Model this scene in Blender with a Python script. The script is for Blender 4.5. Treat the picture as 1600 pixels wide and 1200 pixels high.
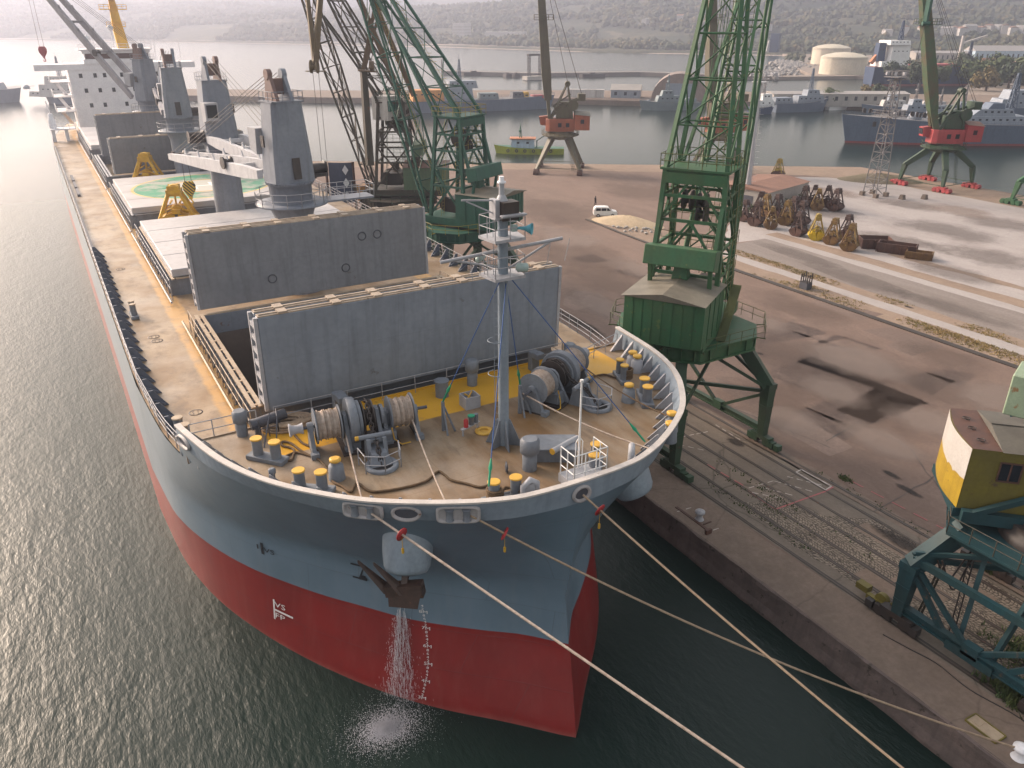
import bpy, bmesh, math, random
from mathutils import Vector, Matrix
random.seed(7)
for o in list(bpy.data.objects): bpy.data.objects.remove(o)
sc = bpy.context.scene
col = sc.collection
R = math.radians

# ------------------------------------------------------------------ camera
FPX, CX, CY = 1230.0, 800.0, 600.0            # focal length and centre in pixels of the 1600 x 1200 photograph
TH = math.atan(570 / 1230.0); AZ = R(30.1)
CAM = (-17.6, -24.2, 34.5)
cd = bpy.data.cameras.new('camera'); cam = bpy.data.objects.new('camera', cd); col.objects.link(cam)
cd.sensor_width = 36; cd.lens = 36 * FPX / 1600; cd.clip_start = 0.5; cd.clip_end = 12000
cam.location = CAM; cam.rotation_euler = (math.pi / 2 - TH, 0, -AZ)
sc.camera = cam

def at(px, py, z):                             # where the sight line through a photo pixel meets height z
    a = px - CX; b = CY - py
    up = b * math.cos(TH) - FPX * math.sin(TH); fw = FPX * math.cos(TH) + b * math.sin(TH)
    t = (z - CAM[2]) / up
    return Vector((CAM[0] + a*t*math.cos(AZ) + fw*t*math.sin(AZ), CAM[1] - a*t*math.sin(AZ) + fw*t*math.cos(AZ), z))

# ------------------------------------------------------------------ world, sun, exposure
SUN_AZ, SUN_EL = R(-27), R(25)
w = bpy.data.worlds.new('World'); sc.world = w; w.use_nodes = True
nt = w.node_tree; bg = nt.nodes['Background']
sky = nt.nodes.new('ShaderNodeTexSky'); sky.sky_type = 'NISHITA'; sky.sun_disc = False
sky.sun_elevation = SUN_EL; sky.sun_rotation = SUN_AZ; sky.dust_density = 4.0; sky.ozone_density = 1.0; sky.air_density = 2.2
hs_ = nt.nodes.new('ShaderNodeHueSaturation'); hs_.inputs['Saturation'].default_value = .42; nt.links.new(sky.outputs[0], hs_.inputs['Color']); tn_ = nt.nodes.new('ShaderNodeMix'); tn_.data_type = 'RGBA'; tn_.blend_type = 'MULTIPLY'; tn_.inputs[0].default_value = 1; tn_.inputs[7].default_value = (1.0, .92, .885, 1); nt.links.new(hs_.outputs[0], tn_.inputs[6]); nt.links.new(tn_.outputs[2], bg.inputs[0]); bg.inputs[1].default_value = 0.15
sd = bpy.data.lights.new('sun', 'SUN'); so = bpy.data.objects.new('sun', sd); col.objects.link(so)
sd.energy = 2.6; sd.angle = R(20); sd.color = (1.0, 0.79, 0.61)
sdir = Vector((math.sin(SUN_AZ)*math.cos(SUN_EL), math.cos(SUN_AZ)*math.cos(SUN_EL), math.sin(SUN_EL)))
so.rotation_euler = (-sdir).to_track_quat('-Z', 'Y').to_euler(); so.location = (0, 0, 200)
sc.view_settings.view_transform = 'Standard'; sc.view_settings.look = 'None'
sc.view_settings.exposure = 1.02; sc.view_settings.gamma = 1.0

# ------------------------------------------------------------------ helpers
OFF = {}
def tag(o, label=None, cat=None, group=None, kind=None):
    if label: o['label'] = label
    if cat: o['category'] = cat
    if group: o['group'] = group
    if kind: o['kind'] = kind
    return o
def thing(name, label, cat, loc=(0, 0, 0), rz=0.0, group=None, world=True):
    o = bpy.data.objects.new(name, None); col.objects.link(o); o.location = loc; o.rotation_euler = (0, 0, rz)
    o.empty_display_size = 0.3
    OFF[o.name] = Vector(loc) if world else Vector((0, 0, 0))
    return tag(o, label, cat, group)
def kids(o): return [c for c in bpy.data.objects if c.parent == o]
def copy_tree(o, parent=None):
    c = o.copy(); col.objects.link(c); c.parent = parent
    for ch in kids(o): copy_tree(ch, c)
    return c
def dup(root, loc, rz, label, group=None):
    c = copy_tree(root); c.location = loc; c.rotation_euler = (0, 0, rz); c['label'] = label
    if group: c['group'] = group
    return c

def frame(a, b, up=(0, 0, 1)):
    d = (Vector(b) - Vector(a)); L = d.length; d = d / max(L, 1e-9); u = Vector(up)
    if abs(d.dot(u)) > 0.98: u = Vector((1, 0, 0))
    s = d.cross(u).normalized(); t = s.cross(d).normalized()
    return d, s, t, L
class MB:
    def __init__(s): s.v = []; s.f = []; s.sm = []
    def add(s, vs, fs, sm=False):
        n = len(s.v); s.v += [tuple(p) for p in vs]
        for f in fs: s.f.append([i + n for i in f]); s.sm.append(sm)
        return s
    def hexa(s, p): return s.add(p, [(3,2,1,0),(4,5,6,7),(0,1,5,4),(1,2,6,5),(2,3,7,6),(3,0,4,7)])
    def box(s, x0, y0, z0, x1, y1, z1):
        return s.hexa([(x0,y0,z0),(x1,y0,z0),(x1,y1,z0),(x0,y1,z0),(x0,y0,z1),(x1,y0,z1),(x1,y1,z1),(x0,y1,z1)])
    def cbox(s, c, d, rz=0):
        cs, sn = math.cos(rz), math.sin(rz); P = []
        for z in (-.5, .5):
            for x, y in ((-.5,-.5),(.5,-.5),(.5,.5),(-.5,.5)):
                X, Y = x*d[0], y*d[1]; P.append((c[0]+X*cs-Y*sn, c[1]+X*sn+Y*cs, c[2]+z*d[2]))
        return s.hexa(P)
    def bar(s, a, b, w, h=None, w2=None, h2=None, up=(0,0,1)):
        h = w if h is None else h; w2 = w if w2 is None else w2; h2 = (h if h2 is None else h2)
        d, x, t, L = frame(a, b, up); a = Vector(a); b = Vector(b); P = []
        for q, W, H in ((a, w, h), (b, w2, h2)):
            for i, j in ((-.5,-.5),(.5,-.5),(.5,.5),(-.5,.5)): P.append(q + x*i*W + t*j*H)
        return s.hexa(P)
    def ibeam(s, a, b, w, h, t=0.06):
        d, x, u, L = frame(a, b); a = Vector(a); b = Vector(b)
        s.bar(a+u*(h/2-t/2), b+u*(h/2-t/2), w, t); s.bar(a-u*(h/2-t/2), b-u*(h/2-t/2), w, t); return s.bar(a, b, t, h-2*t)
    def tube(s, a, b, r, r2=None, n=8, cap=True):
        r2 = r if r2 is None else r2; d, x, t, L = frame(a, b); a = Vector(a); b = Vector(b)
        P = [q + (x*math.cos(k*2*math.pi/n) + t*math.sin(k*2*math.pi/n))*rr for q, rr in ((a, r), (b, r2)) for k in range(n)]
        s.add(P, [(k, (k+1)%n, n+(k+1)%n, n+k) for k in range(n)], True)
        if cap: s.add(P, [list(range(n))[::-1], list(range(n, 2*n))])
        return s
    def path(s, pts, r, n=6, closed=False):
        pts = [Vector(p) for p in pts]; m = len(pts); P = []; prev = None
        for i, p in enumerate(pts):
            a = pts[(i-1) % m] if (closed or i > 0) else p; b = pts[(i+1) % m] if (closed or i < m-1) else p
            d = (b-a).normalized()
            if prev is None: x = d.orthogonal().normalized()
            else:
                x = (prev - d*prev.dot(d))
                x = x.normalized() if x.length > 1e-6 else d.orthogonal().normalized()
            prev = x; t = d.cross(x)
            P += [p + (x*math.cos(k*2*math.pi/n) + t*math.sin(k*2*math.pi/n))*r for k in range(n)]
        F = []
        for i in range(m if closed else m-1):
            j = (i+1) % m
            F += [(i*n+k, i*n+(k+1)%n, j*n+(k+1)%n, j*n+k) for k in range(n)]
        s.add(P, F, True)
        if not closed: s.add(P, [list(range(n))[::-1], list(range((m-1)*n, m*n))])
        return s
    def lathe(s, o, prof, axis=(0,0,1), n=16, sm=True, capb=True, capt=True):
        o = Vector(o); d, x, t, L = frame(o, o + Vector(axis)); P = []
        for r, h in prof:
            P += [o + d*h + (x*math.cos(k*2*math.pi/n) + t*math.sin(k*2*math.pi/n))*r for k in range(n)]
        F = [(i*n+k, i*n+(k+1)%n, (i+1)*n+(k+1)%n, (i+1)*n+k) for i in range(len(prof)-1) for k in range(n)]
        s.add(P, F, sm); m = (len(prof)-1)*n
        if capb and prof[0][0] > 1e-4: s.add(P[:n], [list(range(n))[::-1]])
        if capt and prof[-1][0] > 1e-4: s.add(P[m:], [list(range(n))])
        return s
    def prism(s, pts, z0, z1):
        n = len(pts); P = [(p[0], p[1], z0) for p in pts] + [(p[0], p[1], z1) for p in pts]
        return s.add(P, [list(range(n))[::-1], list(range(n, 2*n))] + [(k, (k+1)%n, n+(k+1)%n, n+k) for k in range(n)])
    def loft(s, rings, closed=True, sm=False, cap=True):
        n = len(rings[0]); P = [p for r in rings for p in r]; F = []
        for i in range(len(rings)-1):
            for k in range(n if closed else n-1): F.append((i*n+k, i*n+(k+1)%n, (i+1)*n+(k+1)%n, (i+1)*n+k))
        s.add(P, F, sm)
        if cap and closed: s.add(P, [list(range(n))[::-1], list(range((len(rings)-1)*n, len(rings)*n))])
        return s
    def face(s, pts): return s.add(pts, [list(range(len(pts)))])
    def disc(s, c, r, n=20, rx=None, axis=(0,0,1)):
        d, x, t, L = frame(c, Vector(c)+Vector(axis)); c = Vector(c); rx = rx or r
        return s.face([c + x*rx*math.cos(k*2*math.pi/n) + t*r*math.sin(k*2*math.pi/n) for k in range(n)])
    def rail(s, pts, h=1.0, rows=(0.5, 1.0), gap=1.6, r=0.025, n=4, closed=False):
        pts = [Vector(p) for p in pts]
        if closed: pts = pts + [pts[0]]
        for q in rows:
            for a, b in zip(pts, pts[1:]): s.tube(a+Vector((0,0,h*q)), b+Vector((0,0,h*q)), r, n=n, cap=False)
        for a, b in zip(pts, pts[1:]):
            k = max(1, int(round((b-a).length/gap)))
            for i in range(k + 1):
                p = a.lerp(b, i/k); s.tube(p, p+Vector((0,0,h)), r*1.1, n=n, cap=False)
        return s
    def lattice(s, c0, c1, rings, r, rd, n=5, zig=True):
        """four (or n) chords from the corners c0 to the corners c1 with rings and zig-zag bracing"""
        c0 = [Vector(p) for p in c0]; c1 = [Vector(p) for p in c1]; m = len(c0)
        for a, b in zip(c0, c1): s.tube(a, b, r, n=n)
        for i in range(rings + 1):
            t = i / rings; q = [a.lerp(b, t) for a, b in zip(c0, c1)]
            for k in range(m): s.tube(q[k], q[(k+1) % m], rd, n=4, cap=False)
            if zig and i < rings:
                q2 = [a.lerp(b, (i+1)/rings) for a, b in zip(c0, c1)]
                for k in range(m):
                    if (i + k) % 2: s.tube(q[k], q2[(k+1) % m], rd, n=4, cap=False)
                    else: s.tube(q[(k+1) % m], q2[k], rd, n=4, cap=False)
        return s
    def ladder(s, a, b, w=0.5, r=0.02, step=0.35, cage=False, side=(1,0,0), out=(0,-1,0)):
        a = Vector(a); b = Vector(b); sd_ = Vector(side)*w/2; L = (b-a).length; o = Vector(out)
        s.tube(a-sd_, b-sd_, r, n=4); s.tube(a+sd_, b+sd_, r, n=4)
        for i in range(1, int(L/step)):
            p = a.lerp(b, i*step/L); s.tube(p-sd_, p+sd_, r*.7, n=3, cap=False)
        if cage:
            for i in range(int(L/1.1)):
                p = a.lerp(b, (i*1.1+.3)/L)
                s.path([p+sd_*1.2*math.cos(t)*1.3 + o*.7*math.sin(t) for t in [k*math.pi/5 for k in range(6)]], r*.7, 3)
        return s
    def xf(s, M, start=0):
        s.v[start:] = [tuple(M @ Vector(p)) for p in s.v[start:]]; return s
    def build(s, name, mat, parent=None, label=None, bevel=0, kind=None):
        while parent and parent.parent and parent.parent.parent: parent = parent.parent      # thing > part > sub-part, no deeper
        off = OFF.get(parent.name, Vector((0,0,0))) if parent else Vector((0,0,0))
        me = bpy.data.meshes.new(name); ox, oy, oz = off
        me.from_pydata([(p[0]-ox, p[1]-oy, p[2]-oz) for p in s.v], [], s.f)
        me.polygons.foreach_set('use_smooth', s.sm); me.materials.append(mat); me.update()
        o = bpy.data.objects.new(name, me); col.objects.link(o)
        if parent: o.parent = parent; OFF[o.name] = off
        if bevel:
            b = o.modifiers.new('bevel', 'BEVEL'); b.width = bevel; b.segments = 1; b.limit_method = 'ANGLE'
        if label: o['label'] = label
        if kind: o['kind'] = kind
        return o
def struct(name, mb, mat): return tag(mb.build(name, mat), kind='structure')

def glyphs(txt, size):                         # lettering as flat faces in the XY plane, left aligned
    cu = bpy.data.curves.new('lettering', 'FONT'); cu.body = txt; cu.size = size; cu.resolution_u = 2
    o = bpy.data.objects.new('lettering', cu); col.objects.link(o)
    dg = bpy.context.evaluated_depsgraph_get(); me = o.evaluated_get(dg).to_mesh()
    V = [tuple(v.co) for v in me.vertices]; F = [tuple(p.vertices) for p in me.polygons]
    o.evaluated_get(dg).to_mesh_clear(); bpy.data.objects.remove(o); bpy.data.curves.remove(cu)
    return V, F

# ------------------------------------------------------------------ materials
def N(nt, typ, **kw):
    n = nt.nodes.new(typ)
    for k, v in kw.items(): setattr(n, k, v)
    return n
def noise(nt, vec, scale, detail=4, rough=.55, stretch=None):
    if stretch:
        mp = N(nt, 'ShaderNodeMapping'); mp.inputs['Scale'].default_value = stretch; nt.links.new(vec, mp.inputs[0]); vec = mp.outputs[0]
    n = N(nt, 'ShaderNodeTexNoise'); n.inputs['Scale'].default_value = scale; n.inputs['Detail'].default_value = detail
    n.inputs['Roughness'].default_value = rough; nt.links.new(vec, n.inputs['Vector']); return n.outputs[0]
def ramp(nt, fac, a, b, ca=(0,0,0,1), cb=(1,1,1,1)):
    r = N(nt, 'ShaderNodeValToRGB'); r.color_ramp.elements[0].position = a; r.color_ramp.elements[1].position = b
    r.color_ramp.elements[0].color = ca; r.color_ramp.elements[1].color = cb; nt.links.new(fac, r.inputs[0]); return r.outputs[0]
def mix(nt, fac, a, b, mode='MIX'):
    m = N(nt, 'ShaderNodeMix', data_type='RGBA', blend_type=mode)
    for sock, val in ((m.inputs[0], fac), (m.inputs[6], a), (m.inputs[7], b)):
        if isinstance(val, (int, float)): sock.default_value = val
        elif isinstance(val, (tuple, list)): sock.default_value = (*val[:3], 1)
        else: nt.links.new(val, sock)
    return m.outputs[2]
def math_(nt, op, a, b=None):
    m = N(nt, 'ShaderNodeMath', operation=op)
    for i, v in enumerate((a, b)):
        if v is None: continue
        if isinstance(v, (int, float)): m.inputs[i].default_value = v
        else: nt.links.new(v, m.inputs[i])
    return m.outputs[0]
def newmat(name):
    m = bpy.data.materials.new(name); m.use_nodes = True; t = m.node_tree; p = t.nodes['Principled BSDF']
    g = N(t, 'ShaderNodeNewGeometry'); return m, t, p, g.outputs['Position']
def bump(t, p, h, strength=.3, dist=.05):
    b = N(t, 'ShaderNodeBump'); b.inputs['Strength'].default_value = strength; b.inputs['Distance'].default_value = dist
    t.links.new(h, b.inputs['Height']); t.links.new(b.outputs[0], p.inputs['Normal'])
def paint(name, base, base2=None, rust=None, rustamt=.0, scale=.6, rough=.55, metal=0.0, streak=True, bmp=.15, spot=None, seams=None):
    """weathered paint: two tones, vertical grime streaks and rust patches"""
    m, t, p, pos = newmat(name)
    base2 = base2 or tuple(c*.72 for c in base)
    c = mix(t, ramp(t, noise(t, pos, scale, 5), .35, .68), base, base2)
    fine = noise(t, pos, scale*9, 3)
    c = mix(t, math_(t, 'MULTIPLY', ramp(t, fine, .4, .75), .35), c, tuple(x*.55 for x in base))
    if streak:
        s = noise(t, pos, 1.0, 4, stretch=(2.2, 2.2, .16)); c = mix(t, math_(t, 'MULTIPLY', ramp(t, s, .5, .78), .45), c, tuple(x*.5 for x in base2))
    if rustamt:
        rn = noise(t, pos, scale*2.3, 6, .65); th = .72 - rustamt*.32
        c = mix(t, ramp(t, rn, th, th+.06), c, rust or (.16, .065, .03))
    if spot:
        sn = noise(t, pos, 1.7, 2); c = mix(t, ramp(t, sn, .66, .70), c, spot)
    if seams:
        sx = N(t, 'ShaderNodeSeparateXYZ'); t.links.new(pos, sx.inputs[0]); cb_ = N(t, 'ShaderNodeCombineXYZ'); t.links.new(math_(t, 'ADD', sx.outputs[0], sx.outputs[1]), cb_.inputs[0]); t.links.new(sx.outputs[2], cb_.inputs[1])
        br = N(t, 'ShaderNodeTexBrick'); br.offset = 0; br.inputs['Scale'].default_value = 1; br.inputs['Brick Width'].default_value = seams[0]; br.inputs['Row Height'].default_value = seams[1]; br.inputs['Mortar Size'].default_value = .02; br.inputs['Mortar Smooth'].default_value = .7; t.links.new(cb_.outputs[0], br.inputs['Vector'])
        c = mix(t, math_(t, 'MULTIPLY', br.outputs['Fac'], .3), c, tuple(x*.5 for x in base)); fine = math_(t, 'ADD', fine, math_(t, 'MULTIPLY', br.outputs['Fac'], -1.2))
    t.links.new(c, p.inputs['Base Color']); p.inputs['Roughness'].default_value = rough; p.inputs['Metallic'].default_value = metal
    if bmp: bump(t, p, fine, bmp, .03)
    return m

def aty(px, py, y):                            # sight line meets the plane of constant y
    p = at(px, py, -1000.0) if py > 25 else None
    a = px - CX; b = CY - py
    up = b * math.cos(TH) - FPX * math.sin(TH); fw = FPX * math.cos(TH) + b * math.sin(TH)
    d = Vector((a*math.cos(AZ) + fw*math.sin(AZ), -a*math.sin(AZ) + fw*math.cos(AZ), up)); k = (y - CAM[1]) / d.y
    return Vector(CAM) + d*k
RUST = (.13, .055, .03)
grey = paint('grey_ship_paint', (.19, .215, .25), (.145, .16, .19), RUST, .05)
greyL = paint('light_grey_paint', (.40, .41, .44), (.33, .33, .36), RUST, .08)
greyC = paint('hatch_cover_paint', (.23, .27, .33), (.185, .215, .26), (.115, .12, .13), .2, scale=.3, streak=True, seams=(3.1, 2.9))
greyN = paint('neutral_hatch_cover_paint', (.215, .228, .255), (.175, .183, .205), (.12, .115, .115), .2, scale=.3, streak=True, seams=(3.1, 2.9))
greyD = paint('dark_grey_paint', (.085, .09, .115), (.06, .065, .08), RUST, .1)
white = paint('white_paint', (.80, .80, .83), (.70, .70, .74), (.35, .2, .12), .02, streak=False, bmp=.05)
whiteP = paint('white_rail_paint', (.8, .8, .8), (.7, .7, .7), bmp=0, streak=False)
yellow = paint('yellow_paint', (.60, .36, .03), (.48, .26, .03), RUST, .12, streak=False)
yellowG = paint('yellow_grab_paint', (.70, .42, .02), (.50, .27, .015), RUST, .05, scale=1.5)
beige = paint('beige_paint', (.45, .36, .26), (.36, .27, .19), RUST, .18)
rope = paint('rope_fibre', (.40, .30, .21), (.28, .20, .14), scale=4, streak=False, rough=.9, bmp=.6)
ropeD = paint('brown_rope_fibre', (.16, .10, .055), (.10, .065, .035), scale=4, streak=False, rough=.9, bmp=.6)
ropeW = paint('pale_rope_fibre', (.50, .42, .36), (.34, .26, .21), scale=5, streak=False, rough=.9, bmp=.7)
black = paint('black_void', (.008, .008, .009), streak=False, rough=.9, bmp=0)
dark = paint('dark_steel', (.035, .033, .034), (.05, .035, .03), RUST, .2)
blueR = paint('blue_stay_rope', (.03, .10, .30), streak=False, bmp=0)
greenP = paint('green_turnbuckle_paint', (.01, .30, .16), streak=False, bmp=0)
redP = paint('red_paint', (.45, .03, .035), (.33, .025, .03), RUST, .1, streak=False)
orangeP = paint('orange_crane_paint', (.36, .105, .05), (.27, .085, .05), RUST, .35)
redC = paint('red_crane_paint', (.42, .06, .07), (.32, .06, .06), RUST, .2)
green = paint('green_crane_paint', (.03, .075, .042), (.042, .06, .04), (.085, .05, .035), .25)
greenB = paint('bright_green_crane_paint', (.027, .115, .05), (.05, .105, .045), (.055, .05, .035), .24, spot=(.08, .13, .045))
greenT = paint('teal_green_crane_paint', (.018, .10, .07), (.02, .08, .055), (.06, .055, .04), .14)
greenO = paint('faded_green_crane_paint', (.10, .17, .10), (.13, .17, .11), (.12, .07, .05), .3)
olive = paint('olive_brown_crane_paint', (.105, .10, .06), (.09, .075, .05), (.12, .06, .04), .3)
brownS = paint('brown_green_steel', (.075, .06, .045), (.05, .05, .04), RUST, .3)
teal = paint('blue_green_crane_paint', (.012, .055, .07), (.02, .05, .055), (.09, .065, .05), .2)
yellowO = paint('olive_yellow_crane_paint', (.17, .14, .025), (.13, .11, .03), (.09, .06, .035), .3, seams=(1.3, 1.5))
yellowB = paint('chipped_yellow_crane_paint', (.42, .28, .025), (.33, .215, .025), (.13, .08, .04), .32, scale=1)
roofG = paint('weathered_felt_roof', (.13, .125, .11), (.085, .08, .072), (.40, .38, .35), .16, streak=False, rough=.9)
roofB = paint('dusty_steel_roof', (.22, .20, .16), (.15, .135, .11), RUST, .2, streak=False)
rustM = paint('rusty_steel', (.115, .055, .04), (.075, .042, .035), (.17, .08, .045), .3, scale=1.2)
rustY = paint('rusty_yellow_steel', (.20, .115, .035), (.11, .055, .035), (.42, .27, .03), .22, scale=1.2)
glassD = paint('dark_window_glass', (.02, .025, .035), streak=False, rough=.12, bmp=0)
navy = paint('navy_grey_hull', (.105, .145, .21), (.09, .125, .185), RUST, .05, scale=.2)
navyL = paint('navy_light_grey', (.25, .29, .35), (.20, .235, .29), scale=.4)
navyG = paint('navy_green_grey', (.16, .21, .23), (.13, .17, .19), scale=.4)
lime = paint('lime_yellow_hull_paint', (.38, .42, .03), (.28, .33, .03), (.1, .14, .03), .1)
orangeR = paint('orange_roof_paint', (.55, .20, .08), streak=False, bmp=0)
cyanP = paint('pale_blue_wall_paint', (.45, .58, .70), bmp=0)
blueD = paint('dark_blue_hull_paint', (.012, .045, .12), (.015, .04, .10), bmp=0)
cream = paint('cream_tank_paint', (.66, .60, .48), (.58, .52, .42), (.3, .25, .2), .05, scale=.1)
tileR = paint('terracotta_roof', (.34, .19, .13), (.27, .15, .11), streak=False, rough=.9)
stone = paint('old_plaster', (.42, .39, .36), (.33, .31, .29), scale=.25)
concD = paint('weathered_quay_concrete', (.19, .155, .13), (.125, .10, .085), (.07, .055, .045), .2, scale=.5, rough=.95, bmp=.5)
pipeW = paint('galvanised_steel', (.46, .47, .50), (.37, .38, .41), streak=False)

def ground(name, a, b, c, s1=.05, s2=.8, dirt=(.13, .10, .085), dirta=.5, along=(1, 1, 1), rough=.92, cracks=0.0):
    m, t, p, pos = newmat(name)
    k = mix(t, ramp(t, noise(t, pos, s1, 6, .6, stretch=along), .36, .66), a, b)
    k = mix(t, math_(t, 'MULTIPLY', ramp(t, noise(t, pos, s1*5, 6, .65, stretch=along), .45, .72), .6), k, c)
    k = mix(t, math_(t, 'MULTIPLY', ramp(t, noise(t, pos, .11, 7, .7), .52, .74), dirta), k, dirt)
    st_ = noise(t, pos, .9, 6, .7, stretch=(1, .3, 1)); k = mix(t, math_(t, 'MULTIPLY', ramp(t, st_, .5, .72), .4), k, c); st2 = noise(t, pos, .55, 7, .75, stretch=(1, .35, 1)); k = mix(t, math_(t, 'MULTIPLY', ramp(t, st2, .5, .75), .3), k, dirt)
    f = noise(t, pos, s2*4, 4, .7); k = mix(t, math_(t, 'MULTIPLY', ramp(t, f, .38, .7), .5), k, tuple(x*.6 for x in a))
    if cracks:
        vo = N(t, 'ShaderNodeTexVoronoi', feature='DISTANCE_TO_EDGE'); vo.inputs['Scale'].default_value = .12
        wob = N(t, 'ShaderNodeVectorMath', operation='ADD'); nn = N(t, 'ShaderNodeTexNoise'); nn.inputs['Scale'].default_value = .6
        t.links.new(pos, nn.inputs['Vector']); t.links.new(pos, wob.inputs[0]); t.links.new(nn.outputs[1], wob.inputs[1]); t.links.new(wob.outputs[0], vo.inputs['Vector'])
        k = mix(t, ramp(t, vo.outputs[0], .0, .012, (cracks, cracks, cracks, 1), (0, 0, 0, 1)), k, tuple(x*.35 for x in dirt))
    t.links.new(k, p.inputs['Base Color']); p.inputs['Roughness'].default_value = rough; bump(t, p, f, .35, .04)
    return m
def stain_shade_mat(name, c, amt=.8, sc_=3.5):
    m = bpy.data.materials.new(name); m.use_nodes = True; t = m.node_tree; p = t.nodes['Principled BSDF']; tc = N(t, 'ShaderNodeTexCoord'); g = N(t, 'ShaderNodeNewGeometry')
    d = N(t, 'ShaderNodeVectorMath', operation='DISTANCE'); d.inputs[1].default_value = (.5, .5, 0); mp = N(t, 'ShaderNodeMapping'); mp.inputs['Scale'].default_value = (1, 1, 0); t.links.new(tc.outputs['Generated'], mp.inputs[0]); t.links.new(mp.outputs[0], d.inputs[0])
    v = math_(t, 'ADD', math_(t, 'MULTIPLY', d.outputs['Value'], -3.4), math_(t, 'ADD', .3, math_(t, 'MULTIPLY', noise(t, g.outputs['Position'], sc_*.12, 6, .7), 1.5)))
    a = math_(t, 'MULTIPLY', ramp(t, v, -.15, .55), amt); t.links.new(a, p.inputs['Alpha']); p.inputs['Base Color'].default_value = (*c, 1); p.inputs['Roughness'].default_value = .85; return m
asphalt = ground('dusty_asphalt', (.20, .137, .11), (.145, .10, .08), (.25, .182, .15), cracks=.14, along=(1, .45, 1), dirta=.28)
concrete = ground('pale_concrete', (.40, .365, .355), (.33, .295, .285), (.45, .415, .405), cracks=.1, along=(1, .35, 1), dirta=.42, dirt=(.2, .16, .14))
concB = ground('bright_concrete_strip', (.40, .37, .36), (.35, .32, .31), (.32, .29, .275), along=(1, .2, 1), dirta=.2)
roadG = ground('grey_tarmac_road', (.205, .175, .16), (.255, .225, .21), (.28, .245, .23), along=(4, .15, 1), dirta=.3)
earthB = ground('bare_brown_earth', (.28, .205, .155), (.22, .16, .12), (.33, .26, .20), s1=.15, dirta=.5)
apronC = ground('old_apron_paving', (.20, .165, .135), (.145, .12, .10), (.24, .20, .16), s1=.12, dirta=.7, dirt=(.085, .07, .055), along=(1, .4, 1), cracks=.5)
edgeC = ground('quay_edge_concrete', (.215, .16, .125), (.15, .115, .092), (.25, .19, .155), s1=.2, dirta=.6, cracks=.3)
sand = ground('sand', (.50, .40, .27), (.44, .34, .23), (.55, .44, .31), s1=.3, dirta=.15)
def cobble():
    m, t, p, pos = newmat('cobble_setts')
    wob = N(t, 'ShaderNodeMapping'); wob.inputs['Scale'].default_value = (1, 1, 0); t.links.new(pos, wob.inputs[0])
    sx = N(t, 'ShaderNodeSeparateXYZ'); t.links.new(wob.outputs[0], sx.inputs[0])
    arc = math_(t, 'MULTIPLY', math_(t, 'ABSOLUTE', math_(t, 'SINE', math_(t, 'MULTIPLY', sx.outputs[0], 2.1))), .55)
    cb = N(t, 'ShaderNodeCombineXYZ'); t.links.new(sx.outputs[0], cb.inputs[0]); t.links.new(math_(t, 'ADD', sx.outputs[1], arc), cb.inputs[1])
    vo = N(t, 'ShaderNodeTexVoronoi', feature='DISTANCE_TO_EDGE'); vo.inputs['Scale'].default_value = 4.2; vo.inputs['Randomness'].default_value = .5
    t.links.new(cb.outputs[0], vo.inputs['Vector'])
    k = mix(t, ramp(t, noise(t, pos, .5, 5), .35, .65), (.27, .225, .18), (.20, .165, .135))
    k = mix(t, ramp(t, vo.outputs[0], .02, .2, (1, 1, 1, 1), (0, 0, 0, 1)), k, (.06, .048, .038))
    k = mix(t, math_(t, 'MULTIPLY', ramp(t, noise(t, pos, .22, 6, .7), .5, .66), .75), k, (.10, .085, .06))
    t.links.new(k, p.inputs['Base Color']); p.inputs['Roughness'].default_value = .9; bump(t, p, ramp(t, vo.outputs[0], 0, .2), .6, .05)
    return m
cobbles = cobble()
def leafmat(name, a, b, s=1.2):
    m, t, p, pos = newmat(name); k = mix(t, ramp(t, noise(t, pos, s, 3), .35, .65), a, b)
    t.links.new(k, p.inputs['Base Color']); p.inputs['Roughness'].default_value = .8; return m
leafG = leafmat('green_foliage', (.045, .075, .025), (.09, .11, .035)); leafA = leafmat('autumn_foliage', (.16, .11, .035), (.10, .09, .03)); leafD = leafmat('dark_foliage', (.02, .04, .02), (.045, .06, .025))
bark = paint('bark', (.09, .065, .05), streak=False, rough=.95); grassM = leafmat('dry_grass', (.30, .215, .085), (.17, .145, .05), .6)

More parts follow.
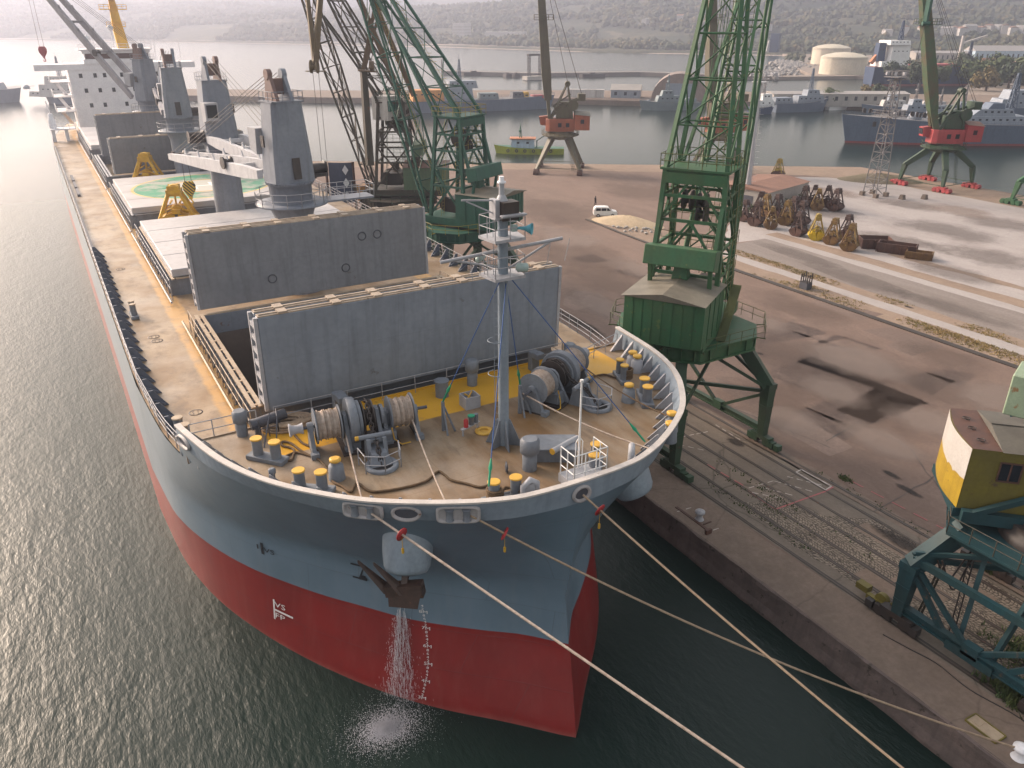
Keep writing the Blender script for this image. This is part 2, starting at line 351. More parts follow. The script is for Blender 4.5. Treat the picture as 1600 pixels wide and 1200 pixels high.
def deckmat(name, a, b, ys, yel=None, rustk=.75):
    """painted steel deck: dusty beige with rust runs, plate seams and painted walkway"""
    m, t, p, pos = newmat(name)
    k = mix(t, ramp(t, noise(t, pos, .25, 6, .6), .35, .65), a, b)
    k = mix(t, math_(t, 'MULTIPLY', ramp(t, noise(t, pos, .5, 6, .6, stretch=ys), .40, .64), rustk), k, (.185, .10, .034))
    k = mix(t, math_(t, 'MULTIPLY', ramp(t, noise(t, pos, 1.3, 5, .65, stretch=ys), .5, .7), .7), k, (.11, .064, .03))
    k = mix(t, math_(t, 'MULTIPLY', ramp(t, noise(t, pos, .16, 4), .52, .7), .7), k, (.43, .365, .30))
    f = noise(t, pos, 9, 3); k = mix(t, math_(t, 'MULTIPLY', ramp(t, f, .4, .7), .25), k, tuple(x*.5 for x in a))
    br = N(t, 'ShaderNodeTexBrick'); br.inputs['Scale'].default_value = 1; br.inputs['Brick Width'].default_value = 7.3; br.inputs['Row Height'].default_value = 2.9
    br.inputs['Mortar Size'].default_value = .03; br.inputs['Mortar Smooth'].default_value = .6; t.links.new(pos, br.inputs['Vector'])
    k = mix(t, math_(t, 'MULTIPLY', br.outputs['Fac'], .55), k, (.20, .12, .06))
    if yel: k = yel(t, pos, k)
    t.links.new(k, p.inputs['Base Color']); t.links.new(ramp(t, noise(t, pos, .3, 4), .3, .7, (.28, .28, .28, 1), (.6, .6, .6, 1)), p.inputs['Roughness']); bump(t, p, f, .12, .02)
    return m
def band(t, v, lo, hi, soft):                    # 1 between lo and hi, soft edges
    a = N(t, 'ShaderNodeMapRange'); a.inputs[1].default_value = lo-soft; a.inputs[2].default_value = lo+soft; t.links.new(v, a.inputs[0])
    b = N(t, 'ShaderNodeMapRange'); b.inputs[1].default_value = hi+soft; b.inputs[2].default_value = hi-soft; t.links.new(v, b.inputs[0])
    return math_(t, 'MULTIPLY', a.outputs[0], b.outputs[0])
def yel_main(t, pos, k):
    sx = N(t, 'ShaderNodeSeparateXYZ'); t.links.new(pos, sx.inputs[0])
    x = math_(t, 'ADD', math_(t, 'ABSOLUTE', sx.outputs[0]), math_(t, 'MULTIPLY', noise(t, pos, .8, 5), .5))
    b = math_(t, 'MULTIPLY', band(t, x, 10.4, 11.75, .12), ramp(t, noise(t, pos, .7, 6, .7), .28, .5))
    return mix(t, math_(t, 'MULTIPLY', b, .72), k, (.55, .31, .085))
def yel_fc(t, pos, k):
    sx = N(t, 'ShaderNodeSeparateXYZ'); t.links.new(pos, sx.inputs[0])
    y = math_(t, 'ADD', sx.outputs[1], math_(t, 'MULTIPLY', noise(t, pos, .5, 2), .12))
    b = math_(t, 'MULTIPLY', band(t, y, 12.6, 30, .05), band(t, sx.outputs[0], -10.3, 12.5, .05))
    b = math_(t, 'MULTIPLY', b, ramp(t, noise(t, pos, 1.1, 6, .7), .22, .42))
    return mix(t, b, k, (.62, .33, .02))
deckM = deckmat('main_deck_paint', (.375, .275, .175), (.32, .232, .145), (.7, .5, 1), yel_main)
deckF = deckmat('forecastle_deck_paint', (.30, .23, .155), (.23, .155, .09), (1.1, .3, 1), yel_fc, 1.0)

def hullmat():
    m, t, p, pos = newmat('hull_paint'); sx = N(t, 'ShaderNodeSeparateXYZ'); t.links.new(pos, sx.inputs[0])
    blue = mix(t, ramp(t, noise(t, pos, .3, 4), .35, .65), (.14, .20, .26), (.115, .17, .22))
    red = mix(t, ramp(t, noise(t, pos, .3, 5), .35, .65), (.225, .014, .013), (.175, .013, .012))
    red = mix(t, math_(t, 'MULTIPLY', ramp(t, noise(t, pos, .8, 5, .6, stretch=(1.6, 1.6, .12)), .5, .74), .4), red, (.24, .05, .042))
    blue = mix(t, math_(t, 'MULTIPLY', ramp(t, noise(t, pos, .9, 5, .6, stretch=(1.6, 1.6, .1)), .52, .76), .35), blue, (.19, .225, .26))
    z = math_(t, 'GREATER_THAN', sx.outputs[2], 4.6)
    k = mix(t, z, red, blue)
    wl = N(t, 'ShaderNodeMapRange'); wl.inputs[1].default_value = .55; wl.inputs[2].default_value = .1; t.links.new(math_(t, 'ADD', sx.outputs[2], math_(t, 'MULTIPLY', noise(t, pos, 1.2, 4), .5)), wl.inputs[0])
    k = mix(t, math_(t, 'MULTIPLY', wl.outputs[0], .5), k, (.28, .12, .10))
    ru = ramp(t, noise(t, pos, .7, 7, .7, stretch=(1, 1, .35)), .69, .75); k = mix(t, math_(t, 'MULTIPLY', ru, .35), k, (.25, .12, .06))
    t.links.new(k, p.inputs['Base Color']); p.inputs['Roughness'].default_value = .42
    cb_ = N(t, 'ShaderNodeCombineXYZ'); t.links.new(sx.outputs[1], cb_.inputs[0]); t.links.new(sx.outputs[2], cb_.inputs[1])
    br = N(t, 'ShaderNodeTexBrick'); br.inputs['Scale'].default_value = 1; br.inputs['Brick Width'].default_value = 5.2; br.inputs['Row Height'].default_value = 2.15; br.inputs['Mortar Size'].default_value = .03; br.inputs['Mortar Smooth'].default_value = .8; t.links.new(cb_.outputs[0], br.inputs['Vector'])
    k = mix(t, math_(t, 'MULTIPLY', br.outputs['Fac'], .22), k, (.05, .045, .05)); run_ = math_(t, 'MULTIPLY', ramp(t, noise(t, pos, 1.0, 5, .65, stretch=(1.1, 1.1, .07)), .60, .72), ramp(t, noise(t, pos, .16, 3), .45, .62)); k = mix(t, math_(t, 'MULTIPLY', run_, .5), k, (.19, .10, .07)); t.links.new(k, p.inputs['Base Color'])
    bump(t, p, math_(t, 'ADD', math_(t, 'MULTIPLY', noise(t, pos, .45, 2), 1.2), math_(t, 'MULTIPLY', br.outputs['Fac'], .28)), .16, .12)
    return m
hullM = hullmat()
# ================================================================== THE BULK CARRIER
B = 15.45
FT = [0,.05,.1,.2,.3,.4,.5,.6,.7,.8,.88,.94,.97,1.0]
LV = {0.0:[0,.75,1.6,3.2,4.7,6.4,8.4,10.8,13.6,17,20.3,24,27,34],
      4.6:[1.9,2.8,3.7,5.0,6.4,8.0,10.1,12.2,14.7,17.5,20.3,23.2,25.5,32],
      7.5:[2.3,3.2,4.1,5.6,7.0,8.5,10.5,12.6,14.8,17.5,20.3,23,25.2,31],
      13.9:[1.2,1.22,1.3,1.55,2.1,3.0,4.1,5.4,7.3,9.8,12.6,16.8,20,28],
      15.1:[1.15,1.16,1.18,1.32,1.8,2.55,3.5,4.65,6.3,8.5,11.5,16.5,20,28]}
def cx(y, z): return 1.1*max(0, min(1, 1-y/16))*max(0, min(1, .3+z/6))      # the bow stands a little towards the quay
def pchip(xs, ys, x):
    n = len(xs)
    if x <= xs[0]: return ys[0]
    if x >= xs[-1]: return ys[-1]
    i = max(k for k in range(n-1) if xs[k] <= x)
    d = [(ys[k+1]-ys[k])/(xs[k+1]-xs[k]) for k in range(n-1)]
    def m(k):
        if k == 0: return d[0]
        if k == n-1: return d[-1]
        return 0 if d[k-1]*d[k] <= 0 else 2*d[k-1]*d[k]/(d[k-1]+d[k])
    h = xs[i+1]-xs[i]; s = (x-xs[i])/h
    return ((1+2*s)*(1-s)**2*ys[i] + s*(1-s)**2*h*m(i) + s*s*(3-2*s)*ys[i+1] + s*s*(s-1)*h*m(i+1))
def yl(z, f):                                   # y at which the hull at height z reaches the half-breadth fraction f
    ks = sorted(LV); z = min(max(z, 0), 15.1)
    for a, b in zip(ks, ks[1:]):
        if z <= b:
            t = (z-a)/(b-a)
            return pchip(FT, LV[a], f)*(1-t) + pchip(FT, LV[b], f)*t
def hb(z, y):                                   # half-breadth
    lo, hi = 0.0, 1.0
    if yl(z, 1) <= y: return B
    if yl(z, 0) >= y: return 0.0
    for _ in range(30):
        m = (lo+hi)/2
        if yl(z, m) < y: lo = m
        else: hi = m
    return B*lo
def hbl(z, y): return hb(z, y) - cx(y, z)
def port_pt(px, py):                            # sight line meets the port side of the hull
    lo, hi = 0.2, 14.5
    def g(z): p = at(px, py, z); return p.x + hbl(z, p.y)       # < 0 outside the port side
    best = None
    for k in range(600):
        z = hi - (hi-lo)*k/600
        if g(z) > 0: return at(px, py, z)
    return at(px, py, lo)
def hull_frame(p):                              # right-handed frame on the port side: u along, v up, n out
    e = .15
    def S(y, z): return Vector((-hbl(z, y), y, z))
    u = (S(p.y-e, p.z) - S(p.y+e, p.z)).normalized(); v = (S(p.y, p.z+e) - S(p.y, p.z-e)).normalized()
    n = u.cross(v).normalized(); v = n.cross(u)
    return u, v, n
def curve(z, f1, n=44, inset=0.0, zz=None):      # outline from port through the stem to starboard up to fraction f1
    fs = [f1*math.sin(k/n*math.pi/2)**1.0 for k in range(n+1)]
    pts = [(cx(yl(z, f), z)-B*f, yl(z, f)) for f in reversed(fs)] + [(cx(yl(z, f), z)+B*f, yl(z, f)) for f in fs[1:]]
    if inset:
        out = []
        for i, p in enumerate(pts):
            a = pts[max(0, i-1)]; b = pts[min(len(pts)-1, i+1)]; d = Vector((b[0]-a[0], b[1]-a[1])).normalized()
            out.append((p[0]-d.y*inset, p[1]+d.x*inset))
        pts = out
    return pts
ship = thing('bulk_carrier', 'big grey and red bulk carrier with open hatch covers moored along the quay', 'cargo ship', (0, 0, 0))
ZM, ZF = 12.7, 13.9
# hull shell
h = MB(); zs = [-2, 0, .8, 1.6, 2.4, 3.2, 4, 4.6, 5.2, 6, 6.8, 7.5, 8.3, 9.2, 10.2, 11.2, 12, 12.7]
fs = [math.sin(k/40*math.pi/2) for k in range(41)]; ya = [40, 60, 90, 120, 150, 165, 178, 188, 195]
def stern(y, z): 
    t = max(0, (y-150)/45); return 1 - t*t*(.35 + .5*max(0, (8-z)/8))
for sgn in (-1, 1):
    rows = []
    for z in zs:
        rows.append([(cx(yl(z, f), z)+sgn*B*f, yl(z, f), z) for f in fs] + [(sgn*B*stern(y, z), y, z) for y in ya])
    n = len(rows[0]); P = [p for r in rows for p in r]
    F = []
    for i in range(len(rows)-1):
        for k in range(n-1):
            q = (i*n+k, i*n+k+1, (i+1)*n+k+1, (i+1)*n+k); F.append(q if sgn > 0 else q[::-1])
    h.add(P, F, True)
    kc = max(k for k in range(41) if yl(13.9, fs[k]) <= 16.7)
    top = [(cx(yl(ZF, f), ZF)+sgn*B*f, yl(ZF, f), ZF) for f in fs[:kc+1]]; bot = [(cx(yl(12.7, f), 12.7)+sgn*B*f, yl(12.7, f), 12.7) for f in fs[:kc+1]]
    h.add(bot+top, [((k, k+1, kc+2+k, kc+1+k) if sgn > 0 else (kc+1+k, kc+2+k, k+1, k)) for k in range(kc)], True)
h.box(-9, 193.8, 2, 9, 194, 12.6)
hull = h.build('hull', hullM, ship)
# bulwark round the forecastle
FE = .94
o0 = curve(ZF, FE); o1 = curve(15.05, FE); i0 = curve(ZF, FE, inset=.16); i1 = curve(15.05, FE, inset=.16)
bwk = MB()
m = len(o0)
P = [(p[0], p[1], ZF) for p in o0] + [(p[0], p[1], 15.05) for p in o1] + [(p[0], p[1], 15.05) for p in i1] + [(p[0], p[1], ZF) for p in i0]
bwk.add(P, [(k, k+1, m+k+1, m+k) for k in range(m-1)] + [(2*m+k, 2*m+k+1, 3*m+k+1, 3*m+k) for k in range(m-1)], True)
bwO = bwk.build('bulwark', paint('bulwark_paint', (.25, .31, .375), (.21, .26, .32), RUST, .03, scale=.4), ship)
cap = MB(); c0 = curve(15.1, FE, inset=-.08); c1 = curve(15.1, FE, inset=.24)
P = [(p[0], p[1], 15.05) for p in c0] + [(p[0], p[1], 15.14) for p in c0] + [(p[0], p[1], 15.14) for p in c1] + [(p[0], p[1], 15.05) for p in c1]
cap.add(P, [(a*m+k, a*m+k+1, ((a+1) % 4)*m+k+1, ((a+1) % 4)*m+k) for a in range(4) for k in range(m-1)])
cap.build('bulwark_cap', paint('bulwark_cap_paint', (.56, .52, .49), (.46, .43, .41), (.35, .22, .14), .12, scale=1.2, streak=False), bwO)
# inside stays of the bulwark
def along(z, s, inset=0):                        # point and inward normal at arc fraction s (0 port end .. 1 starboard end)
    c = curve(z, FE, n=60, inset=inset); L = [0]
    for a, b in zip(c, c[1:]): L.append(L[-1] + math.dist(a, b))
    t = s*L[-1]; i = max(k for k in range(len(L)) if L[k] <= t + 1e-9); i = min(i, len(c)-2); q = (t-L[i])/max(L[i+1]-L[i], 1e-9)
    p = Vector((c[i][0]+(c[i+1][0]-c[i][0])*q, c[i][1]+(c[i+1][1]-c[i][1])*q)); d = Vector((c[i+1][0]-c[i][0], c[i+1][1]-c[i][1])).normalized()
    return p, Vector((-d.y, d.x)), d
for k in range(1, 34):
    p, nn, d = along(14.5, k/34, .17)
    if abs(p.x-.85) < 1.2: continue
    st = MB(); a = p + nn*.12; b = p + nn*1.0; q = d*.035
    st.hexa([(a.x-q.x, a.y-q.y, ZF+.02), (b.x-q.x, b.y-q.y, ZF+.02), (b.x+q.x, b.y+q.y, ZF+.02), (a.x+q.x, a.y+q.y, ZF+.02),
             (a.x-q.x, a.y-q.y, 15.0), (a.x-q.x+nn.x*.06, a.y-q.y+nn.y*.06, 15.0), (a.x+q.x+nn.x*.06, a.y+q.y+nn.y*.06, 15.0), (a.x+q.x, a.y+q.y, 15.0)])
    fb = p + nn*.62
    st.bar((fb.x+nn.x*.4, fb.y+nn.y*.4, ZF+.03), (fb.x-nn.x*.42, fb.y-nn.y*.42, 14.95), .16, .03)
    st.build('bulwark_stay', greyL, ship)
# mooring openings and panama leads in the bulwark (outside face, port and bow)
leadM = paint('lead_casting_paint', (.44, .42, .43), (.35, .33, .33), (.2, .1, .05), .25, scale=2)
def lead(s, wid, hgt, kind):
    p, nn, d = along(14.5, s); o = -nn
    u = Vector((d.x, d.y, 0)); n3 = Vector((o.x, o.y, 0)); v = Vector((0, 0, 1)); c = Vector((p.x, p.y, 14.42)) + n3*.03
    f = MB(); K = 28; pw = 2 if kind == 'oval' else 5
    def ring(a, b, out):
        r = []
        for k in range(K):
            t = k/K*2*math.pi; cx_, sx_ = math.cos(t), math.sin(t)
            r.append(c + n3*out + u*(a*math.copysign(abs(cx_)**(2/pw), cx_)) + v*(b*math.copysign(abs(sx_)**(2/pw), sx_)))
        return r
    f.loft([ring(wid*.5+.13, hgt*.5+.13, 0), ring(wid*.5+.09, hgt*.5+.09, .13), ring(wid*.5, hgt*.5, .12), ring(wid*.5-.05, hgt*.5-.05, .0)], sm=True, cap=False)
    b = f.build('mooring_lead', leadM, bwO)
    MB().face(ring(wid*.5-.03, hgt*.5-.03, .012)).build('opening', leadM if kind != 'oval' else greyD, b)
    if kind != 'oval':
        for q in (-.22, .22):
            g = MB(); base = c + n3*.02 + u*(wid*q) - v*(hgt*.42); g.lathe(base + n3*.05, [(.2, 0), (.16, .12), (.16, .42), (.22, .58)], n=12)
            g.build('lead_roller', grey, b)
    return c + n3*.14
def s_of(px, py):                                # arc fraction whose outer bulwark face lies nearest to this pixel's sight line
    q = at(px, py, 14.45); best = min(range(401), key=lambda k: (along(14.5, k/400)[0] - Vector((q.x, q.y))).length); return best/400
S_L1, S_O, S_L2, S_R = s_of(565, 797), s_of(634, 802), s_of(714, 803), s_of(921, 781)
L1 = lead(S_L1, 1.7, .62, 'roller'); LO = lead(S_O, 1.15, .62, 'oval'); L2 = lead(S_L2, 1.75, .68, 'roller'); L3 = lead(S_R, .8, .66, 'oval')
lead(s_of(290, 690), 1.3, .5, 'oval')
# decks
fd = MB(); c = curve(ZF, .945, inset=.05); c = [p for p in c if p[1] <= 16.5]
c = [(c[0][0], 16.5)] + c + [(c[-1][0], 16.5)]
fd.face([(p[0], p[1], ZF) for p in c]); fd.box(-14.3, 16.38, 12.7, 14.3, 16.5, 13.98)
fd.build('forecastle_deck', deckF, ship)
HX = 9.6
H = [(18.6, 35.8), (47, 68), (75, 96), (103, 125), (132, 160)]
dk = MB()
def dsheet(x0, y0, x1, y1): dk.face([(x0, y0, ZM), (x1, y0, ZM), (x1, y1, ZM), (x0, y1, ZM)])
ys = [15.5, 17, 19, 21, 24, 27, 31, 36, 50, 70, 90, 110, 130, 150, 165, 178, 188, 193.8]
for sgn in (-1, 1):
    for a, b in zip(ys, ys[1:]):
        q = [(sgn*HX, a, ZM), (sgn*(hb(ZM, a)*stern(a, ZM)-.05), a, ZM), (sgn*(hb(ZM, b)*stern(b, ZM)-.05), b, ZM), (sgn*HX, b, ZM)]
        dk.face(q if sgn > 0 else q[::-1])
dsheet(-HX, 15.5, HX, H[0][0]); dsheet(-HX, H[0][1], HX, 193.8)
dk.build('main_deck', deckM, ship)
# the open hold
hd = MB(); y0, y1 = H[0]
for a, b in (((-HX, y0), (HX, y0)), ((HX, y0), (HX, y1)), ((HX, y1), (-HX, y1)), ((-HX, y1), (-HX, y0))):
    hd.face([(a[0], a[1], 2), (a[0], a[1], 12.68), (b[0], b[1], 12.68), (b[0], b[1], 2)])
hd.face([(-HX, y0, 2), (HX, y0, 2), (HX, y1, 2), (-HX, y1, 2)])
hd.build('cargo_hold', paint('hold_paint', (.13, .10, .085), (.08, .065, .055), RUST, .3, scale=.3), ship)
# hatch coamings with stays and double top rails
ZC = 14.2
coamM = paint('coaming_paint', (.19, .215, .26), (.14, .16, .195), RUST, .2, scale=.6)
for i, (a, b) in enumerate(H):
    k = MB(); t = .14
    k.box(-HX-t, a-t, ZM, -HX, b+t, ZC); k.box(HX, a-t, ZM, HX+t, b+t, ZC); k.box(-HX, a-t, ZM, HX, a, ZC); k.box(-HX, b, ZM, HX, b+t, ZC)
    n = int((b-a)/.95)
    for j in range(n+1):
        y = a + (b-a)*j/n
        for sgn in (-1, 1):
            X = sgn*(HX+t); k.hexa([(X, y-.03, ZM), (X+sgn*.75, y-.03, ZM), (X+sgn*.75, y+.03, ZM), (X, y+.03, ZM), (X, y-.03, ZC-.12), (X+sgn*.55, y-.03, ZC-.12), (X+sgn*.55, y+.03, ZC-.12), (X, y+.03, ZC-.12)])
    cm = k.build('hatch_coaming', coamM, ship)
    r = MB()
    for sgn in (-1, 1):
        for x0, x1 in ((.02, .26), (.42, .66)):
            A, C_ = sorted((sgn*(HX+x0), sgn*(HX+x1))); r.box(A, a-.4, ZC, C_, b+.4, ZC+.09)
        for j in range(n//2+1):
            y = a + (b-a)*j/(n//2); A, C_ = sorted((sgn*(HX+.26), sgn*(HX+.42))); r.box(A, y-.1, ZC, C_, y+.1, ZC+.07)
    for y in (a-.35, b+.05): r.box(-HX-.02, y, ZC, HX+.02, y+.26, ZC+.085)
    r.build('coaming_rail', beige if i < 2 else greyL, cm)
    for sgn in (-1, 1):
        hr = MB(); hr.rail([(sgn*(HX+.95), a-1.2, ZM), (sgn*(HX+.95), b+1.2, ZM)], 1.75, (.55, 1.0), 1.7, .035)
        hr.tube((sgn*(HX+1.25), a-3, ZM+.35), (sgn*(HX+1.25), b+3, ZM+.35), .09, n=6); hr.build('coaming_handrail', greyL if i else beige, cm)
# closed covers
whC = paint('white_hatch_top', (.50, .49, .505), (.43, .42, .435), (.40, .33, .28), .12, scale=.2, streak=False)
def helipad():
    m_, t, p, pos = newmat('helipad_markings'); mp = N(t, 'ShaderNodeVectorMath', operation='SUBTRACT'); mp.inputs[1].default_value = (-.4, 85.3, 0); t.links.new(pos, mp.inputs[0])
    sx = N(t, 'ShaderNodeSeparateXYZ'); t.links.new(mp.outputs[0], sx.inputs[0])
    r = math_(t, 'SQRT', math_(t, 'ADD', math_(t, 'POWER', sx.outputs[0], 2), math_(t, 'POWER', sx.outputs[1], 2)))
    k = mix(t, ramp(t, noise(t, pos, .25, 5), .35, .65), (.47, .455, .46), (.38, .36, .36))
    wear = ramp(t, noise(t, pos, .3, 6, .7), .40, .56); gr = mix(t, wear, (.36, .36, .31), (.04, .27, .15))
    for lo, hi, cc in ((0, 8.6, (.60, .44, .16)), (0, 8.25, gr), (2.5, 4.3, (.62, .36, .14)), (0, 3.9, (.50, .50, .45))): k = mix(t, band(t, r, lo-.1, hi, .03), k, cc)
    hx = math_(t, 'ABSOLUTE', sx.outputs[0]); hy = math_(t, 'ABSOLUTE', sx.outputs[1])
    leg = math_(t, 'MULTIPLY', band(t, hx, .9, 1.45, .03), band(t, hy, -1, 1.9, .03)); barr = math_(t, 'MULTIPLY', band(t, hx, -1, 1.2, .03), band(t, hy, -1, .28, .03))
    k = mix(t, math_(t, 'MAXIMUM', leg, barr), k, (.85, .85, .82)); t.links.new(k, p.inputs['Base Color']); p.inputs['Roughness'].default_value = .6
    return m_
heli = helipad()
for i in (1, 2, 4):
    a, b = H[i]; k = MB(); n = 4
    for j in range(n):
        p0 = a + (b-a)*j/n + .04; p1 = a + (b-a)*(j+1)/n - .04; k.box(-HX-.5, p0, ZC+.1, HX+.5, p1, ZC+.78)
    k.build('hatch_cover', heli if i == 2 else whC, ship, bevel=.05)
# open folding covers standing on end
topM = paint('cover_edge_paint', (.40, .33, .26), (.30, .235, .18), RUST, .3, scale=1.5)
def open_cover(y, x0, x1, z1, lean, mat=greyC, ring=False, z0=ZC+.15):
    k = MB(); T = .55; g = .32
    for s_ in (0, 1):
        yy = y + s_*(T+g); k.hexa([(x0, yy, z0), (x1, yy, z0), (x1, yy+T, z0), (x0, yy+T, z0), (x0, yy+lean, z1), (x1, yy+lean, z1), (x1, yy+T+lean, z1), (x0, yy+T+lean, z1)])
    c = k.build('hatch_cover', mat, ship, bevel=.04)
    e = MB()
    for s_ in (0, 1):
        yy = y + s_*(T+g) + lean; e.box(x0+.02, yy+.03, z1, x1-.02, yy+T-.03, z1+.07); e.box(x0+.1, yy+.2, z1+.07, x1-.1, yy+T-.2, z1+.13)
        for j in range(7):
            xx = x0 + (x1-x0)*(j+.5)/7 + (.3 if j % 2 else 0); e.box(xx-.25, yy-.03, z1+.03, xx+.25, yy+T+.03, z1+.17)
    e.build('cover_seal_edge', topM, c)
    for xx, sg in ((x0, -1), (x1, 1)):
        w_ = MB()
        for j in range(7):
            z = z0 + (z1-z0)*(j+.6)/7.3; w_.cbox((xx+sg*.1, y+T+g/2+lean*(j+.6)/7.3, z), (.2, .9, .28))
        w_.bar((xx+sg*.12, y+.12, z0), (xx+sg*.12, y+.12+lean, z1), .22, .2); w_.bar((xx+sg*.12, y+2*T+g-.12, z0), (xx+sg*.12, y+2*T+g-.12+lean, z1), .22, .2)
        w_.build('hinge_gear', greyL, c)
    rr = random.Random(int(y*10))
    for j in range(2 if not ring else 4):
        xx = x0 + (x1-x0)*(.3 if j == 0 else .62) + (0 if j < 2 else rr.uniform(-3, 3)); zz = z0 + (z1-z0)*(.28 if j < 2 else .7)
        f = (zz-z0)/(z1-z0); yy = y + lean*f - .02
        d = MB().path([(xx+.33*math.cos(q*math.pi/8), yy, zz+.33*math.sin(q*math.pi/8)) for q in range(16)], .045, 5, closed=True)
        if ring: d.build('ring_lug', greyD, c)
    return c
open_cover(17.15, -9.5, 9.75, 20.0, -.25); open_cover(36.9, -9.6, 9.2, 20.1, .2, greyN, ring=True)
open_cover(103.6, -9.0, 9.2, 19.2, -.2, greyN); open_cover(122.4, -9.0, 9.2, 20.6, .2, greyN)

# ------------------------------------------------------------------ deck edge railing, port and starboard
dr = MB(); br = MB()
pts = [(-(hb(ZM, y)-.12), y, ZM) for y in (17, 18.5, 20, 22, 24.5, 28, 33)] + [(-(B*stern(y, ZM)-.12), y, ZM) for y in (40, 60, 80, 100, 120, 140, 150, 160)]
dr.rail(pts, 1.15, (.36, .68, 1.0), 1.6, .03).build('deck_railing', greyL, ship)
MB().rail([(-p[0], p[1], ZM) for p in pts], 1.15, (.36, .68, 1.0), 1.6, .03).build('deck_railing', greyL, ship)
proto = None
for sgn in (-1, 1):
    for k in range(22):
        y = 20.5 + k*2.05; X = sgn*(hb(ZM, y)-.2)
        if sgn > 0 and y < 30: continue
        if proto is None:
            t = MB(); t.hexa([(0, -.05, 0), (1.0, -.05, 0), (1.0, .05, 0), (0, .05, 0), (0, -.05, 1.15), (.25, -.05, 1.15), (.25, .05, 1.15), (0, .05, 1.15)])
            t.bar((.08, 0, .62), (.82, 0, .18), .5, .05); proto = t.build('rail_bracket', paint('blue_grey_bracket', (.10, .125, .175), (.08, .10, .14)), ship); o = proto
        else: o = proto.copy(); col.objects.link(o)
        o.location = (X, y, ZM); o.rotation_euler = (0, 0, 0 if sgn < 0 else math.pi)
sb = MB()
sb.box(-15.25, 44, ZM, -15.0, 150, ZM+.35)
for y in (98, 104, 110): sb.box(-14.6, y, ZM+.02, -14.25, y+5, ZM+.3)
sb.build('fishplate', greyD, ship)
# fashion plate openings where the bulwark drops to the main deck
fp = MB(); fp.path([(-(hbl(12.8, y)+.02), y, z) for y, z in ((17.3, 12.8), (17.3, 14.4), (15.2, 14.4), (15.2, 12.9))], .06, 5); fp.path([(-(hbl(12.8, y)+.02), y, z) for y, z in ((16.2, 12.85), (16.2, 14.4))], .05, 5)
fp.build('fashion_plate_frame', greyL, ship)
fr = MB(); fr.rail([(-13.9, 16.45, ZF), (-10.4, 16.45, ZF)], 1.05, (.5, 1.0), 1.3, .03)
fr.rail([(-9.5, 16.1, ZF), (9.6, 16.1, ZF)], 1.15, (.5, 1.0), 2.2, .025)
fr.rail([(10.2, 16.3, ZF), (10.2, 14.6, ZF), (14.0, 15.9, ZF)], 1.05, (.5, 1.0), 1.3, .03)
fr.build('forecastle_railing', greyL, ship)
# plated marks welded on the deck
for x, y in ((-12.8, 22.6), (-13.1, 36.4), (-13.2, 37.4), (-13.4, 58)):
    mk = MB(); mk.lathe((x, y, ZM+.004), [(.36, 0), (.42, .008), (.42, .01), (.35, .012)], n=18, capb=False, capt=False); 
    for q in range(4): mk.cbox((x+.2*math.cos(q*1.57+.7), y+.2*math.sin(q*1.57+.7), ZM+.01), (.09, .09, .01))
    mk.build('deck_mark', dark, ship)
# ------------------------------------------------------------------ foremast
mastP = paint('blue_grey_mast_paint', (.22, .27, .325), (.17, .21, .255))
mast = MB().tube((.5, 7.9, ZF), (.5, 7.9, 26.0), .28, .25, n=16).build('foremast', mastP, ship)
g = MB()
for q in range(6):
    a = q*math.pi/3+.3; c_, s_ = math.cos(a), math.sin(a); g.hexa([(.5+.3*c_-.03*s_, 7.9+.3*s_+.03*c_, ZF), (.5+1.0*c_-.03*s_, 7.9+1.0*s_+.03*c_, ZF), (.5+1.0*c_+.03*s_, 7.9+1.0*s_-.03*c_, ZF), (.5+.3*c_+.03*s_, 7.9+.3*s_-.03*c_, ZF),
        (.5+.3*c_-.03*s_, 7.9+.3*s_+.03*c_, ZF+1.5), (.5+.36*c_-.03*s_, 7.9+.36*s_+.03*c_, ZF+1.5), (.5+.36*c_+.03*s_, 7.9+.36*s_-.03*c_, ZF+1.5), (.5+.3*c_+.03*s_, 7.9+.3*s_-.03*c_, ZF+1.5)])
g.build('mast_bracket', grey, mast)
MB().disc((1.5, 7.5, ZF+.012), .42).build('mast_manhole', dark, mast)
for zz in (23.2, 25.05):
    p = MB(); p.prism([(-.35, 7.1), (1.3, 7.1), (1.5, 8.2), (.8, 8.8), (-.5, 8.5)], zz, zz+.14); pl = p.build('mast_platform', greyL, mast)
    r = MB(); r.rail([(-.32, 7.15, zz+.14), (1.28, 7.15, zz+.14), (1.46, 8.2, zz+.14), (.8, 8.75, zz+.14), (-.46, 8.45, zz+.14)], 1.0, (.5, 1.0), .8, .022, closed=True); r.build('platform_railing', greyL, pl)
y_ = MB(); y_.tube((-2.3, 9.0, 24.0), (3.3, 7.0, 24.9), .09, n=8); y_.tube((.5, 7.9, 23.6), (-1.7, 8.8, 24.05), .06, n=6); y_.tube((.7, 7.7, 23.6), (2.7, 7.2, 24.75), .06, n=6)
for s_ in (-1.5, -.9, 2.2, 3.1): y_.tube((.5+s_, 7.9-s_*.35, 24.4+s_*.16), (.5+s_*.93, 7.9-s_*.33, 23.3+s_*.16), .02, n=4)
y_.build('mast_yard', greyL, mast)
MB().box(.2, 7.3, 26.0, 1.05, 8.0, 26.85).build('mast_light_box', dark, mast)
t = MB(); t.box(-.05, 7.6, 26.0, .18, 8.2, 26.95); t.box(0, 7.0, 26.25, 1.3, 7.28, 26.32); t.bar((0, 7.9, 26.9), (-1.4, 8.4, 26.95), .07); t.bar((0, 7.9, 26.3), (-1.2, 8.3, 26.9), .06)
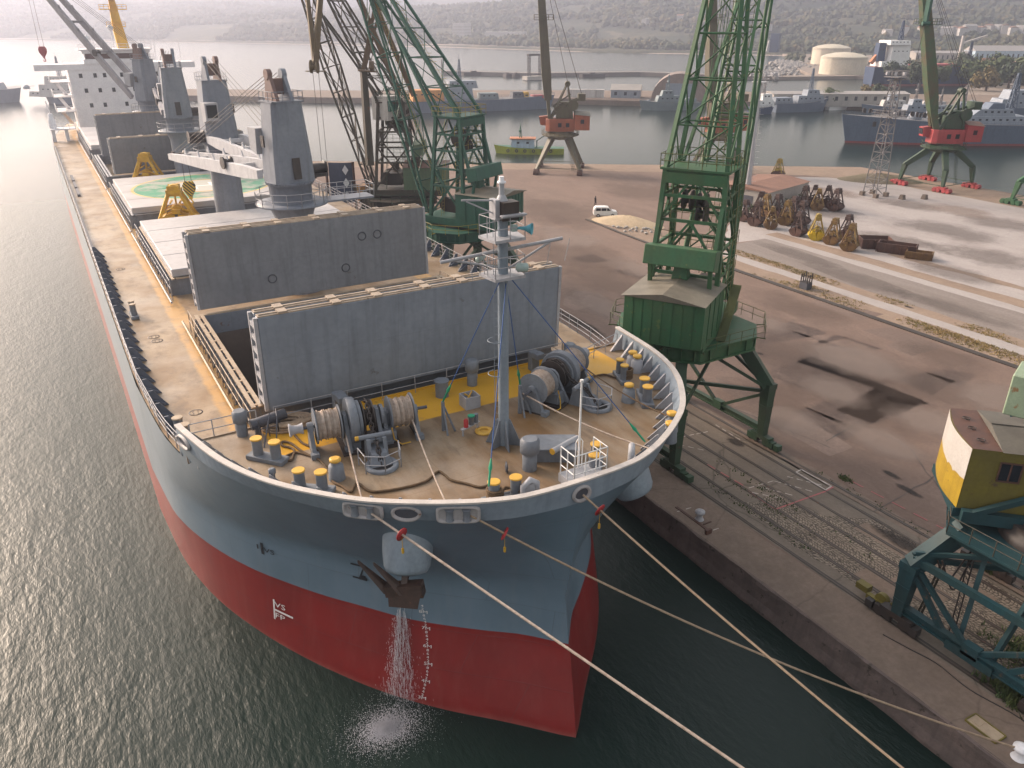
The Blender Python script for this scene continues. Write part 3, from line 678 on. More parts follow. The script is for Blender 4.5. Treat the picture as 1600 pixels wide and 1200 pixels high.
t.tube((.45, 7.9, 26.85), (.45, 7.9, 27.1), .3, .16, n=10); t.tube((.45, 7.9, 27.1), (.45, 7.9, 27.65), .13, n=10); t.build('mast_head', greyL, mast)
MB().lathe((.45, 7.9, 27.65), [(.2, 0), (.2, .08), (.12, .1), (.12, .3)], n=12).build('mast_lamp', white, mast)
hn = MB(); hn.lathe((.9, 7.2, 25.65), [(.06, 0), (.09, .35), (.28, .7), (.24, .7), (.03, .3)], axis=(.7, -.72, 0), n=16, capt=False); hn.build('fog_horn', paint('turquoise_horn_paint', (.10, .38, .48), bmp=0), mast)
lampP = paint('pale_green_lamp_paint', (.40, .52, .50), bmp=0); MB().cbox((.85, 7.45, 25.6), (.25, .25, .3)).build('horn_box', lampP, mast); hb2 = MB(); hb2.lathe((.8, 7.2, 23.75), [(.1, 0), (.22, .1), (.22, .55), (.1, .62)], axis=(.9, -.4, 0), n=12); hb2.build('floodlight', lampP, mast); hb2 = MB(); hb2.lathe((-.5, 8.7, 23.9), [(.1, 0), (.16, .1), (.16, .5), (.1, .6)], axis=(.8, .3, .3), n=10); hb2.build('floodlight', lampP, mast)
ld = MB(); ld.ladder((.08, 7.75, ZF+.8), (.08, 7.75, 26), .35, .016, .4, side=(.6, -.8, 0)); 
for zz in (18.2, 20): ld.path([(.08-.5*math.sin(q*math.pi/8)+.0, 7.75-.45*math.cos(q*math.pi/8), zz) for q in range(9)], .02, 4)
ld.build('mast_ladder', mastP, mast)
for top, bot, rp in (((.3, 7.7, 23.2), (-1.6, 10.9, ZF+1.75), blueR), ((.5, 7.6, 22.9), (-3.2, 2.75, 15.2), blueR), ((.75, 7.75, 23.2), (5.6, 2.45, 15.2), blueR), ((.75, 8.1, 23.1), (3.1, 10.6, ZF+1.8), blueR)):
    a, b = Vector(top), Vector(bot); j = b.lerp(a, 1.3/(a-b).length)
    w_ = MB().tube(a, j, .028, n=5).build('mast_stay', rp, mast); d = (a-b).normalized()
    MB().lathe(b, [(.03, 0), (.055, .12), (.055, .7), (.1, .85), (.03, 1.3)], axis=d, n=8).build('turnbuckle', greenP, w_)
for x, y in ((-1.6, 10.9), (3.1, 10.6)):
    t = MB(); t.tube((x, y, ZF), (x, y, ZF+1.75), .13, .1, n=8); t.bar((x, y, ZF+1.6), (x+.5, y-.4, ZF), .09); t.bar((x, y, ZF+1.6), (x-.1, y-.7, ZF), .09); t.build('stay_post', grey, ship)
# ------------------------------------------------------------------ windlasses
def windlass(cx, cy, rz, mirror):
    st = []
    M = Matrix.Translation((cx, cy, ZF)) @ Matrix.Rotation(rz, 4, 'Z') @ Matrix.Scale(mirror, 4, (1, 0, 0))
    def put(mb, name, mat, par): 
        mb.xf(M)
        if mirror < 0: mb.f = [f[::-1] for f in mb.f]
        return mb.build(name, mat, par)
    bed = MB()
    bed.box(-1.5, -1.3, 0, 1.6, .9, .12); bed.box(-3.0, -.75, 0, -2.75, .75, .1); bed.box(2.55, -.75, 0, 2.8, .75, .1)
    wl = put(bed, 'windlass', dark, ship)
    def stand(x, w=.22):
        s = MB(); s.hexa([(x-w/2, -.85, .1), (x+w/2, -.85, .1), (x+w/2, .7, .1), (x-w/2, .7, .1), (x-w/2, -.2, 1.6), (x+w/2, -.2, 1.6), (x+w/2, .2, 1.6), (x-w/2, .2, 1.6)]); s.cbox((x, -.9, .16), (w*2, .35, .28)); s.lathe((x-w*.7, 0, 1.4), [(.26, 0), (.26, w*1.4)], (1, 0, 0), n=14); return s
    for x in (-2.88, -1.12, .98, 2.68): put(stand(x), 'bearing_stand', grey, wl)
    put(MB().lathe((-3.6, 0, 1.4), [(.08, 0), (.09, 7.0)], (1, 0, 0), n=10), 'shaft', greyD, wl)
    for x0, fl in ((-2.65, 1), (1.25, 1)):
        d = MB(); d.lathe((x0, 0, 1.4), [(.95, 0), (.95, .06), (.5, .07)], (1, 0, 0), n=28); d.lathe((x0+1.25, 0, 1.4), [(.5, 0), (.95, .02), (.95, .07)], (1, 0, 0), n=28)
        dd = put(d, 'drum_flange', grey, wl)
        rp = MB(); prof = []
        for k in range(13): prof += [(.72 + .05*math.sin(k*2.1), .08+k*.09), (.79 + .05*math.sin(k*1.7), .125+k*.09)]
        rp.lathe((x0, 0, 1.4), prof, (1, 0, 0), n=24); put(rp, 'rope_winding', ropeW, dd)
    put(MB().lathe((-3.95, 0, 1.4), [(.34, 0), (.36, .05), (.24, .18), (.22, .45), (.3, .7)], (1, 0, 0), n=18), 'warping_end', greyL, wl)
    gr = MB(); gr.lathe((-.95, 0, 1.35), [(1.22, 0), (1.27, .05), (1.27, .4), (1.22, .45)], (1, 0, 0), n=34); gr.lathe((-.45, 0, 1.35), [(1.05, 0), (1.05, .16)], (1, 0, 0), n=30); gr.hexa([(-.98, -.95, .1), (-.5, -.95, .1), (-.5, .9, .1), (-.98, .9, .1), (-.98, -.9, 1.2), (-.5, -.9, 1.2), (-.5, .9, 1.2), (-.98, .9, 1.2)]); put(gr, 'gear_case', grey, wl)
    cw = MB(); cw.lathe((-.2, 0, 1.4), [(.95, 0), (.95, .07), (.5, .1), (.42, .3), (.5, .5), (.95, .53), (.95, .6)], (1, 0, 0), n=26); put(cw, 'chain_wheel', dark, wl)
    bb = MB(); bb.path([(.1+.22*math.cos(t), 0, 1.4+.0) for t in (0, 1)], .01, 3)
    fb = MB(); fb.hexa([(.5, -1.35, .1), (.7, -1.35, .1), (.7, .4, .1), (.5, .4, .1), (.5, -.3, 1.95), (.7, -.3, 1.95), (.7, .2, 1.95), (.5, .2, 1.95)]); put(fb, 'wheel_frame', grey, wl); fb = MB(); fb.hexa([(-1.2, -1.3, .1), (-1.0, -1.3, .1), (-1.0, .4, .1), (-1.2, .4, .1), (-1.2, -.3, 1.9), (-1.0, -.3, 1.9), (-1.0, .2, 1.9), (-1.2, .2, 1.9)]); put(fb, 'wheel_frame', grey, wl)
    mo = MB(); mo.lathe((.72, .35, 1.3), [(.3, 0), (.3, .9)], (1, 0, 0), n=14); mo.cbox((1.0, .2, 1.05), (.5, .7, .9)); mo.cbox((1.0, -.6, .5), (.85, .8, .6)); mo.lathe((.75, -.2, 1.55), [(.55, 0), (.55, .16)], (1, 0, 0), n=22); mo.cbox((1.5, .75, .7), (.9, .4, .5)); put(mo, 'motor', grey, wl)
    hs = MB(); hs.path([(1.2, -.9, 1.0), (1.25, -1.1, .4), (1.6, -1.3, .12), (2.1, -1.2, .1)], .04, 5); hs.path([(-1.3, .5, 1.7), (-1.35, .3, 2.1), (-1.6, .1, 1.8)], .03, 5); hs.cbox((-1.4, .55, 1.5), (.12, .08, .9)); put(hs, 'control_lever', yellow, wl)
    # chain: links alternately turned, from the wheel over the stopper into the hawse pipe
    ch = MB(); a = Vector((.1, -.5, 2.25)); pts = [Vector((.1, .45, 2.2)), Vector((.1, 0, 2.38)), Vector((.1, -.45, 2.2)), Vector((.1, -1.15, 1.35)), Vector((.1, -1.75, 1.1)), Vector((.1, -2.2, .95)), Vector((.1, -2.75, .35)), Vector((.1, -2.95, -.1))]
    L = [0]
    for p, q in zip(pts, pts[1:]): L.append(L[-1]+(q-p).length)
    n = int(L[-1]/.26)
    for i in range(n):
        t = (i+.5)/n*L[-1]; j = max(k for k in range(len(L)-1) if L[k] <= t); p = pts[j].lerp(pts[j+1], (t-L[j])/(L[j+1]-L[j])); d = (pts[j+1]-pts[j]).normalized()
        sd_ = Vector((1, 0, 0)) if i % 2 else d.cross(Vector((1, 0, 0)))
        ch.path([p + d*.21*math.cos(q*math.pi/5) + sd_*.11*math.sin(q*math.pi/5) for q in range(10)], .042, 5, closed=True)
    put(ch, 'anchor_chain', dark, wl)
    cs = MB()
    for x in (-.32, .52): cs.hexa([(x-.1, -2.5, 0), (x+.1, -2.5, 0), (x+.1, -1.3, 0), (x-.1, -1.3, 0), (x-.1, -2.1, 1.15), (x+.1, -2.1, 1.15), (x+.1, -1.6, 1.15), (x-.1, -1.6, 1.15)])
    cs.tube((-.75, -1.8, 1.2), (.95, -1.8, 1.2), .13, n=10); cs.cbox((.1, -1.8, 1.0), (.7, .4, .2)); cs.hexa([(-.5, -3.0, .02), (.7, -3.0, .02), (.62, -1.5, .02), (-.42, -1.5, .02), (-.3, -2.6, .55), (.5, -2.6, .55), (.5, -1.6, .8), (-.3, -1.6, .8)])
    c2 = put(cs, 'chain_stopper', grey, wl)
    put(MB().lathe((-.75, -1.8, 1.2), [(.12, 0), (.12, -.18)], (1, 0, 0), n=10), 'stopper_wheel', yellow, c2)
    hp = MB(); hp.lathe((.1, -2.95, 0), [(.86, 0), (.86, .1), (.8, .16), (.62, .16), (.58, .02)], n=28, capt=False)
    hw = put(hp, 'hawse_pipe', grey, wl); put(MB().disc((.1, -2.95, .03), .6, 26), 'hawse_opening', black, hw)
    hr = MB(); hr.rail([(-.95, -2.4, 0), (-.8, -3.4, 0), (.1, -3.8, 0), (1.0, -3.4, 0), (1.15, -2.4, 0)], 1.0, (.5, 1.0), 1.0, .028); put(hr, 'hawse_railing', greyL, hw)
windlass(-5.7, 11.9, R(-8), 1)
windlass(6.1, 11.6, R(28), -1)
# ------------------------------------------------------------------ bollards, rollers, ventilators and small fittings of the forecastle
capM = paint('bollard_cap_paint', (.68, .40, .06), (.60, .34, .05), (.3, .18, .08), .1, scale=2, streak=False)
def bollards(x, y, rz, z=ZF, s=1.0, yel=True):
    M = Matrix.Translation((x, y, z)) @ Matrix.Rotation(rz, 4, 'Z')
    b = MB().cbox((0, 0, .13), (2.2*s, .72*s, .26)).xf(M).build('double_bollard', grey, ship, bevel=.03)
    for k in (-.55, .55):
        p = MB().lathe((k*s, 0, .26), [(.27*s, 0), (.26*s, .85), (.27*s, .87)], n=20).xf(M).build('post', grey, b)
        MB().lathe((k*s, 0, 1.12), [(.3*s, 0), (.31*s, .03), (.31*s, .07), (.29*s, .09)], n=22).xf(M).build('post_cap', capM if yel else beige, p)
bollards(-10.85, 12.5, R(-50)); bollards(-9.8, 8.4, R(-38)); bollards(-2.15, 2.85+.25, R(-8)); bollards(3.15, 3.3, R(50)); bollards(11.0, 11.4, R(70), s=.85); bollards(10.4, 8.3, R(60), s=1.05)
bollards(-14.0, 19.4, R(-80), ZM, yel=False); bollards(-13.9, 43, R(90), ZM, .8, False)
for x, y in ((-8.35, 9.0), (9.45, 8.7), *[tuple(at(*q, 14.95)[:2]) for q in ((989, 551), (996, 557), (1050, 646), (1048, 662))]):
    p = MB().lathe((x, y, ZF), [(.42, 0), (.36, .75), (.24, .8), (.24, .95)], n=18).build('roller_pedestal', grey if y < 12 and x < 10 else greyL, ship)
    MB().lathe((x, y, ZF+.95), [(.2, 0), (.29, .06), (.29, .17), (.2, .22)], n=18).build('roller_cap', capM, p)
def vent(x, y, hgt, r, mat=grey):
    MB().lathe((x, y, ZF), [(r*.75, 0), (r*.75, hgt*.45), (r*.6, hgt*.5), (r, hgt*.58), (r, hgt*.93), (r*.75, hgt)], n=16).build('mushroom_ventilator', mat, ship)
vent(-11.35, 15.9, 1.5, .4); vent(2.5, 15.4, 1.7, .42); vent(.35, 5.0, 1.75, .5); vent(9.6, 15.2, 1.4, .4)
v = MB(); v.box(-6.3, 15.2, ZF, -5.7, 15.7, ZF+1.5); v.box(-6.3, 14.4, ZF+1.2, -5.7, 15.2, ZF+1.6); v.build('goose_neck_vent', grey, ship, bevel=.04)
v = MB(); v.box(6.7, 15.2, ZF, 7.3, 15.7, ZF+1.3); v.box(6.7, 14.6, ZF+1.0, 7.3, 15.2, ZF+1.4); v.build('goose_neck_vent', grey, ship, bevel=.04)
MB().lathe((.2, 14.9, ZF), [(.42, 0), (.42, .95), (.47, .97), (.47, 1.03)], n=8, sm=False).build('deck_locker', grey, ship)
bx = MB(); bx.box(.55, 12.4, ZF, 1.5, 12.46, ZF+.75); bx.box(.55, 13.24, ZF, 1.5, 13.3, ZF+.75); bx.box(.55, 12.46, ZF, .61, 13.24, ZF+.75); bx.box(1.44, 12.46, ZF, 1.5, 13.24, ZF+.75); bx.box(.61, 12.46, ZF, 1.44, 13.24, ZF+.4)
bo = bx.build('open_tray', greyL, ship); t = MB(); t.bar((.7, 12.6, ZF+.5), (1.3, 13.1, ZF+.8), .07); t.bar((1.2, 12.6, ZF+.45), (.8, 13.1, ZF+.75), .07); t.build('tools', yellow, bo)
hc = MB(); hc.cbox((2.1, 5.55, ZF+.36), (2.3, 1.5, .72), R(-30)); hc.cbox((2.1, 5.55, ZF+.76), (2.45, 1.65, .09), R(-30)); hz = hc.build('hatch_box', grey, ship, bevel=.03)
t = MB(); t.lathe((1.5, 4.7, ZF+.82), [(.16, 0), (.16, 2.0)], axis=(.87, -.35+.6, 0), n=12); t.build('hatch_counterweight', greyL, hz); MB().lathe((1.5, 4.7, ZF+.82), [(.17, -.03), (.17, 0.02)], axis=(.87, .25, 0), n=12).build('counterweight_end', yellow, hz)
t = MB(); t.lathe((-.9, 5.3, ZF+.3), [(.12, 0), (.3, .05), (.3, .1), (.12, .14)], (1, -.4, 0), n=14); t.bar((-.8, 5.3, ZF), (-.8, 5.3, ZF+.3), .1); t.build('valve_wheel', greyD, ship)
vs = MB(); vs.bar((-1.1, 9.7, ZF+.42), (.2, 10.2, ZF+.42), .2, .06); 
for x, y in ((-1.0, 9.75), (.1, 10.15)): vs.bar((x, y, ZF), (x, y, ZF+.42), .08)
v0 = vs.build('hydrant_stand', greyL, ship)
MB().lathe((-.75, 9.85, ZF+.45), [(.13, 0), (.13, .42), (.06, .5)], n=10).build('hydrant', redP, v0)
t = MB(); t.lathe((-.35, 10.0, ZF+.45), [(.15, 0), (.15, .4), (.2, .42), (.2, .48)], n=10); t.lathe((.0, 10.12, ZF+.45), [(.13, 0), (.13, .5)], n=10); t.build('valve', grey, v0)
MB().lathe((-.35, 10.0, ZF+.95), [(.2, 0), (.2, .05)], n=12).build('valve_handwheel', greenP, v0)
MB().lathe((.25, 9.65, ZF+.005), [(.5, 0), (.52, .05), (.26, .1), (.25, .02)], n=24, capt=False).build('deck_ring', capM, ship)
MB().lathe((-11.2, 10.0, ZF), [(.14, 0), (.12, .6), (.18, .65), (.18, .85), (.1, .92)], n=10).build('sounding_pipe', grey, ship)
pr = MB(); pr.lathe((-10.9, 15.7, ZF+.55), [(.3, 0), (.3, 2.0)], (.95, .1, .08), n=12); pr.bar((-10.6, 15.5, ZF), (-10.6, 15.5, ZF+.5), .3); pr.bar((-9.5, 15.6, ZF), (-9.5, 15.6, ZF+.5), .3); pr.build('hydraulic_motor', greyD, ship)
pr = MB(); pr.rail([(-10.6, 15.0, ZF), (-9.6, 15.0, ZF), (-9.4, 16.0, ZF)], 1.1, (.5, 1.0), .6, .03); pr.bar((-10.7, 13.9, ZF), (-9.9, 15.2, ZF+1.3), .06); pr.bar((-10.1, 13.7, ZF), (-9.5, 15.2, ZF+1.3), .06); pr.build('access_ladder', greyD, ship)
# bow platform with white rails and jack staff
bp = MB(); bp.box(.9, 1.9, ZF+.1, 2.9, 3.2, ZF+.55); b0 = bp.build('bow_platform', greyL, ship)
r = MB(); r.rail([(.95, 3.1, ZF+.55), (.95, 1.95, ZF+.55), (2.85, 1.95, ZF+.55), (2.85, 3.1, ZF+.55)], 1.5, (.33, .66, 1.0), .65, .035); r.build('platform_railing', whiteP, b0)
js = MB(); js.tube((2.0, 3.1, ZF+.5), (2.0, 3.1, ZF+5.2), .06, .045, n=8); js.path([(1.8, 3.1, ZF+.5), (1.8, 3.1, ZF+2.0), (2.0, 3.1, ZF+2.3), (2.2, 3.1, ZF+2.0), (2.2, 3.1, ZF+.5)], .03, 5); js.lathe((2.0, 3.1, ZF+5.2), [(.09, 0), (.09, .12)], n=8); js.build('jack_staff', whiteP, b0)
for x, y, a in ((5.0, 2.75, .9), (-1.15, 2.5, 0)):
    t = MB(); t.path([(x-.35*math.cos(a), y-.35*math.sin(a), ZF), (x-.35*math.cos(a), y-.35*math.sin(a), ZF+.9), (x, y, ZF+1.15), (x+.35*math.cos(a), y+.35*math.sin(a), ZF+.9), (x+.35*math.cos(a), y+.35*math.sin(a), ZF)], .17, 8); t.cbox((x, y, ZF+.5), (.5, .2, .9), a); t.build('panama_chock', greyL, ship)
# ------------------------------------------------------------------ anchor, its bolster, marks on the hull
p0 = port_pt(634, 846); u, v, n = hull_frame(p0)
ax = (n*.62 + Vector((0, 0, -1))*.72 + u*.05).normalized()
top = p0 - n*.9 + Vector((0, 0, .55))
hullG = paint('bolster_paint', (.27, .33, .39), (.22, .27, .33), RUST, .04)
bol = MB().lathe(top, [(1.25, 0), (1.28, .9), (1.25, 1.7), (1.14, 2.5), (1.02, 2.72), (.7, 2.85), (.55, 2.5)], axis=ax, n=26, capt=False).build('anchor_bolster', hullG, ship)
lip = top + ax*2.8
anM = paint('rusty_anchor', (.085, .05, .04), (.05, .035, .03), (.20, .09, .035), .3, scale=2)
q2 = Vector((2*cx(p0.y, p0.z)-top.x, top.y, top.z)); MB().lathe(q2, [(1.25, 0), (1.28, .9), (1.25, 1.7), (1.14, 2.5), (1.02, 2.72), (.7, 2.85), (.55, 2.5)], axis=Vector((-ax.x, ax.y, ax.z)), n=26, capt=False).build('anchor_bolster', hullG, ship)
an = MB(); cw = lip + ax*.35 + n*.35
af = -u; zz = Vector((0, 0, 1))
an.bar(lip - ax*.8, cw, .3, .3)
an.bar(cw + u*.95 - n*.05 - zz*.05, cw - u*.95 - zz*.25 + n*.1, .55, .75, .5, .6)
an.hexa([cw+u*.5-zz*.9+n*.1, cw+u*.75-zz*.75+n*.45, cw-u*.75-zz*.85+n*.45, cw-u*.6-zz*1.1+n*.1, cw+u*1.0+zz*.1-n*.1, cw+u*.95+zz*.2+n*.3, cw-u*.8+zz*.1+n*.3, cw-u*.9-n*.1])
body = an.build('anchor', anM, ship)
for q, w in ((-.15, .5), (-.95, .5)):
    f = MB(); b = cw + u*q + n*.15; tip = b + af*1.15 + zz*1.75 + n*.35
    f.hexa([b+u*.28-zz*.3, b+n*.3-zz*.1, b-u*.28+zz*.1, b-n*.25, tip+u*.05-zz*.06, tip+n*.1, tip-u*.05+zz*.05, tip-n*.06]); f.build('fluke', anM, body)
def hull_text(txt, p, size, mat, name, off=.06, center=True, wide=1.0):
    u, v, n = hull_frame(p); V, F = glyphs(txt, size)
    if not V: return
    xs = [q[0] for q in V]; cx_ = (min(xs)+max(xs))/2 if center else 0; m_ = MB(); P = []
    for q in V:
        w = p + u*(q[0]-cx_)*wide + v*q[1]
        P.append((-hbl(w.z, w.y) + n.x*off, w.y + n.y*off, w.z + n.z*off))
    m_.add(P, F); return m_.build(name, mat, hull)
def hull_strokes(p, segs, wd, mat, name, off=.06):
    u, v, n = hull_frame(p); m_ = MB()
    for (x0, y0), (x1, y1) in segs:
        d = Vector((x1-x0, y1-y0)).normalized(); q = Vector((-d.y, d.x))*wd/2; P = []
        K = max(1, int(math.hypot(x1-x0, y1-y0)/.3)); rows = []
        for i in range(K+1):
            t = i/K; c = Vector((x0+(x1-x0)*t, y0+(y1-y0)*t)); row = []
            for e in (c+q, c-q):
                w = p + u*e.x + v*e.y; row.append((-hbl(w.z, w.y)+n.x*off, w.y+n.y*off, w.z+n.z*off))
            rows.append(row)
        for a, b in zip(rows, rows[1:]): m_.face([a[0], a[1], b[1], b[0]])
    return m_.build(name, mat, hull)
markW = paint('white_hull_mark', (.75, .72, .72), bmp=0, streak=False); markB = paint('black_hull_mark', (.02, .022, .03), bmp=0, streak=False)
p = port_pt(430, 951)
hull_strokes(p, [((0, -.7), (0, .7)), ((0, 0), (1.5, -.02))], .13, markW, 'hull_mark')
hull_text('VS', port_pt(438.5, 950), .5, markW, 'hull_mark', wide=1.7); hull_text('FP', port_pt(439.5, 967), .5, markW, 'hull_mark', wide=1.7)
p = port_pt(411, 856); hull_strokes(p, [((0, -.4), (0, .4)), ], .2, markB, 'hull_mark'); hull_strokes(port_pt(404, 853), [((0, -.15), (0, .17))], .1, markB, 'hull_mark')
hull_text('VS', port_pt(422, 864), .45, markB, 'hull_mark', wide=1.7)
p = port_pt(563, 893)
hull_strokes(p, [((-.55, .42), (.32, .42)), ((.32, .46), (.0, -.38)), ((-.45, -.4), (.12, -.4))], .1, markB, 'hull_mark')
hull_strokes(p + Vector((0, 0, -.02)), [((-.04, -.36), (.46, -.36)), ((.02, -.24), (.38, -.24))], .18, markB, 'hull_mark')
def hull_path(pxs):                              # points on the hull under a polyline of photo pixels, as a function of height
    pts = []
    for (x0, y0), (x1, y1) in zip(pxs, pxs[1:]):
        for k in range(6): q = port_pt(x0+(x1-x0)*k/6, y0+(y1-y0)*k/6); pts.append((q.z, q.y))
    pts.sort()
    def f(z):
        if z <= pts[0][0]: return pts[0][1]
        for a, b in zip(pts, pts[1:]):
            if z <= b[0]: return a[1] + (b[1]-a[1])*(z-a[0])/max(b[0]-a[0], 1e-6)
        return pts[-1][1]
    return f
dm = hull_path([(661, 948), (666, 974), (669, 1010), (670, 1040), (666, 1068), (657, 1102)])
for k in range(28):
    z = .3 + k*.195; y = dm(z); pt = Vector((-hbl(z, y), y, z)); mtr = 3 + k//5
    if k % 5 == 0: hull_text('%dM' % mtr, pt, .26, markW, 'draught_mark', wide=1.6)
    else: hull_text(str((k % 5)*2), pt, .2, markW, 'draught_mark', wide=1.6)
# ------------------------------------------------------------------ deck cranes of the ship
crP = paint('ship_crane_paint', (.22, .245, .29), (.17, .19, .235), RUST, .05, scale=.4)
crT = paint('rusty_sheave_paint', (.20, .12, .10), (.14, .09, .085), RUST, .3)
def ship_crane(y, tip, cabside, jmat):
    base = MB(); base.lathe((0, y, ZM), [(1.95, 0), (1.62, .8), (1.6, 6.4), (2.0, 7.6)], n=28, capt=False); ped = base.build('crane_pedestal', crP, ship)
    pl = MB(); pl.lathe((0, y, 20.25), [(2.0, 0), (3.0, .02), (3.0, .16), (2.0, .16)], n=28); pl.box(2.0, y-1.0, 20.2, 7.0, y+1.0, 20.36); pl.build('crane_gallery', crP, ped)
    r = MB(); r.rail([(3.0*math.cos(a*math.pi/8), y+3.0*math.sin(a*math.pi/8), 20.4) for a in range(16)], 1.1, (.5, 1.0), 1.3, .03, closed=True); r.rail([(3, y-1, 20.36), (7, y-1, 20.36), (7, y+1, 20.36), (3, y+1, 20.36)], 1.1, (.5, 1.0), 1.2, .03); r.build('gallery_railing', greyL, ped)
    T = Vector(tip); d2 = Vector((T.x, T.y-y)); yaw = math.atan2(-d2.x, d2.y); M = Matrix.Translation((0, y, 0)) @ Matrix.Rotation(yaw, 4, 'Z')
    ho = MB(); ho.lathe((0, 0, 20.4), [(1.75, 0), (1.75, 1.5), (1.95, 1.55), (1.95, 1.8)], n=28)
    for i in range(28): a = i/28*2*math.pi; ho.cbox((1.98*math.cos(a), 1.98*math.sin(a), 22.12), (.08, .08, .1))
    def ring(w, d, c, z, oy=0): return [(-w, -d+c+oy, z), (-w+c, -d+oy, z), (w-c, -d+oy, z), (w, -d+c+oy, z), (w, d-c+oy, z), (w-c, d+oy, z), (-w+c, d+oy, z), (-w, d-c+oy, z)]
    ho.loft([ring(1.75, 1.55, .38, 22.2), ring(1.68, 1.5, .38, 24), ring(1.32, 1.25, .34, 28.5, -.05)])
    hs = ho.xf(M).build('crane_house', crP, ped)
    cp = MB(); cp.prism([(-1.38, -1.32), (1.38, -1.32), (1.38, 1.2), (-1.38, 1.2)], 28.46, 28.56); cp.rail([(-1.3, 1.1, 28.4), (-1.3, -1.4, 28.4), (1.3, -1.4, 28.4), (1.3, 1.1, 28.4)], .9, (.5, 1.0), .9, .025)
    cp.xf(M).build('house_top_railing', crP, hs)
    for sg in (-1, 1):
        e = MB(); X = sg*.62; e.hexa([(X-.14, -1.0, 28.4), (X+.14, -1.0, 28.4), (X+.14, 1.25, 28.4), (X-.14, 1.25, 28.4), (X-.14, .1, 30.5), (X+.14, .1, 30.5), (X+.14, .75, 30.6), (X-.14, .75, 30.6)]); e.lathe((X-.2, .45, 30.5), [(.42, 0), (.42, .4)], (1, 0, 0), n=16); e.xf(M).build('sheave_post', crT if sg < 0 else crP, hs)
    t = MB(); t.box(-.5, .2, 29.0, .5, .6, 30.2); t.xf(M).build('sheave_block', crT, hs)
    c = MB(); X = 1.25*cabside; c.hexa([(X-.7, 1.5, 24.3), (X+.7, 1.5, 24.3), (X+.7, 2.7, 24.6), (X-.7, 2.7, 24.6), (X-.7, 1.2, 26.4), (X+.7, 1.2, 26.4), (X+.7, 2.8, 26.4), (X-.7, 2.8, 26.4)]); cb_ = c.xf(M).build('operator_cab', greyL, hs)
    MB().face([(X-.55, 2.79, 24.9), (X+.55, 2.79, 24.9), (X+.55, 2.84, 26.2), (X-.55, 2.84, 26.2)]).xf(M).build('cab_window', glassD, cb_)
    dr_ = MB(); dr_.lathe((1.75, .2, 22.9), [(.55, 0), (.55, .08), (.4, .1), (.4, 1.6), (.55, 1.62), (.55, 1.7)], (1, 0, 0), n=16); dr_.cbox((2.4, .2, 22.35), (2.2, .9, .3)); dr_.xf(M).build('winch_drum', dark, hs)
    dd = MB(); dd.face([(-.35, -1.72, 22.5), (.35, -1.72, 22.5), (.35, -1.62, 24.2), (-.35, -1.62, 24.2)]); dd.xf(M).build('access_door', dark, hs); dd = MB(); dd.cbox((-1.95, 0, 25.5), (.12, .5, .9)); dd.xf(M).build('access_door', dark, hs)
    # jib: two tapering box girders with ties
    L = math.hypot(d2.x, d2.y); j = MB()
    h0 = Vector((0, 1.9, 22.6)); e0 = Vector((0, L, T.z))
    def pt(t, sg, z=0): return h0.lerp(e0, t) + Vector((sg*(1.75 - .75*t), 0, z))
    for sg in (-1, 1):
        ks = [0, .12, .5, .9, 1.0]; hh = [.7, 1.05, 1.1, .75, .6]
        for i in range(4): j.bar(pt(ks[i], sg), pt(ks[i+1], sg), .5, hh[i], .5, hh[i+1])
        for t in (.3, .45, .62, .78): p = pt(t, sg, .55); j.hexa([p+Vector((-.06, -.3, 0)), p+Vector((.06, -.3, 0)), p+Vector((.06, .3, 0)), p+Vector((-.06, .3, 0)), p+Vector((-.06, -.06, .55)), p+Vector((.06, -.06, .55)), p+Vector((.06, .06, .55)), p+Vector((-.06, .06, .55))])
    for t in (.08, .33, .55, .77, .96): j.bar(pt(t, -1), pt(t, 1), .3, .4)
    jb = j.xf(M).build('jib', jmat, ped)
    hd = MB(); hd.lathe(pt(.99, -1) + Vector((.2, .3, 0)), [(.5, 0), (.5, .25), (.3, .3), (.3, 1.2), (.5, 1.25), (.5, 1.5)], (1, 0, 0), n=14); hd.xf(M).build('jib_sheaves', dark, jb); hd = MB(); hd.lathe(pt(.3, -1.0) + Vector((-.5, 0, .5)), [(.55, 0), (.55, .15), (.35, .2), (.35, .7), (.55, .75), (.55, .9)], (1, 0, 0), n=14); hd.xf(M).build('jib_sheaves', dark, jb)
    wr = MB()
    for sg, q in ((-1, .55), (1, .55), (-.3, .2), (.3, .2)): wr.tube(Vector((sg*.62, .5, 30.6)), pt(.97, sg*.9, .5), .03, n=4)
    wr.xf(M).build('luffing_wire', dark, jb)
    return M @ pt(1.0, 0)
jw = paint('white_jib_paint', (.58, .58, .60), (.48, .48, .51), RUST, .06, scale=1); jp = paint('grey_jib_paint', (.30, .29, .31), (.24, .23, .25), RUST, .08)
J1 = ship_crane(43.5, (-4.6, 70.5, 21.0), -1, jw)
J2 = ship_crane(71.3, (2.6, 47.5, 21.9), 1, jw)
J3 = ship_crane(99.0, (1.5, 124.0, 24.0), -1, jp)
tipp = aty(34, -62, 148)
J4 = ship_crane(128.2, tuple(tipp), -1, jp)
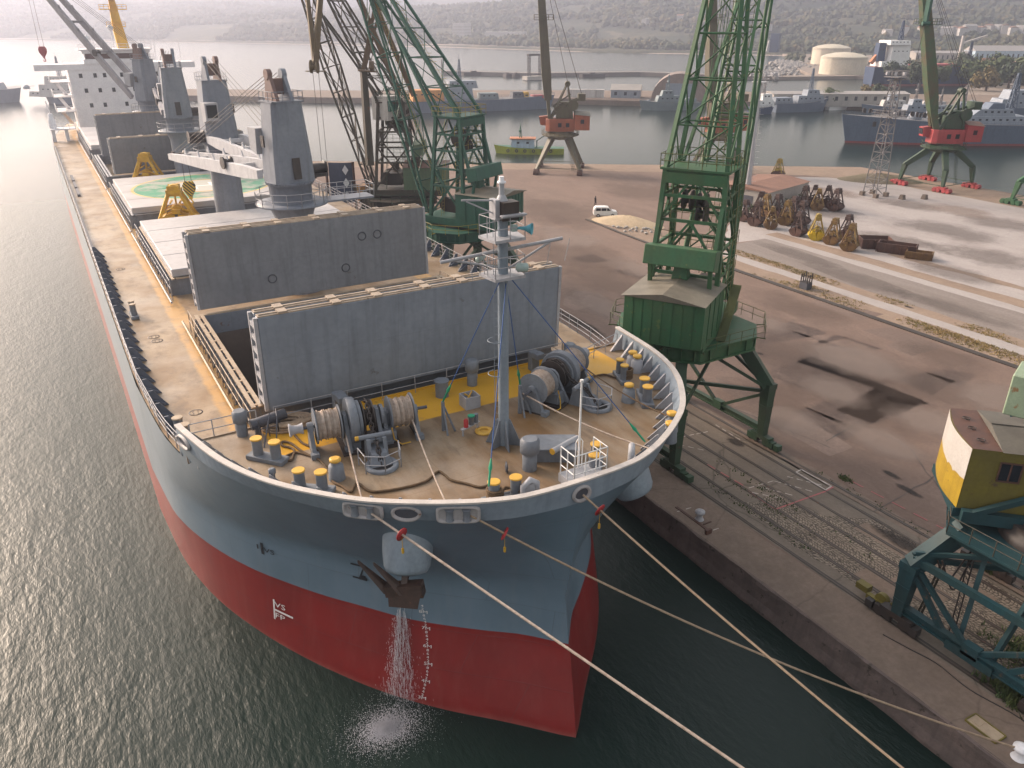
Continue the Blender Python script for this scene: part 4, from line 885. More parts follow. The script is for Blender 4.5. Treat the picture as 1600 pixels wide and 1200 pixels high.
def hook(p, zt, zb, mat1, mat2, striped, label):
    hk = thing('crane_hook', label, 'crane hook', (p.x, p.y, zb))
    for q in (-.35, .35): MB().tube((p.x+q, p.y, zb+1.6), (p.x+q*.8, p.y, zt), .025, n=4).build('hoist_wire', dark, hk)
    k = MB(); k.loft([[(p.x-.25, p.y-w, zb+h_), (p.x+.25, p.y-w, zb+h_), (p.x+.25, p.y+w, zb+h_), (p.x-.25, p.y+w, zb+h_)] for w, h_ in ((.2, .35), (.62, 1.0), (.66, 1.5), (.42, 1.95))]); k.xf(Matrix.Translation((p.x, p.y, 0)) @ Matrix.Rotation(R(60), 4, 'Z') @ Matrix.Translation((-p.x, -p.y, 0)))
    k.build('hook_block', mat1, hk, bevel=.05)
    c = MB(); c.path([(p.x, p.y, zb+.4), (p.x, p.y, zb), (p.x+.16, p.y-.1, zb-.25), (p.x+.1, p.y-.06, zb-.5), (p.x-.12, p.y+.07, zb-.5), (p.x-.2, p.y+.12, zb-.25)], .085, 8); c.lathe((p.x, p.y, zb+.05), [(.2, 0), (.22, .3)], n=10); c.build('hook', mat2, hk)
def stripemat():
    m_, t, p, pos = newmat('hazard_stripes'); sx = N(t, 'ShaderNodeSeparateXYZ'); t.links.new(pos, sx.inputs[0])
    s = math_(t, 'FRACT', math_(t, 'MULTIPLY', math_(t, 'ADD', math_(t, 'MULTIPLY', sx.outputs[0], .8), math_(t, 'ADD', math_(t, 'MULTIPLY', sx.outputs[1], -.5), math_(t, 'MULTIPLY', sx.outputs[2], 1.0))), 2.6))
    t.links.new(mix(t, math_(t, 'GREATER_THAN', s, .5), (.03, .03, .03), (.55, .36, .02)), p.inputs['Base Color']); p.inputs['Roughness'].default_value = .5; return m_
hook(J1 + Vector((.1, -2.0, 0)), 20.7, 16.6, stripemat(), yellow, True, 'black and yellow striped hook block hanging from the white ship crane jib above the helipad')
hook(J4, J4.z-.3, 28.2, redC, redC, False, 'red hook block hanging high from the raised ship crane jib, left of the white deckhouse')

# ------------------------------------------------------------------ deckhouse
YH = 171.0; W = 10.3
dh = MB().box(-W+.9, YH, ZM, W-.2, YH+13, 26.0).build('deckhouse', white, ship)
wb = MB(); wb.box(-15.4, YH-.15, 25.0, 15.4, YH+5, 26.15); wb.build('bridge_wing', white, dh)
wh = MB(); wh.box(-6.2, YH-.4, 26.15, 6.8, YH+6, 27.0); wh.box(-6.2, YH-.2, 28.1, 6.8, YH+6, 28.7); wh.box(-5.9, YH+.1, 27.0, 6.5, YH+5.8, 28.1); wh.prism([(-6.8, YH-.8), (7.2, YH-.8), (7.2, YH+6.3), (-6.8, YH+6.3)], 28.7, 28.9); wh.build('wheelhouse', white, dh)
ww = MB(); ww.box(-5.7, YH-.02, 27.05, 6.3, YH+.09, 28.05); ww.build('wheelhouse_window', paint('brown_tinted_glass', (.10, .05, .045), rough=.2, bmp=0, streak=False), dh)
for z, xs in ((23.9, (-7.3, -4.6, -2.8, .5, 3.0, 5.6, 7.3, 9.1)), (21.0, (-6.8, -4.2, -1.6, 2.5, 3.2, 6.0, 8.5)), (18.1, (-6.4, -3.8, .4, 2.9, 6.5, 8.6)), (15.4, (-6.0, 3.5, 7.2))):
    for x in xs:
        MB().box(x-.32, YH-.03, z-.42, x+.32, YH+.05, z+.42).build('window', glassD, dh)
dk2 = MB()
for z in (22.5, 19.6, 16.7):
    dk2.box(-13.0, YH+3, z, -W+.9, YH+12, z+.14); dk2.rail([(-W+.9, YH+3.05, z+.14), (-12.95, YH+3.05, z+.14), (-12.95, YH+12, z+.14)], 1.05, (.5, 1.0), 1.5, .04)
    dk2.bar((-W, YH+9, z-2.9), (-W-1.6, YH+4, z), .7, .15)
dk2.build('side_gallery', white, dh)
lb = MB(); lb.box(-15.2, YH-13, ZM+2.2, -10.8, YH-9.5, ZM+2.4); lb.rail([(-15.1, YH-13, ZM+2.4), (-10.8, YH-13, ZM+2.4)], 1.0, (.5, 1.0), 1.2, .05); lb.lathe((-14.6, YH-11, ZM+2.4), [(.7, 0), (.7, 1.6), (.5, 1.8), (.5, 2.6), (.3, 2.8)], n=10); lb.tube((-14.6, YH-11, ZM+5), (-14.9, YH-11, ZM+7.5), .1, n=5)
for x in (-14.8, -12.5): lb.box(x-.3, YH-12.5, ZM, x+.3, YH-10, ZM+2.2)
lb.build('gangway_platform', white, ship)
mM = paint('orange_yellow_mast_paint', (.78, .46, .05), (.65, .36, .04), bmp=0, streak=False)
mt = MB(); mt.loft([[(1.2, YH+4, 28.9), (3.4, YH+4, 28.9), (3.4, YH+6, 28.9), (1.2, YH+6, 28.9)], [(.9, YH+4.2, 33), (2.9, YH+4.2, 33), (2.9, YH+5.8, 33), (.9, YH+5.8, 33)], [(1.2, YH+4.6, 40), (2.1, YH+4.6, 40), (2.1, YH+5.4, 40), (1.2, YH+5.4, 40)]])
for z, w in ((36.3, 2.6), (38.2, 1.5), (33, 1.8)): mt.prism([(1.65-w, YH+4), (1.65+w, YH+4), (1.65+w, YH+6), (1.65-w, YH+6)], z, z+.18); mt.rail([(1.65-w, YH+4, z+.18), (1.65+w, YH+4, z+.18)], .8, (.5, 1.0), .8, .05)
mt.ladder((1.5, YH+3.9, 29), (1.5, YH+4.5, 40), .6, .04, .5); mt.build('radar_mast', mM, dh)
rd = MB(); rd.lathe((-4.6, YH+2, 28.9), [(.15, 0), (.15, 1.0), (.5, 1.1), (.75, 1.6), (.7, 2.1), (.4, 2.5), (.02, 2.65)], n=14); rd.lathe((.2, YH+2.5, 32.2), [(.1, 0), (.5, .3), (.6, .8), (.4, 1.2), (.02, 1.35)], n=12); rd.tube((.2, YH+2.5, 28.9), (.2, YH+2.5, 32.2), .1, n=5)
for x in (-5.6, -3.6, -3.0, 5.2, 6.3, 8.0, 13): rd.tube((x, YH+2, 26.2 if abs(x) > 7 else 28.9), (x+.1, YH+2, 30.6), .05, n=4)
rd.rail([(-6.7, YH-.7, 28.9), (7.1, YH-.7, 28.9)], 1.0, (.5, 1.0), 1.6, .04); rd.build('radome', white, dh)
bb = MB(); bb.box(2.5, YH-28, ZM+5.2, 8.5, YH-26.5, ZM+5.4); bb.rail([(-3, YH-38, ZM+6), (3, YH-38, ZM+6)], 1, (.5, 1), 1.2, .05); bb.build('mast_house_platform', greyL, ship)

# ------------------------------------------------------------------ gear lying or standing on the ship: things of their own
def grab(matS, matA, sc_=1.0):
    """clamshell grab resting closed on its shells"""
    g = thing('clamshell_grab', 'x', 'grab', (0, 0, 0), world=False); S4 = Matrix.Scale(sc_, 4)
    for sg in (-1, 1):
        s = MB(); prof = [(0, .0), (.55, .02), (1.05, .3), (1.42, .8), (1.4, 1.2), (.85, 1.6), (.12, 1.7)]
        A = [(-1.2, sg*y_, z_) for y_, z_ in prof]; Bq = [(1.2, sg*y_, z_) for y_, z_ in prof]; n_ = len(prof)
        s.add(A+Bq, [(k, k+1, n_+k+1, n_+k) for k in range(n_-2)]); s.add(A, [list(range(n_))]); s.add(Bq, [list(range(n_))[::-1]]); s.bar((-1.25, sg*1.4, 1.0), (1.25, sg*1.4, 1.0), .2, .16)
        for X in (-1.22, 1.22): s.bar((X, sg*.1, .1), (X, sg*1.4, 1.15), .1, .22); s.bar((X, sg*.15, 1.6), (X, sg*1.3, 1.25), .1, .18)
        for X in (-.5, .5): s.bar((X, sg*1.35, 1.1), (X, sg*.2, 1.8), .14, .24)
        s.xf(S4).build('bucket_shell', matS, g)
        for X in (-.85, .85):
            a_ = MB().bar((X, sg*1.3, 1.2), (X*.62, sg*.42, 4.0), .24, .22); a_.bar((X*.97, sg*1.1, 1.85), (X*.75, sg*.1, 2.5), .1, .12); a_.xf(S4).build('arm', matA, g)
    hd = MB(); hd.cbox((0, 0, 4.1), (1.45, 1.1, .45)); hd.cbox((0, 0, 3.75), (1.1, .8, .3)); hd.lathe((-.36, 0, 4.4), [(.45, 0), (.45, .72)], (1, 0, 0), n=14); hd.cbox((-.5, 0, 4.45), (.12, .9, .6)); hd.cbox((.5, 0, 4.45), (.12, .9, .6)); hd.xf(S4).build('head', matA, g)
    cb_ = MB(); cb_.cbox((0, 0, 1.95), (1.9, .6, .5)); cb_.lathe((-.34, 0, 2.2), [(.4, 0), (.4, .68)], (1, 0, 0), n=12)
    for X in (-.14, .14, -.3, .3): cb_.tube((X, 0, 2.0), (X, 0, 4.0), .035, n=4)
    cb_.bar((-.75, .35, 2.9), (.75, .35, 2.9), .12); cb_.bar((-.75, -.35, 2.9), (.75, -.35, 2.9), .12)
    cb_.xf(S4).build('lower_beam', matA, g)
    return g
gy = grab(yellowG, yellowG, 1.0); gy.location = (-5.5, 73.3, ZM); gy.rotation_euler = (0, 0, R(75))
gy.scale = (1.3, 1.45, 1.0)
tag(gy, 'bright yellow clamshell grab parked on deck in front of the round green helipad', None, 'yellow grabs on the ship deck')
dup(gy, (-5.2, 100.3, ZM), R(70), 'bright yellow clamshell grab parked on deck beneath the dark open hatch covers, behind the helipad')
coil = MB(); rr = random.Random(3)
for lay, (n_, z) in enumerate(((9, .09), (8, .24), (6, .38))):
    for k in range(n_):
        a_ = 1.45 - k*.13 - lay*.06; b_ = .95 - k*.088 - lay*.04
        coil.path([(-8.9 + a_*math.cos(t*math.pi/16)*math.cos(-.25) - b_*math.sin(t*math.pi/16)*math.sin(-.25) + rr.uniform(-.02, .02), 15.75 + a_*math.cos(t*math.pi/16)*math.sin(-.25) + b_*math.sin(t*math.pi/16)*math.cos(-.25), ZF+z+rr.uniform(-.02, .03)) for t in range(32)], .07, 6, closed=True)
tag(coil.build('rope_coil', rope), 'large flat coil of brown mooring rope lying on yellow deck paint', 'rope')
def spline(pts, n=8):
    P = [Vector(p) for p in pts]; out = []
    for i in range(len(P)-1):
        a, b, c, d = P[max(0, i-1)], P[i], P[i+1], P[min(len(P)-1, i+2)]
        for k in range(n):
            t = k/n; out.append(.5*((2*b) + (c-a)*t + (2*a-5*b+4*c-d)*t*t + (3*b-a-3*c+d)*t**3))
    return out + [P[-1]]
def deckrope(px, name, label, mat, r=.065, z=ZF+.07, n=8):
    return tag(MB().path(spline([at(x, y, z) for x, y in px], n), r, 7).build(name, mat), label, 'rope')
deckrope([(447, 655), (452, 668), (470, 690), (490, 700), (498, 708), (488, 713), (470, 704), (455, 693), (442, 690), (441, 696), (455, 700), (460, 706), (448, 712), (441, 718), (455, 719), (460, 708), (470, 708), (498, 718), (512, 735), (520, 752), (535, 760), (548, 768), (556, 756), (563, 757), (575, 766), (590, 768), (630, 762), (665, 752), (684, 737), (695, 742), (705, 750), (730, 756), (750, 761), (765, 757), (772, 752)], 'mooring_rope', 'long brown rope snaking across the forecastle from the coil to the bow bollards', ropeD)
rp = MB()
for k in range(5): rp.path([(-2.68+.34*math.cos(t*math.pi/8), 3.18+.34*math.sin(t*math.pi/8), ZF+.32+k*.11) for t in range(16)], .065, 6, closed=True)
rp.path(spline([(-2.4, 2.9, ZF+.5), (-2.0, 3.3, ZF+.6), (-1.5, 2.7, ZF+.5), (-1.3, 3.2, ZF+.45), (-1.75, 3.4, ZF+.4), (-2.3, 3.5, ZF+.4)]), .06, 6)
rp.path(spline([(-1.3, 2.8, ZF+.4), (-.7, 2.7, ZF+.1), (-.2, 2.9, ZF+.1), (.3, 2.6, ZF+.2), (.6, 2.4, ZF+.1), (.2, 2.3, ZF+.1), (-.4, 2.5, ZF+.1)]), .05, 6)
tag(rp.build('rope_turns', ropeD), 'brown rope wound round the bow bollards with loose ends on the deck', 'rope')
deckrope([(868, 578), (885, 583), (905, 590), (925, 588), (945, 585), (962, 590), (970, 588)], 'mooring_rope', 'dark brown rope running from the far windlass to the far bollards', ropeD, .06)
rp = MB()
for k in range(6): rp.path([(11.1+.33*math.cos(t*math.pi/8), 11.0+.33*math.sin(t*math.pi/8), ZF+.3+k*.11) for t in range(16)], .06, 6, closed=True)
tag(rp.build('rope_turns', ropeD), 'dark brown rope wound round the bollard beside the far bulwark', 'rope')
rp = MB()
for k in range(4): rp.path([(9.2+(.75-k*.12)*math.cos(t*math.pi/10), 14.6+(.6-k*.1)*math.sin(t*math.pi/10), ZF+.08+.12*(k % 2)) for t in range(20)], .07, 6, closed=True)
tag(rp.build('rope_coil', rope), 'small coil of rope lying behind the far windlass', 'rope')
# mooring lines
def line(A, Bp, sag, r, mat, label, guard=None, n=60):
    A = Vector(A); Bp = Vector(Bp); pts = [A.lerp(Bp, i/n) - Vector((0, 0, sag*4*(i/n)*(1-i/n))) for i in range(n+1)]
    m_ = MB().path(pts, r, 8)
    o = tag(m_.build('mooring_line', mat), label, 'mooring line', 'mooring lines from the bow')
    if guard:
        i = guard; p = pts[i]; d = (pts[i+1]-pts[i]).normalized()
        g = thing('rat_guard', guard_labels[len(guards)], 'rat guard', tuple(p), 0, 'red rat guards on the mooring lines'); guards.append(g)
        MB().lathe(p - d*.04, [(.05, 0), (.32, .02), (.32, .06), (.05, .08)], axis=d, n=18).build('disc', redP, g)
        MB().tube(p, p-Vector((0, 0, .75)), .015, n=4).tube(p-Vector((0, 0, .75)), p-Vector((0, 0, 1.0)), .06, n=6).build('weight', yellow, g)
    return pts
guards = []; guard_labels = ['red disc guard on the mooring rope just above the anchor', 'red disc guard on the middle mooring rope, below the bow bollards', 'red disc guard on the mooring rope nearest the quay, below the white rails']
A1, A2, A3 = L1 + Vector((.2, 0, .05)), L2 + Vector((.35, 0, .05)), L3
line(A1, (17.5, -55, 2.8), 0.15, .056, ropeW, 'thick pale mooring rope crossing the bow past the anchor to the lower right', 2)
line(A2, (17.0, -13.2, 2.75), 0.9, .055, rope, 'slacker brown mooring rope from under the bow bollards to the quay bollard', 4)
line(A3, (17.6, -57, 2.8), 2.7, .052, rope, 'brown mooring rope from the bow tip running alongside the quay edge', 1)
def deckline(a, b, r, label, mat): tag(MB().path([Vector(a).lerp(Vector(b), i/20) - Vector((0, 0, .25*4*(i/20)*(1-i/20))) for i in range(21)], r, 6).build('mooring_line', mat), label, 'mooring line', 'taut mooring lines across the forecastle')
deckline(at(535, 655, 15.1), A1 - Vector((0, -.25, -.02)), .05, 'taut pale rope from the left rope drum of the near windlass to the bow', ropeW)
deckline(at(643, 652, 15.1), L2 + Vector((-.2, .3, .02)), .05, 'taut pale rope from the right rope drum of the near windlass to the bow', ropeW)
deckline(at(812, 612, 15.2), at(1018, 702, 15.0), .045, 'taut pale rope from the far windlass crossing the deck to the right bulwark', ropeW)
deckline(at(905, 568, 15.4), at(1048, 652, 14.8), .04, 'thin dark rope from the far windlass to the roller on the right bulwark', ropeD)
# ------------------------------------------------------------------ water discharged below the anchor, with the foam it makes
wm, t_, p_, pos_ = newmat('falling_water'); p_.inputs['Base Color'].default_value = (.78, .78, .82, 1); p_.inputs['Roughness'].default_value = .4; p_.inputs['Alpha'].default_value = .7
jet = MB(); rr = random.Random(11); src = port_pt(630, 952)
def drop(y0, z, out, ln, r_):
    x = -hbl(max(z, 0), y0) - out; a = Vector((x, y0, z)); jet.tube(a, a - Vector((rr.gauss(0, .02), rr.gauss(0, .03), min(ln, z-.02))), r_, r_*.5, n=4)
for yf, wd in ((hull_path([(631, 950), (629, 1000), (626, 1096)]), 1.0), (hull_path([(640, 952), (643, 1000), (647, 1098)]), .6)):
    for s_ in range(int(240*wd)):
        z = 5.4 - (rr.random()**1.1)*5.0; sp = .02 + (5.4-z)*.04; drop(yf(z) + rr.gauss(0, sp), z, .22 + rr.random()*.15, rr.uniform(.3, 1.0), rr.uniform(.004, .011))
    for s_ in range(int(700*wd)):
        z = 4.9 - (rr.random()**.8)*4.7; sp = .05 + (5.2-z)*.065; drop(yf(z) + rr.gauss(0, sp), z, .15 + rr.random()*.4, rr.uniform(.03, .16), rr.uniform(.004, .010))
tag(jet.build('water_jet', wm), 'thin white streams of water falling from below the anchor down the red hull', 'water', kind='stuff')
fm = MB(); c0 = at(604, 1138, 0)
for s_ in range(11000):
    a = rr.uniform(0, 2*math.pi); q = abs(rr.gauss(0, 1)); x = c0.x + math.cos(a)*q*1.5; y = c0.y + math.sin(a)*q*1.15
    if q > 2.9 or hb(0, y) > 0 and x > -hbl(0, y) - .05: continue
    r_ = rr.uniform(.006, .03)*max(.3, 1.1-q*.33); K = 6; ph = rr.random()*6
    fm.add([(x, y, rr.uniform(.04, .10) + max(0, (.8-q)*.12))] + [(x+r_*rr.uniform(.5, 1.3)*math.cos(ph+k*math.pi/3), y+r_*rr.uniform(.5, 1.3)*math.sin(ph+k*math.pi/3), .03) for k in range(K)], [(0, 1+k, 1+(k+1) % K) for k in range(K)])
tag(fm.build('foam', paint('white_foam', (.62, .62, .66), bmp=0, streak=False)), 'white foam spreading on the dark water under the falling stream', 'foam', kind='stuff')
# ================================================================== WATER, QUAY AND GROUND
from mathutils import noise as mn
wm, t, p, pos = newmat('harbour_water')
p.inputs['Base Color'].default_value = (.008, .020, .017, 1); p.inputs['Roughness'].default_value = .2; p.inputs['IOR'].default_value = 1.333
n1 = noise(t, pos, 2.6, 4, .6, stretch=(1, .42, 1)); n2 = noise(t, pos, .6, 3, .5, stretch=(1, .45, 1)); n3 = noise(t, pos, .03, 3, .5)
hgt = math_(t, 'ADD', math_(t, 'MULTIPLY', n1, .3), math_(t, 'MULTIPLY', n2, .42))
b = N(t, 'ShaderNodeBump'); b.inputs['Distance'].default_value = .6
sx_ = N(t, 'ShaderNodeSeparateXYZ'); t.links.new(pos, sx_.inputs[0]); calm = N(t, 'ShaderNodeMapRange'); calm.inputs[1].default_value = 50; calm.inputs[2].default_value = 300; calm.inputs[3].default_value = 1; calm.inputs[4].default_value = .2; t.links.new(math_(t, 'ADD', sx_.outputs[1], math_(t, 'MULTIPLY', math_(t, 'MAXIMUM', sx_.outputs[0], 0), .55)), calm.inputs[0])
t.links.new(math_(t, 'MULTIPLY', calm.outputs[0], ramp(t, n3, .3, .7, (.24, .24, .24, 1), (.5, .5, .5, 1))), b.inputs['Strength']); rg_ = N(t, 'ShaderNodeMapRange'); rg_.inputs[1].default_value = .3; rg_.inputs[2].default_value = 1; rg_.inputs[3].default_value = .2; rg_.inputs[4].default_value = .36; t.links.new(calm.outputs[0], rg_.inputs[0]); t.links.new(rg_.outputs[0], p.inputs['Roughness']); t.links.new(hgt, b.inputs['Height']); t.links.new(b.outputs[0], p.inputs['Normal'])
wa = MB().face([(-4500, -1500, 0), (5500, -1500, 0), (5500, 6500, 0), (-4500, 6500, 0)]); struct('water', wa, wm)
QZ = 2.2
def area(pts, step=1.5, jit=.0, z=QZ, seed=1):
    rr = random.Random(seed); out = []
    for a, b in zip(pts, pts[1:] + pts[:1]):
        L = math.dist(a, b); k = max(1, int(L/step)) if jit else 1
        for i in range(k):
            q = i/k; x = a[0]+(b[0]-a[0])*q; y = a[1]+(b[1]-a[1])*q
            if jit: dx, dy = (b[0]-a[0])/L, (b[1]-a[1])/L; e = jit*(mn.noise((x*.23, y*.23, seed))*1.6 + rr.uniform(-.35, .35)); x += -dy*e; y += dx*e
            out.append((x, y, z))
    return MB().face(out)
Q = [(16.05, -160), (152.3, -160), (152.3, 101.5), (16.05, 193)]
struct('quay', MB().prism(Q, -3, QZ-.06), concD)
struct('quay_paving', MB().prism([(16.05, -160), (152.3, -160), (152.3, 101.5), (16.05, 193)], QZ-.06, QZ), asphalt)
S_ = .004
qw = MB(); ny = 240; rows = []
for zi, z in enumerate((-1.5, -.3, .25, .8, 1.4, 1.9, 2.17, 2.215)):
    rows.append([(16.0 - (.04 + .12*mn.noise((y_*.45, z*1.3, 2)) + .05*mn.noise((y_*2.1, z*3, 5)) if z < 2.2 else -.12 - .06*mn.noise((y_*.8, 0, 9))) - (.1 if z < .3 else 0), y_, z + (.03*mn.noise((y_*1.1, 3, z)) if 0 < z < 2.2 else 0)) for y_ in [-60 + 120*k/ny for k in range(ny+1)]])
qw.loft(rows, closed=False, sm=False, cap=False); qw.f = [f[::-1] for f in qw.f]
struct('quay_wall', qw, paint('stained_quay_wall', (.165, .125, .115), (.10, .08, .075), (.055, .045, .035), .35, scale=.7, rough=.95, bmp=.8))
struct('quay_edge', area([(16.06, -159), (19.7, -159), (19.7, 190), (16.06, 192)], 2, .12, QZ+S_, 3), edgeC)
struct('apron', area([(19.7, -159), (29.0, -159), (29.0, 150), (19.7, 170)], 2, .1, QZ+2*S_, 4), apronC)
struct('cobbles', area([(20.9, -60), (28.4, -60), (28.4, 3), (25.6, 5.5), (24.5, 9.5), (22.2, 9), (20.9, 10.5)], .8, .35, QZ+3*S_, 5), cobbles)
struct('crane_beam', area([(28.9, -100), (30.1, -100), (30.1, 140), (28.9, 140)], 2, .07, QZ+2*S_, 6), edgeC)
for i, (x0, y0, x1, y1) in enumerate(((26.0, -6, 27.4, 3.4), (23.0, -4.5, 25.2, -1.5), (21.6, -3.5, 23.0, 0))): struct('paving_slab', area([(x0, y0), (x1, y0), (x1, y1), (x0, y1)], .5, .06, QZ+4*S_, 30+i), edgeC)
oil_shade = stain_shade_mat('oil_stain_and_shade', (.035, .028, .025), .75, 5); brown_stain_shade = stain_shade_mat('brown_stain_and_shade', (.125, .09, .074), .3, 1.6); pal = stain_shade_mat('pale_dust', (.29, .23, .20), .5, 1.4); grey_stain_shade = stain_shade_mat('grey_stain_and_shade', (.15, .125, .115), .42, 1.8)  # dark tones serve both ground stains and painted cast shadows
lay = [0]
def stain_shade(px, py, rx, ry, mat, rz=0.0):
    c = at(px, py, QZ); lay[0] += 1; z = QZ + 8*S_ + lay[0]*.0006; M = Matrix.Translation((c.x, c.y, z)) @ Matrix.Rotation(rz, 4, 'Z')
    struct('ground_stain_and_shade', MB().face([(-rx, -ry, 0), (rx, -ry, 0), (rx, ry, 0), (-rx, ry, 0)]).xf(M), mat)
for q_ in ((1392, 742, .55, 1.5), (1422, 768, .6, 1.9), (1405, 845, 1.3, 3.4), (1150, 692, .8, 2.0), (1188, 553, .5, .9), (905, 505, 1.6, 10), (1420, 480, .5, 1.0)): stain_shade(*q_, oil_shade)  # the long patch beside the hatch cover paints that cover's cast shadow
rr = random.Random(6)
for px, py, rx, ry, m_ in ((1250, 560, 5, 10, brown_stain_shade), (1200, 620, 4, 7, brown_stain_shade), (1350, 640, 5, 9, brown_stain_shade), (1080, 470, 6, 12, brown_stain_shade), (900, 400, 6, 14, brown_stain_shade), (960, 440, 5, 12, brown_stain_shade), (1240, 480, 5, 11, brown_stain_shade), (1420, 600, 6, 9, brown_stain_shade), (1480, 560, 4, 7, brown_stain_shade), (860, 330, 9, 18, brown_stain_shade), (1000, 300, 8, 14, brown_stain_shade), (1330, 560, 4, 8, pal), (1230, 660, 3, 5, pal), (1180, 500, 4, 7, pal), (1380, 690, 3, 6, pal), (940, 480, 3, 9, pal), (880, 370, 4, 12, pal), (1300, 610, 4, 5, pal), (1450, 660, 3, 5, pal), (1550, 620, 4, 5, pal), (1000, 420, 3, 8, pal),  # the first brown patch paints a faint shadow onto the asphalt
    (1410, 376, 3.5, 10, grey_stain_shade), (1480, 424, 3, 9, grey_stain_shade), (1330, 372, 3, 14, grey_stain_shade), (1290, 330, 4, 10, grey_stain_shade), (1480, 360, 5, 12, grey_stain_shade), (1540, 400, 5, 10, grey_stain_shade), (1420, 320, 5, 9, grey_stain_shade), (1570, 350, 5, 9, grey_stain_shade), (1350, 440, 2, 14, grey_stain_shade), (1480, 480, 2, 12, grey_stain_shade), (1250, 400, 1.5, 12, grey_stain_shade), (1500, 330, 4, 9, pal), (1300, 300, 6, 8, pal)): stain_shade(px, py, rx*1.3, ry*1.3, m_, rr.uniform(-.3, .3))  # the first grey patch paints the cast shadow right of the grabs
tyre = stain_shade_mat('tyre_track', (.08, .062, .055), .22, 5); patA = ground('asphalt_repair', (.175, .125, .105), (.14, .10, .085), (.21, .155, .13)); patB = ground('concrete_repair', (.235, .17, .142), (.19, .138, .115), (.265, .20, .17))

for k in range(16):
    c = at(rr.uniform(880, 1500), rr.uniform(330, 760), QZ)
    if 31 < c.x < 62: struct('repair_patch', area([(c.x, c.y), (c.x+rr.uniform(1.5, 4.5), c.y), (c.x+rr.uniform(1.5, 4.5), c.y+rr.uniform(2, 8)), (c.x, c.y+rr.uniform(2, 8))], .6, .08, QZ+S_+.0005*k, 60+k), [patA, patB][k % 2])
jnt = paint('dark_slab_joint', (.085, .066, .056), streak=False)
for a, b in (((1068, 640), (1600, 905)), ((1290, 690), (1340, 660)), ((1150, 640), (1300, 700)), ((1365, 800), (1460, 745)), ((870, 540), (1010, 590)), ((1340, 660), (1420, 700)), ((1420, 700), (1470, 765)), ((1240, 680), (1235, 672))):
    A, B_ = at(*a, QZ), at(*b, QZ); n_ = max(4, int((B_-A).length/1.2)); pts = [A.lerp(B_, i/n_) + Vector((rr.gauss(0, .05), rr.gauss(0, .05), 6*S_)) for i in range(n_+1)]; m_ = MB(); s = Vector((-(B_-A).y, (B_-A).x, 0)).normalized()
    m_.add([p_ + s*rr.uniform(.02, .06) for p_ in pts] + [p_ - s*rr.uniform(.02, .06) for p_ in pts], [(i, i+1, n_+2+i, n_+1+i) for i in range(n_)]); struct('slab_joint', m_, jnt)
steelR = paint('worn_rail_steel', (.10, .075, .06), (.07, .05, .042), RUST, .3, streak=False); slot = paint('dirty_rail_slot', (.03, .023, .019), (.05, .038, .03), streak=False)
for x in (20.0, 21.6, 23.1, 24.9, 26.4, 28.2, 29.5):
    big = x in (20.0, 29.5)
    struct('rail_slot', area([(x-.13, -100), (x+.17, -100), (x+.17, 150), (x-.13, 150)], 1.2, .05, QZ+5*S_, int(x*10)), slot)
    struct('crane_rail' if big else 'railway_rail', MB().box(x-.05, -100, QZ-.02, x+.05, 150, QZ+.03), steelR)
# far pale yard with its strips
struct('concrete_yard', area([(86.0, -150), (151.9, -150), (151.9, 60), (141, 84), (134, 96), (118, 107.5), (72.2, 64.2), (86, 64.2)], 2.5, .5, QZ+S_, 8), concrete)
struct('earth_strip', area([(64.4, -150), (72.4, -150), (72.4, 62), (66.8, 66), (64.4, 60)], 2, .35, QZ+S_, 9), earthB)
struct('concrete_strip', area([(67.9, -150), (70.0, -150), (70.0, 62), (67.9, 60)], 1.5, .22, QZ+2*S_, 10), concB)
struct('road', area([(72.2, -150), (81.2, -150), (81.2, 64), (72.2, 64)], 2, .2, QZ+2*S_, 11), roadG)
struct('concrete_strip', area([(81.0, -150), (83.1, -150), (83.1, 66), (81.0, 64)], 1.5, .2, QZ+3*S_, 12), concB)
struct('earth_strip', area([(83.1, -150), (85.9, -150), (85.9, 66), (83.1, 66)], 1.5, .2, QZ+2*S_, 13), earthB)
struct('concrete_strip', area([(85.8, -150), (88.6, -150), (88.6, 70), (85.8, 66)], 1.5, .25, QZ+3*S_, 14), concB)
struct('earth_strip', area([(89.8, -150), (92.4, -150), (91.6, 48), (89.9, 48)], 1.5, .4, QZ+2*S_, 15), earthB)
struct('earth_strip', area([(139.6, -150), (152.0, -150), (152.0, 101), (141, 109), (28, 184), (28, 176), (118, 112), (132, 100.5), (140, 86)], 2, .5, QZ+2*S_, 16), earthB)
struct('kerb', MB().box(63.6, -150, QZ-.05, 64.4, 62, QZ+.10), slot)
kb = MB()
kp = [(63.9, 62), (62.6, 71), (62.9, 79), (63.6, 89.5)]
for a, b in zip(kp, kp[1:]): kb.bar((*a, QZ+.03), (*b, QZ+.03), .5, .22)
struct('kerb', kb, slot)
struct('earth_strip', area([(63.9, 62), (66.6, 66), (72, 66), (70, 80), (66.4, 92), (63.6, 89.5), (62.9, 79), (62.6, 71)], 1.5, .4, QZ+3*S_, 17), earthB)
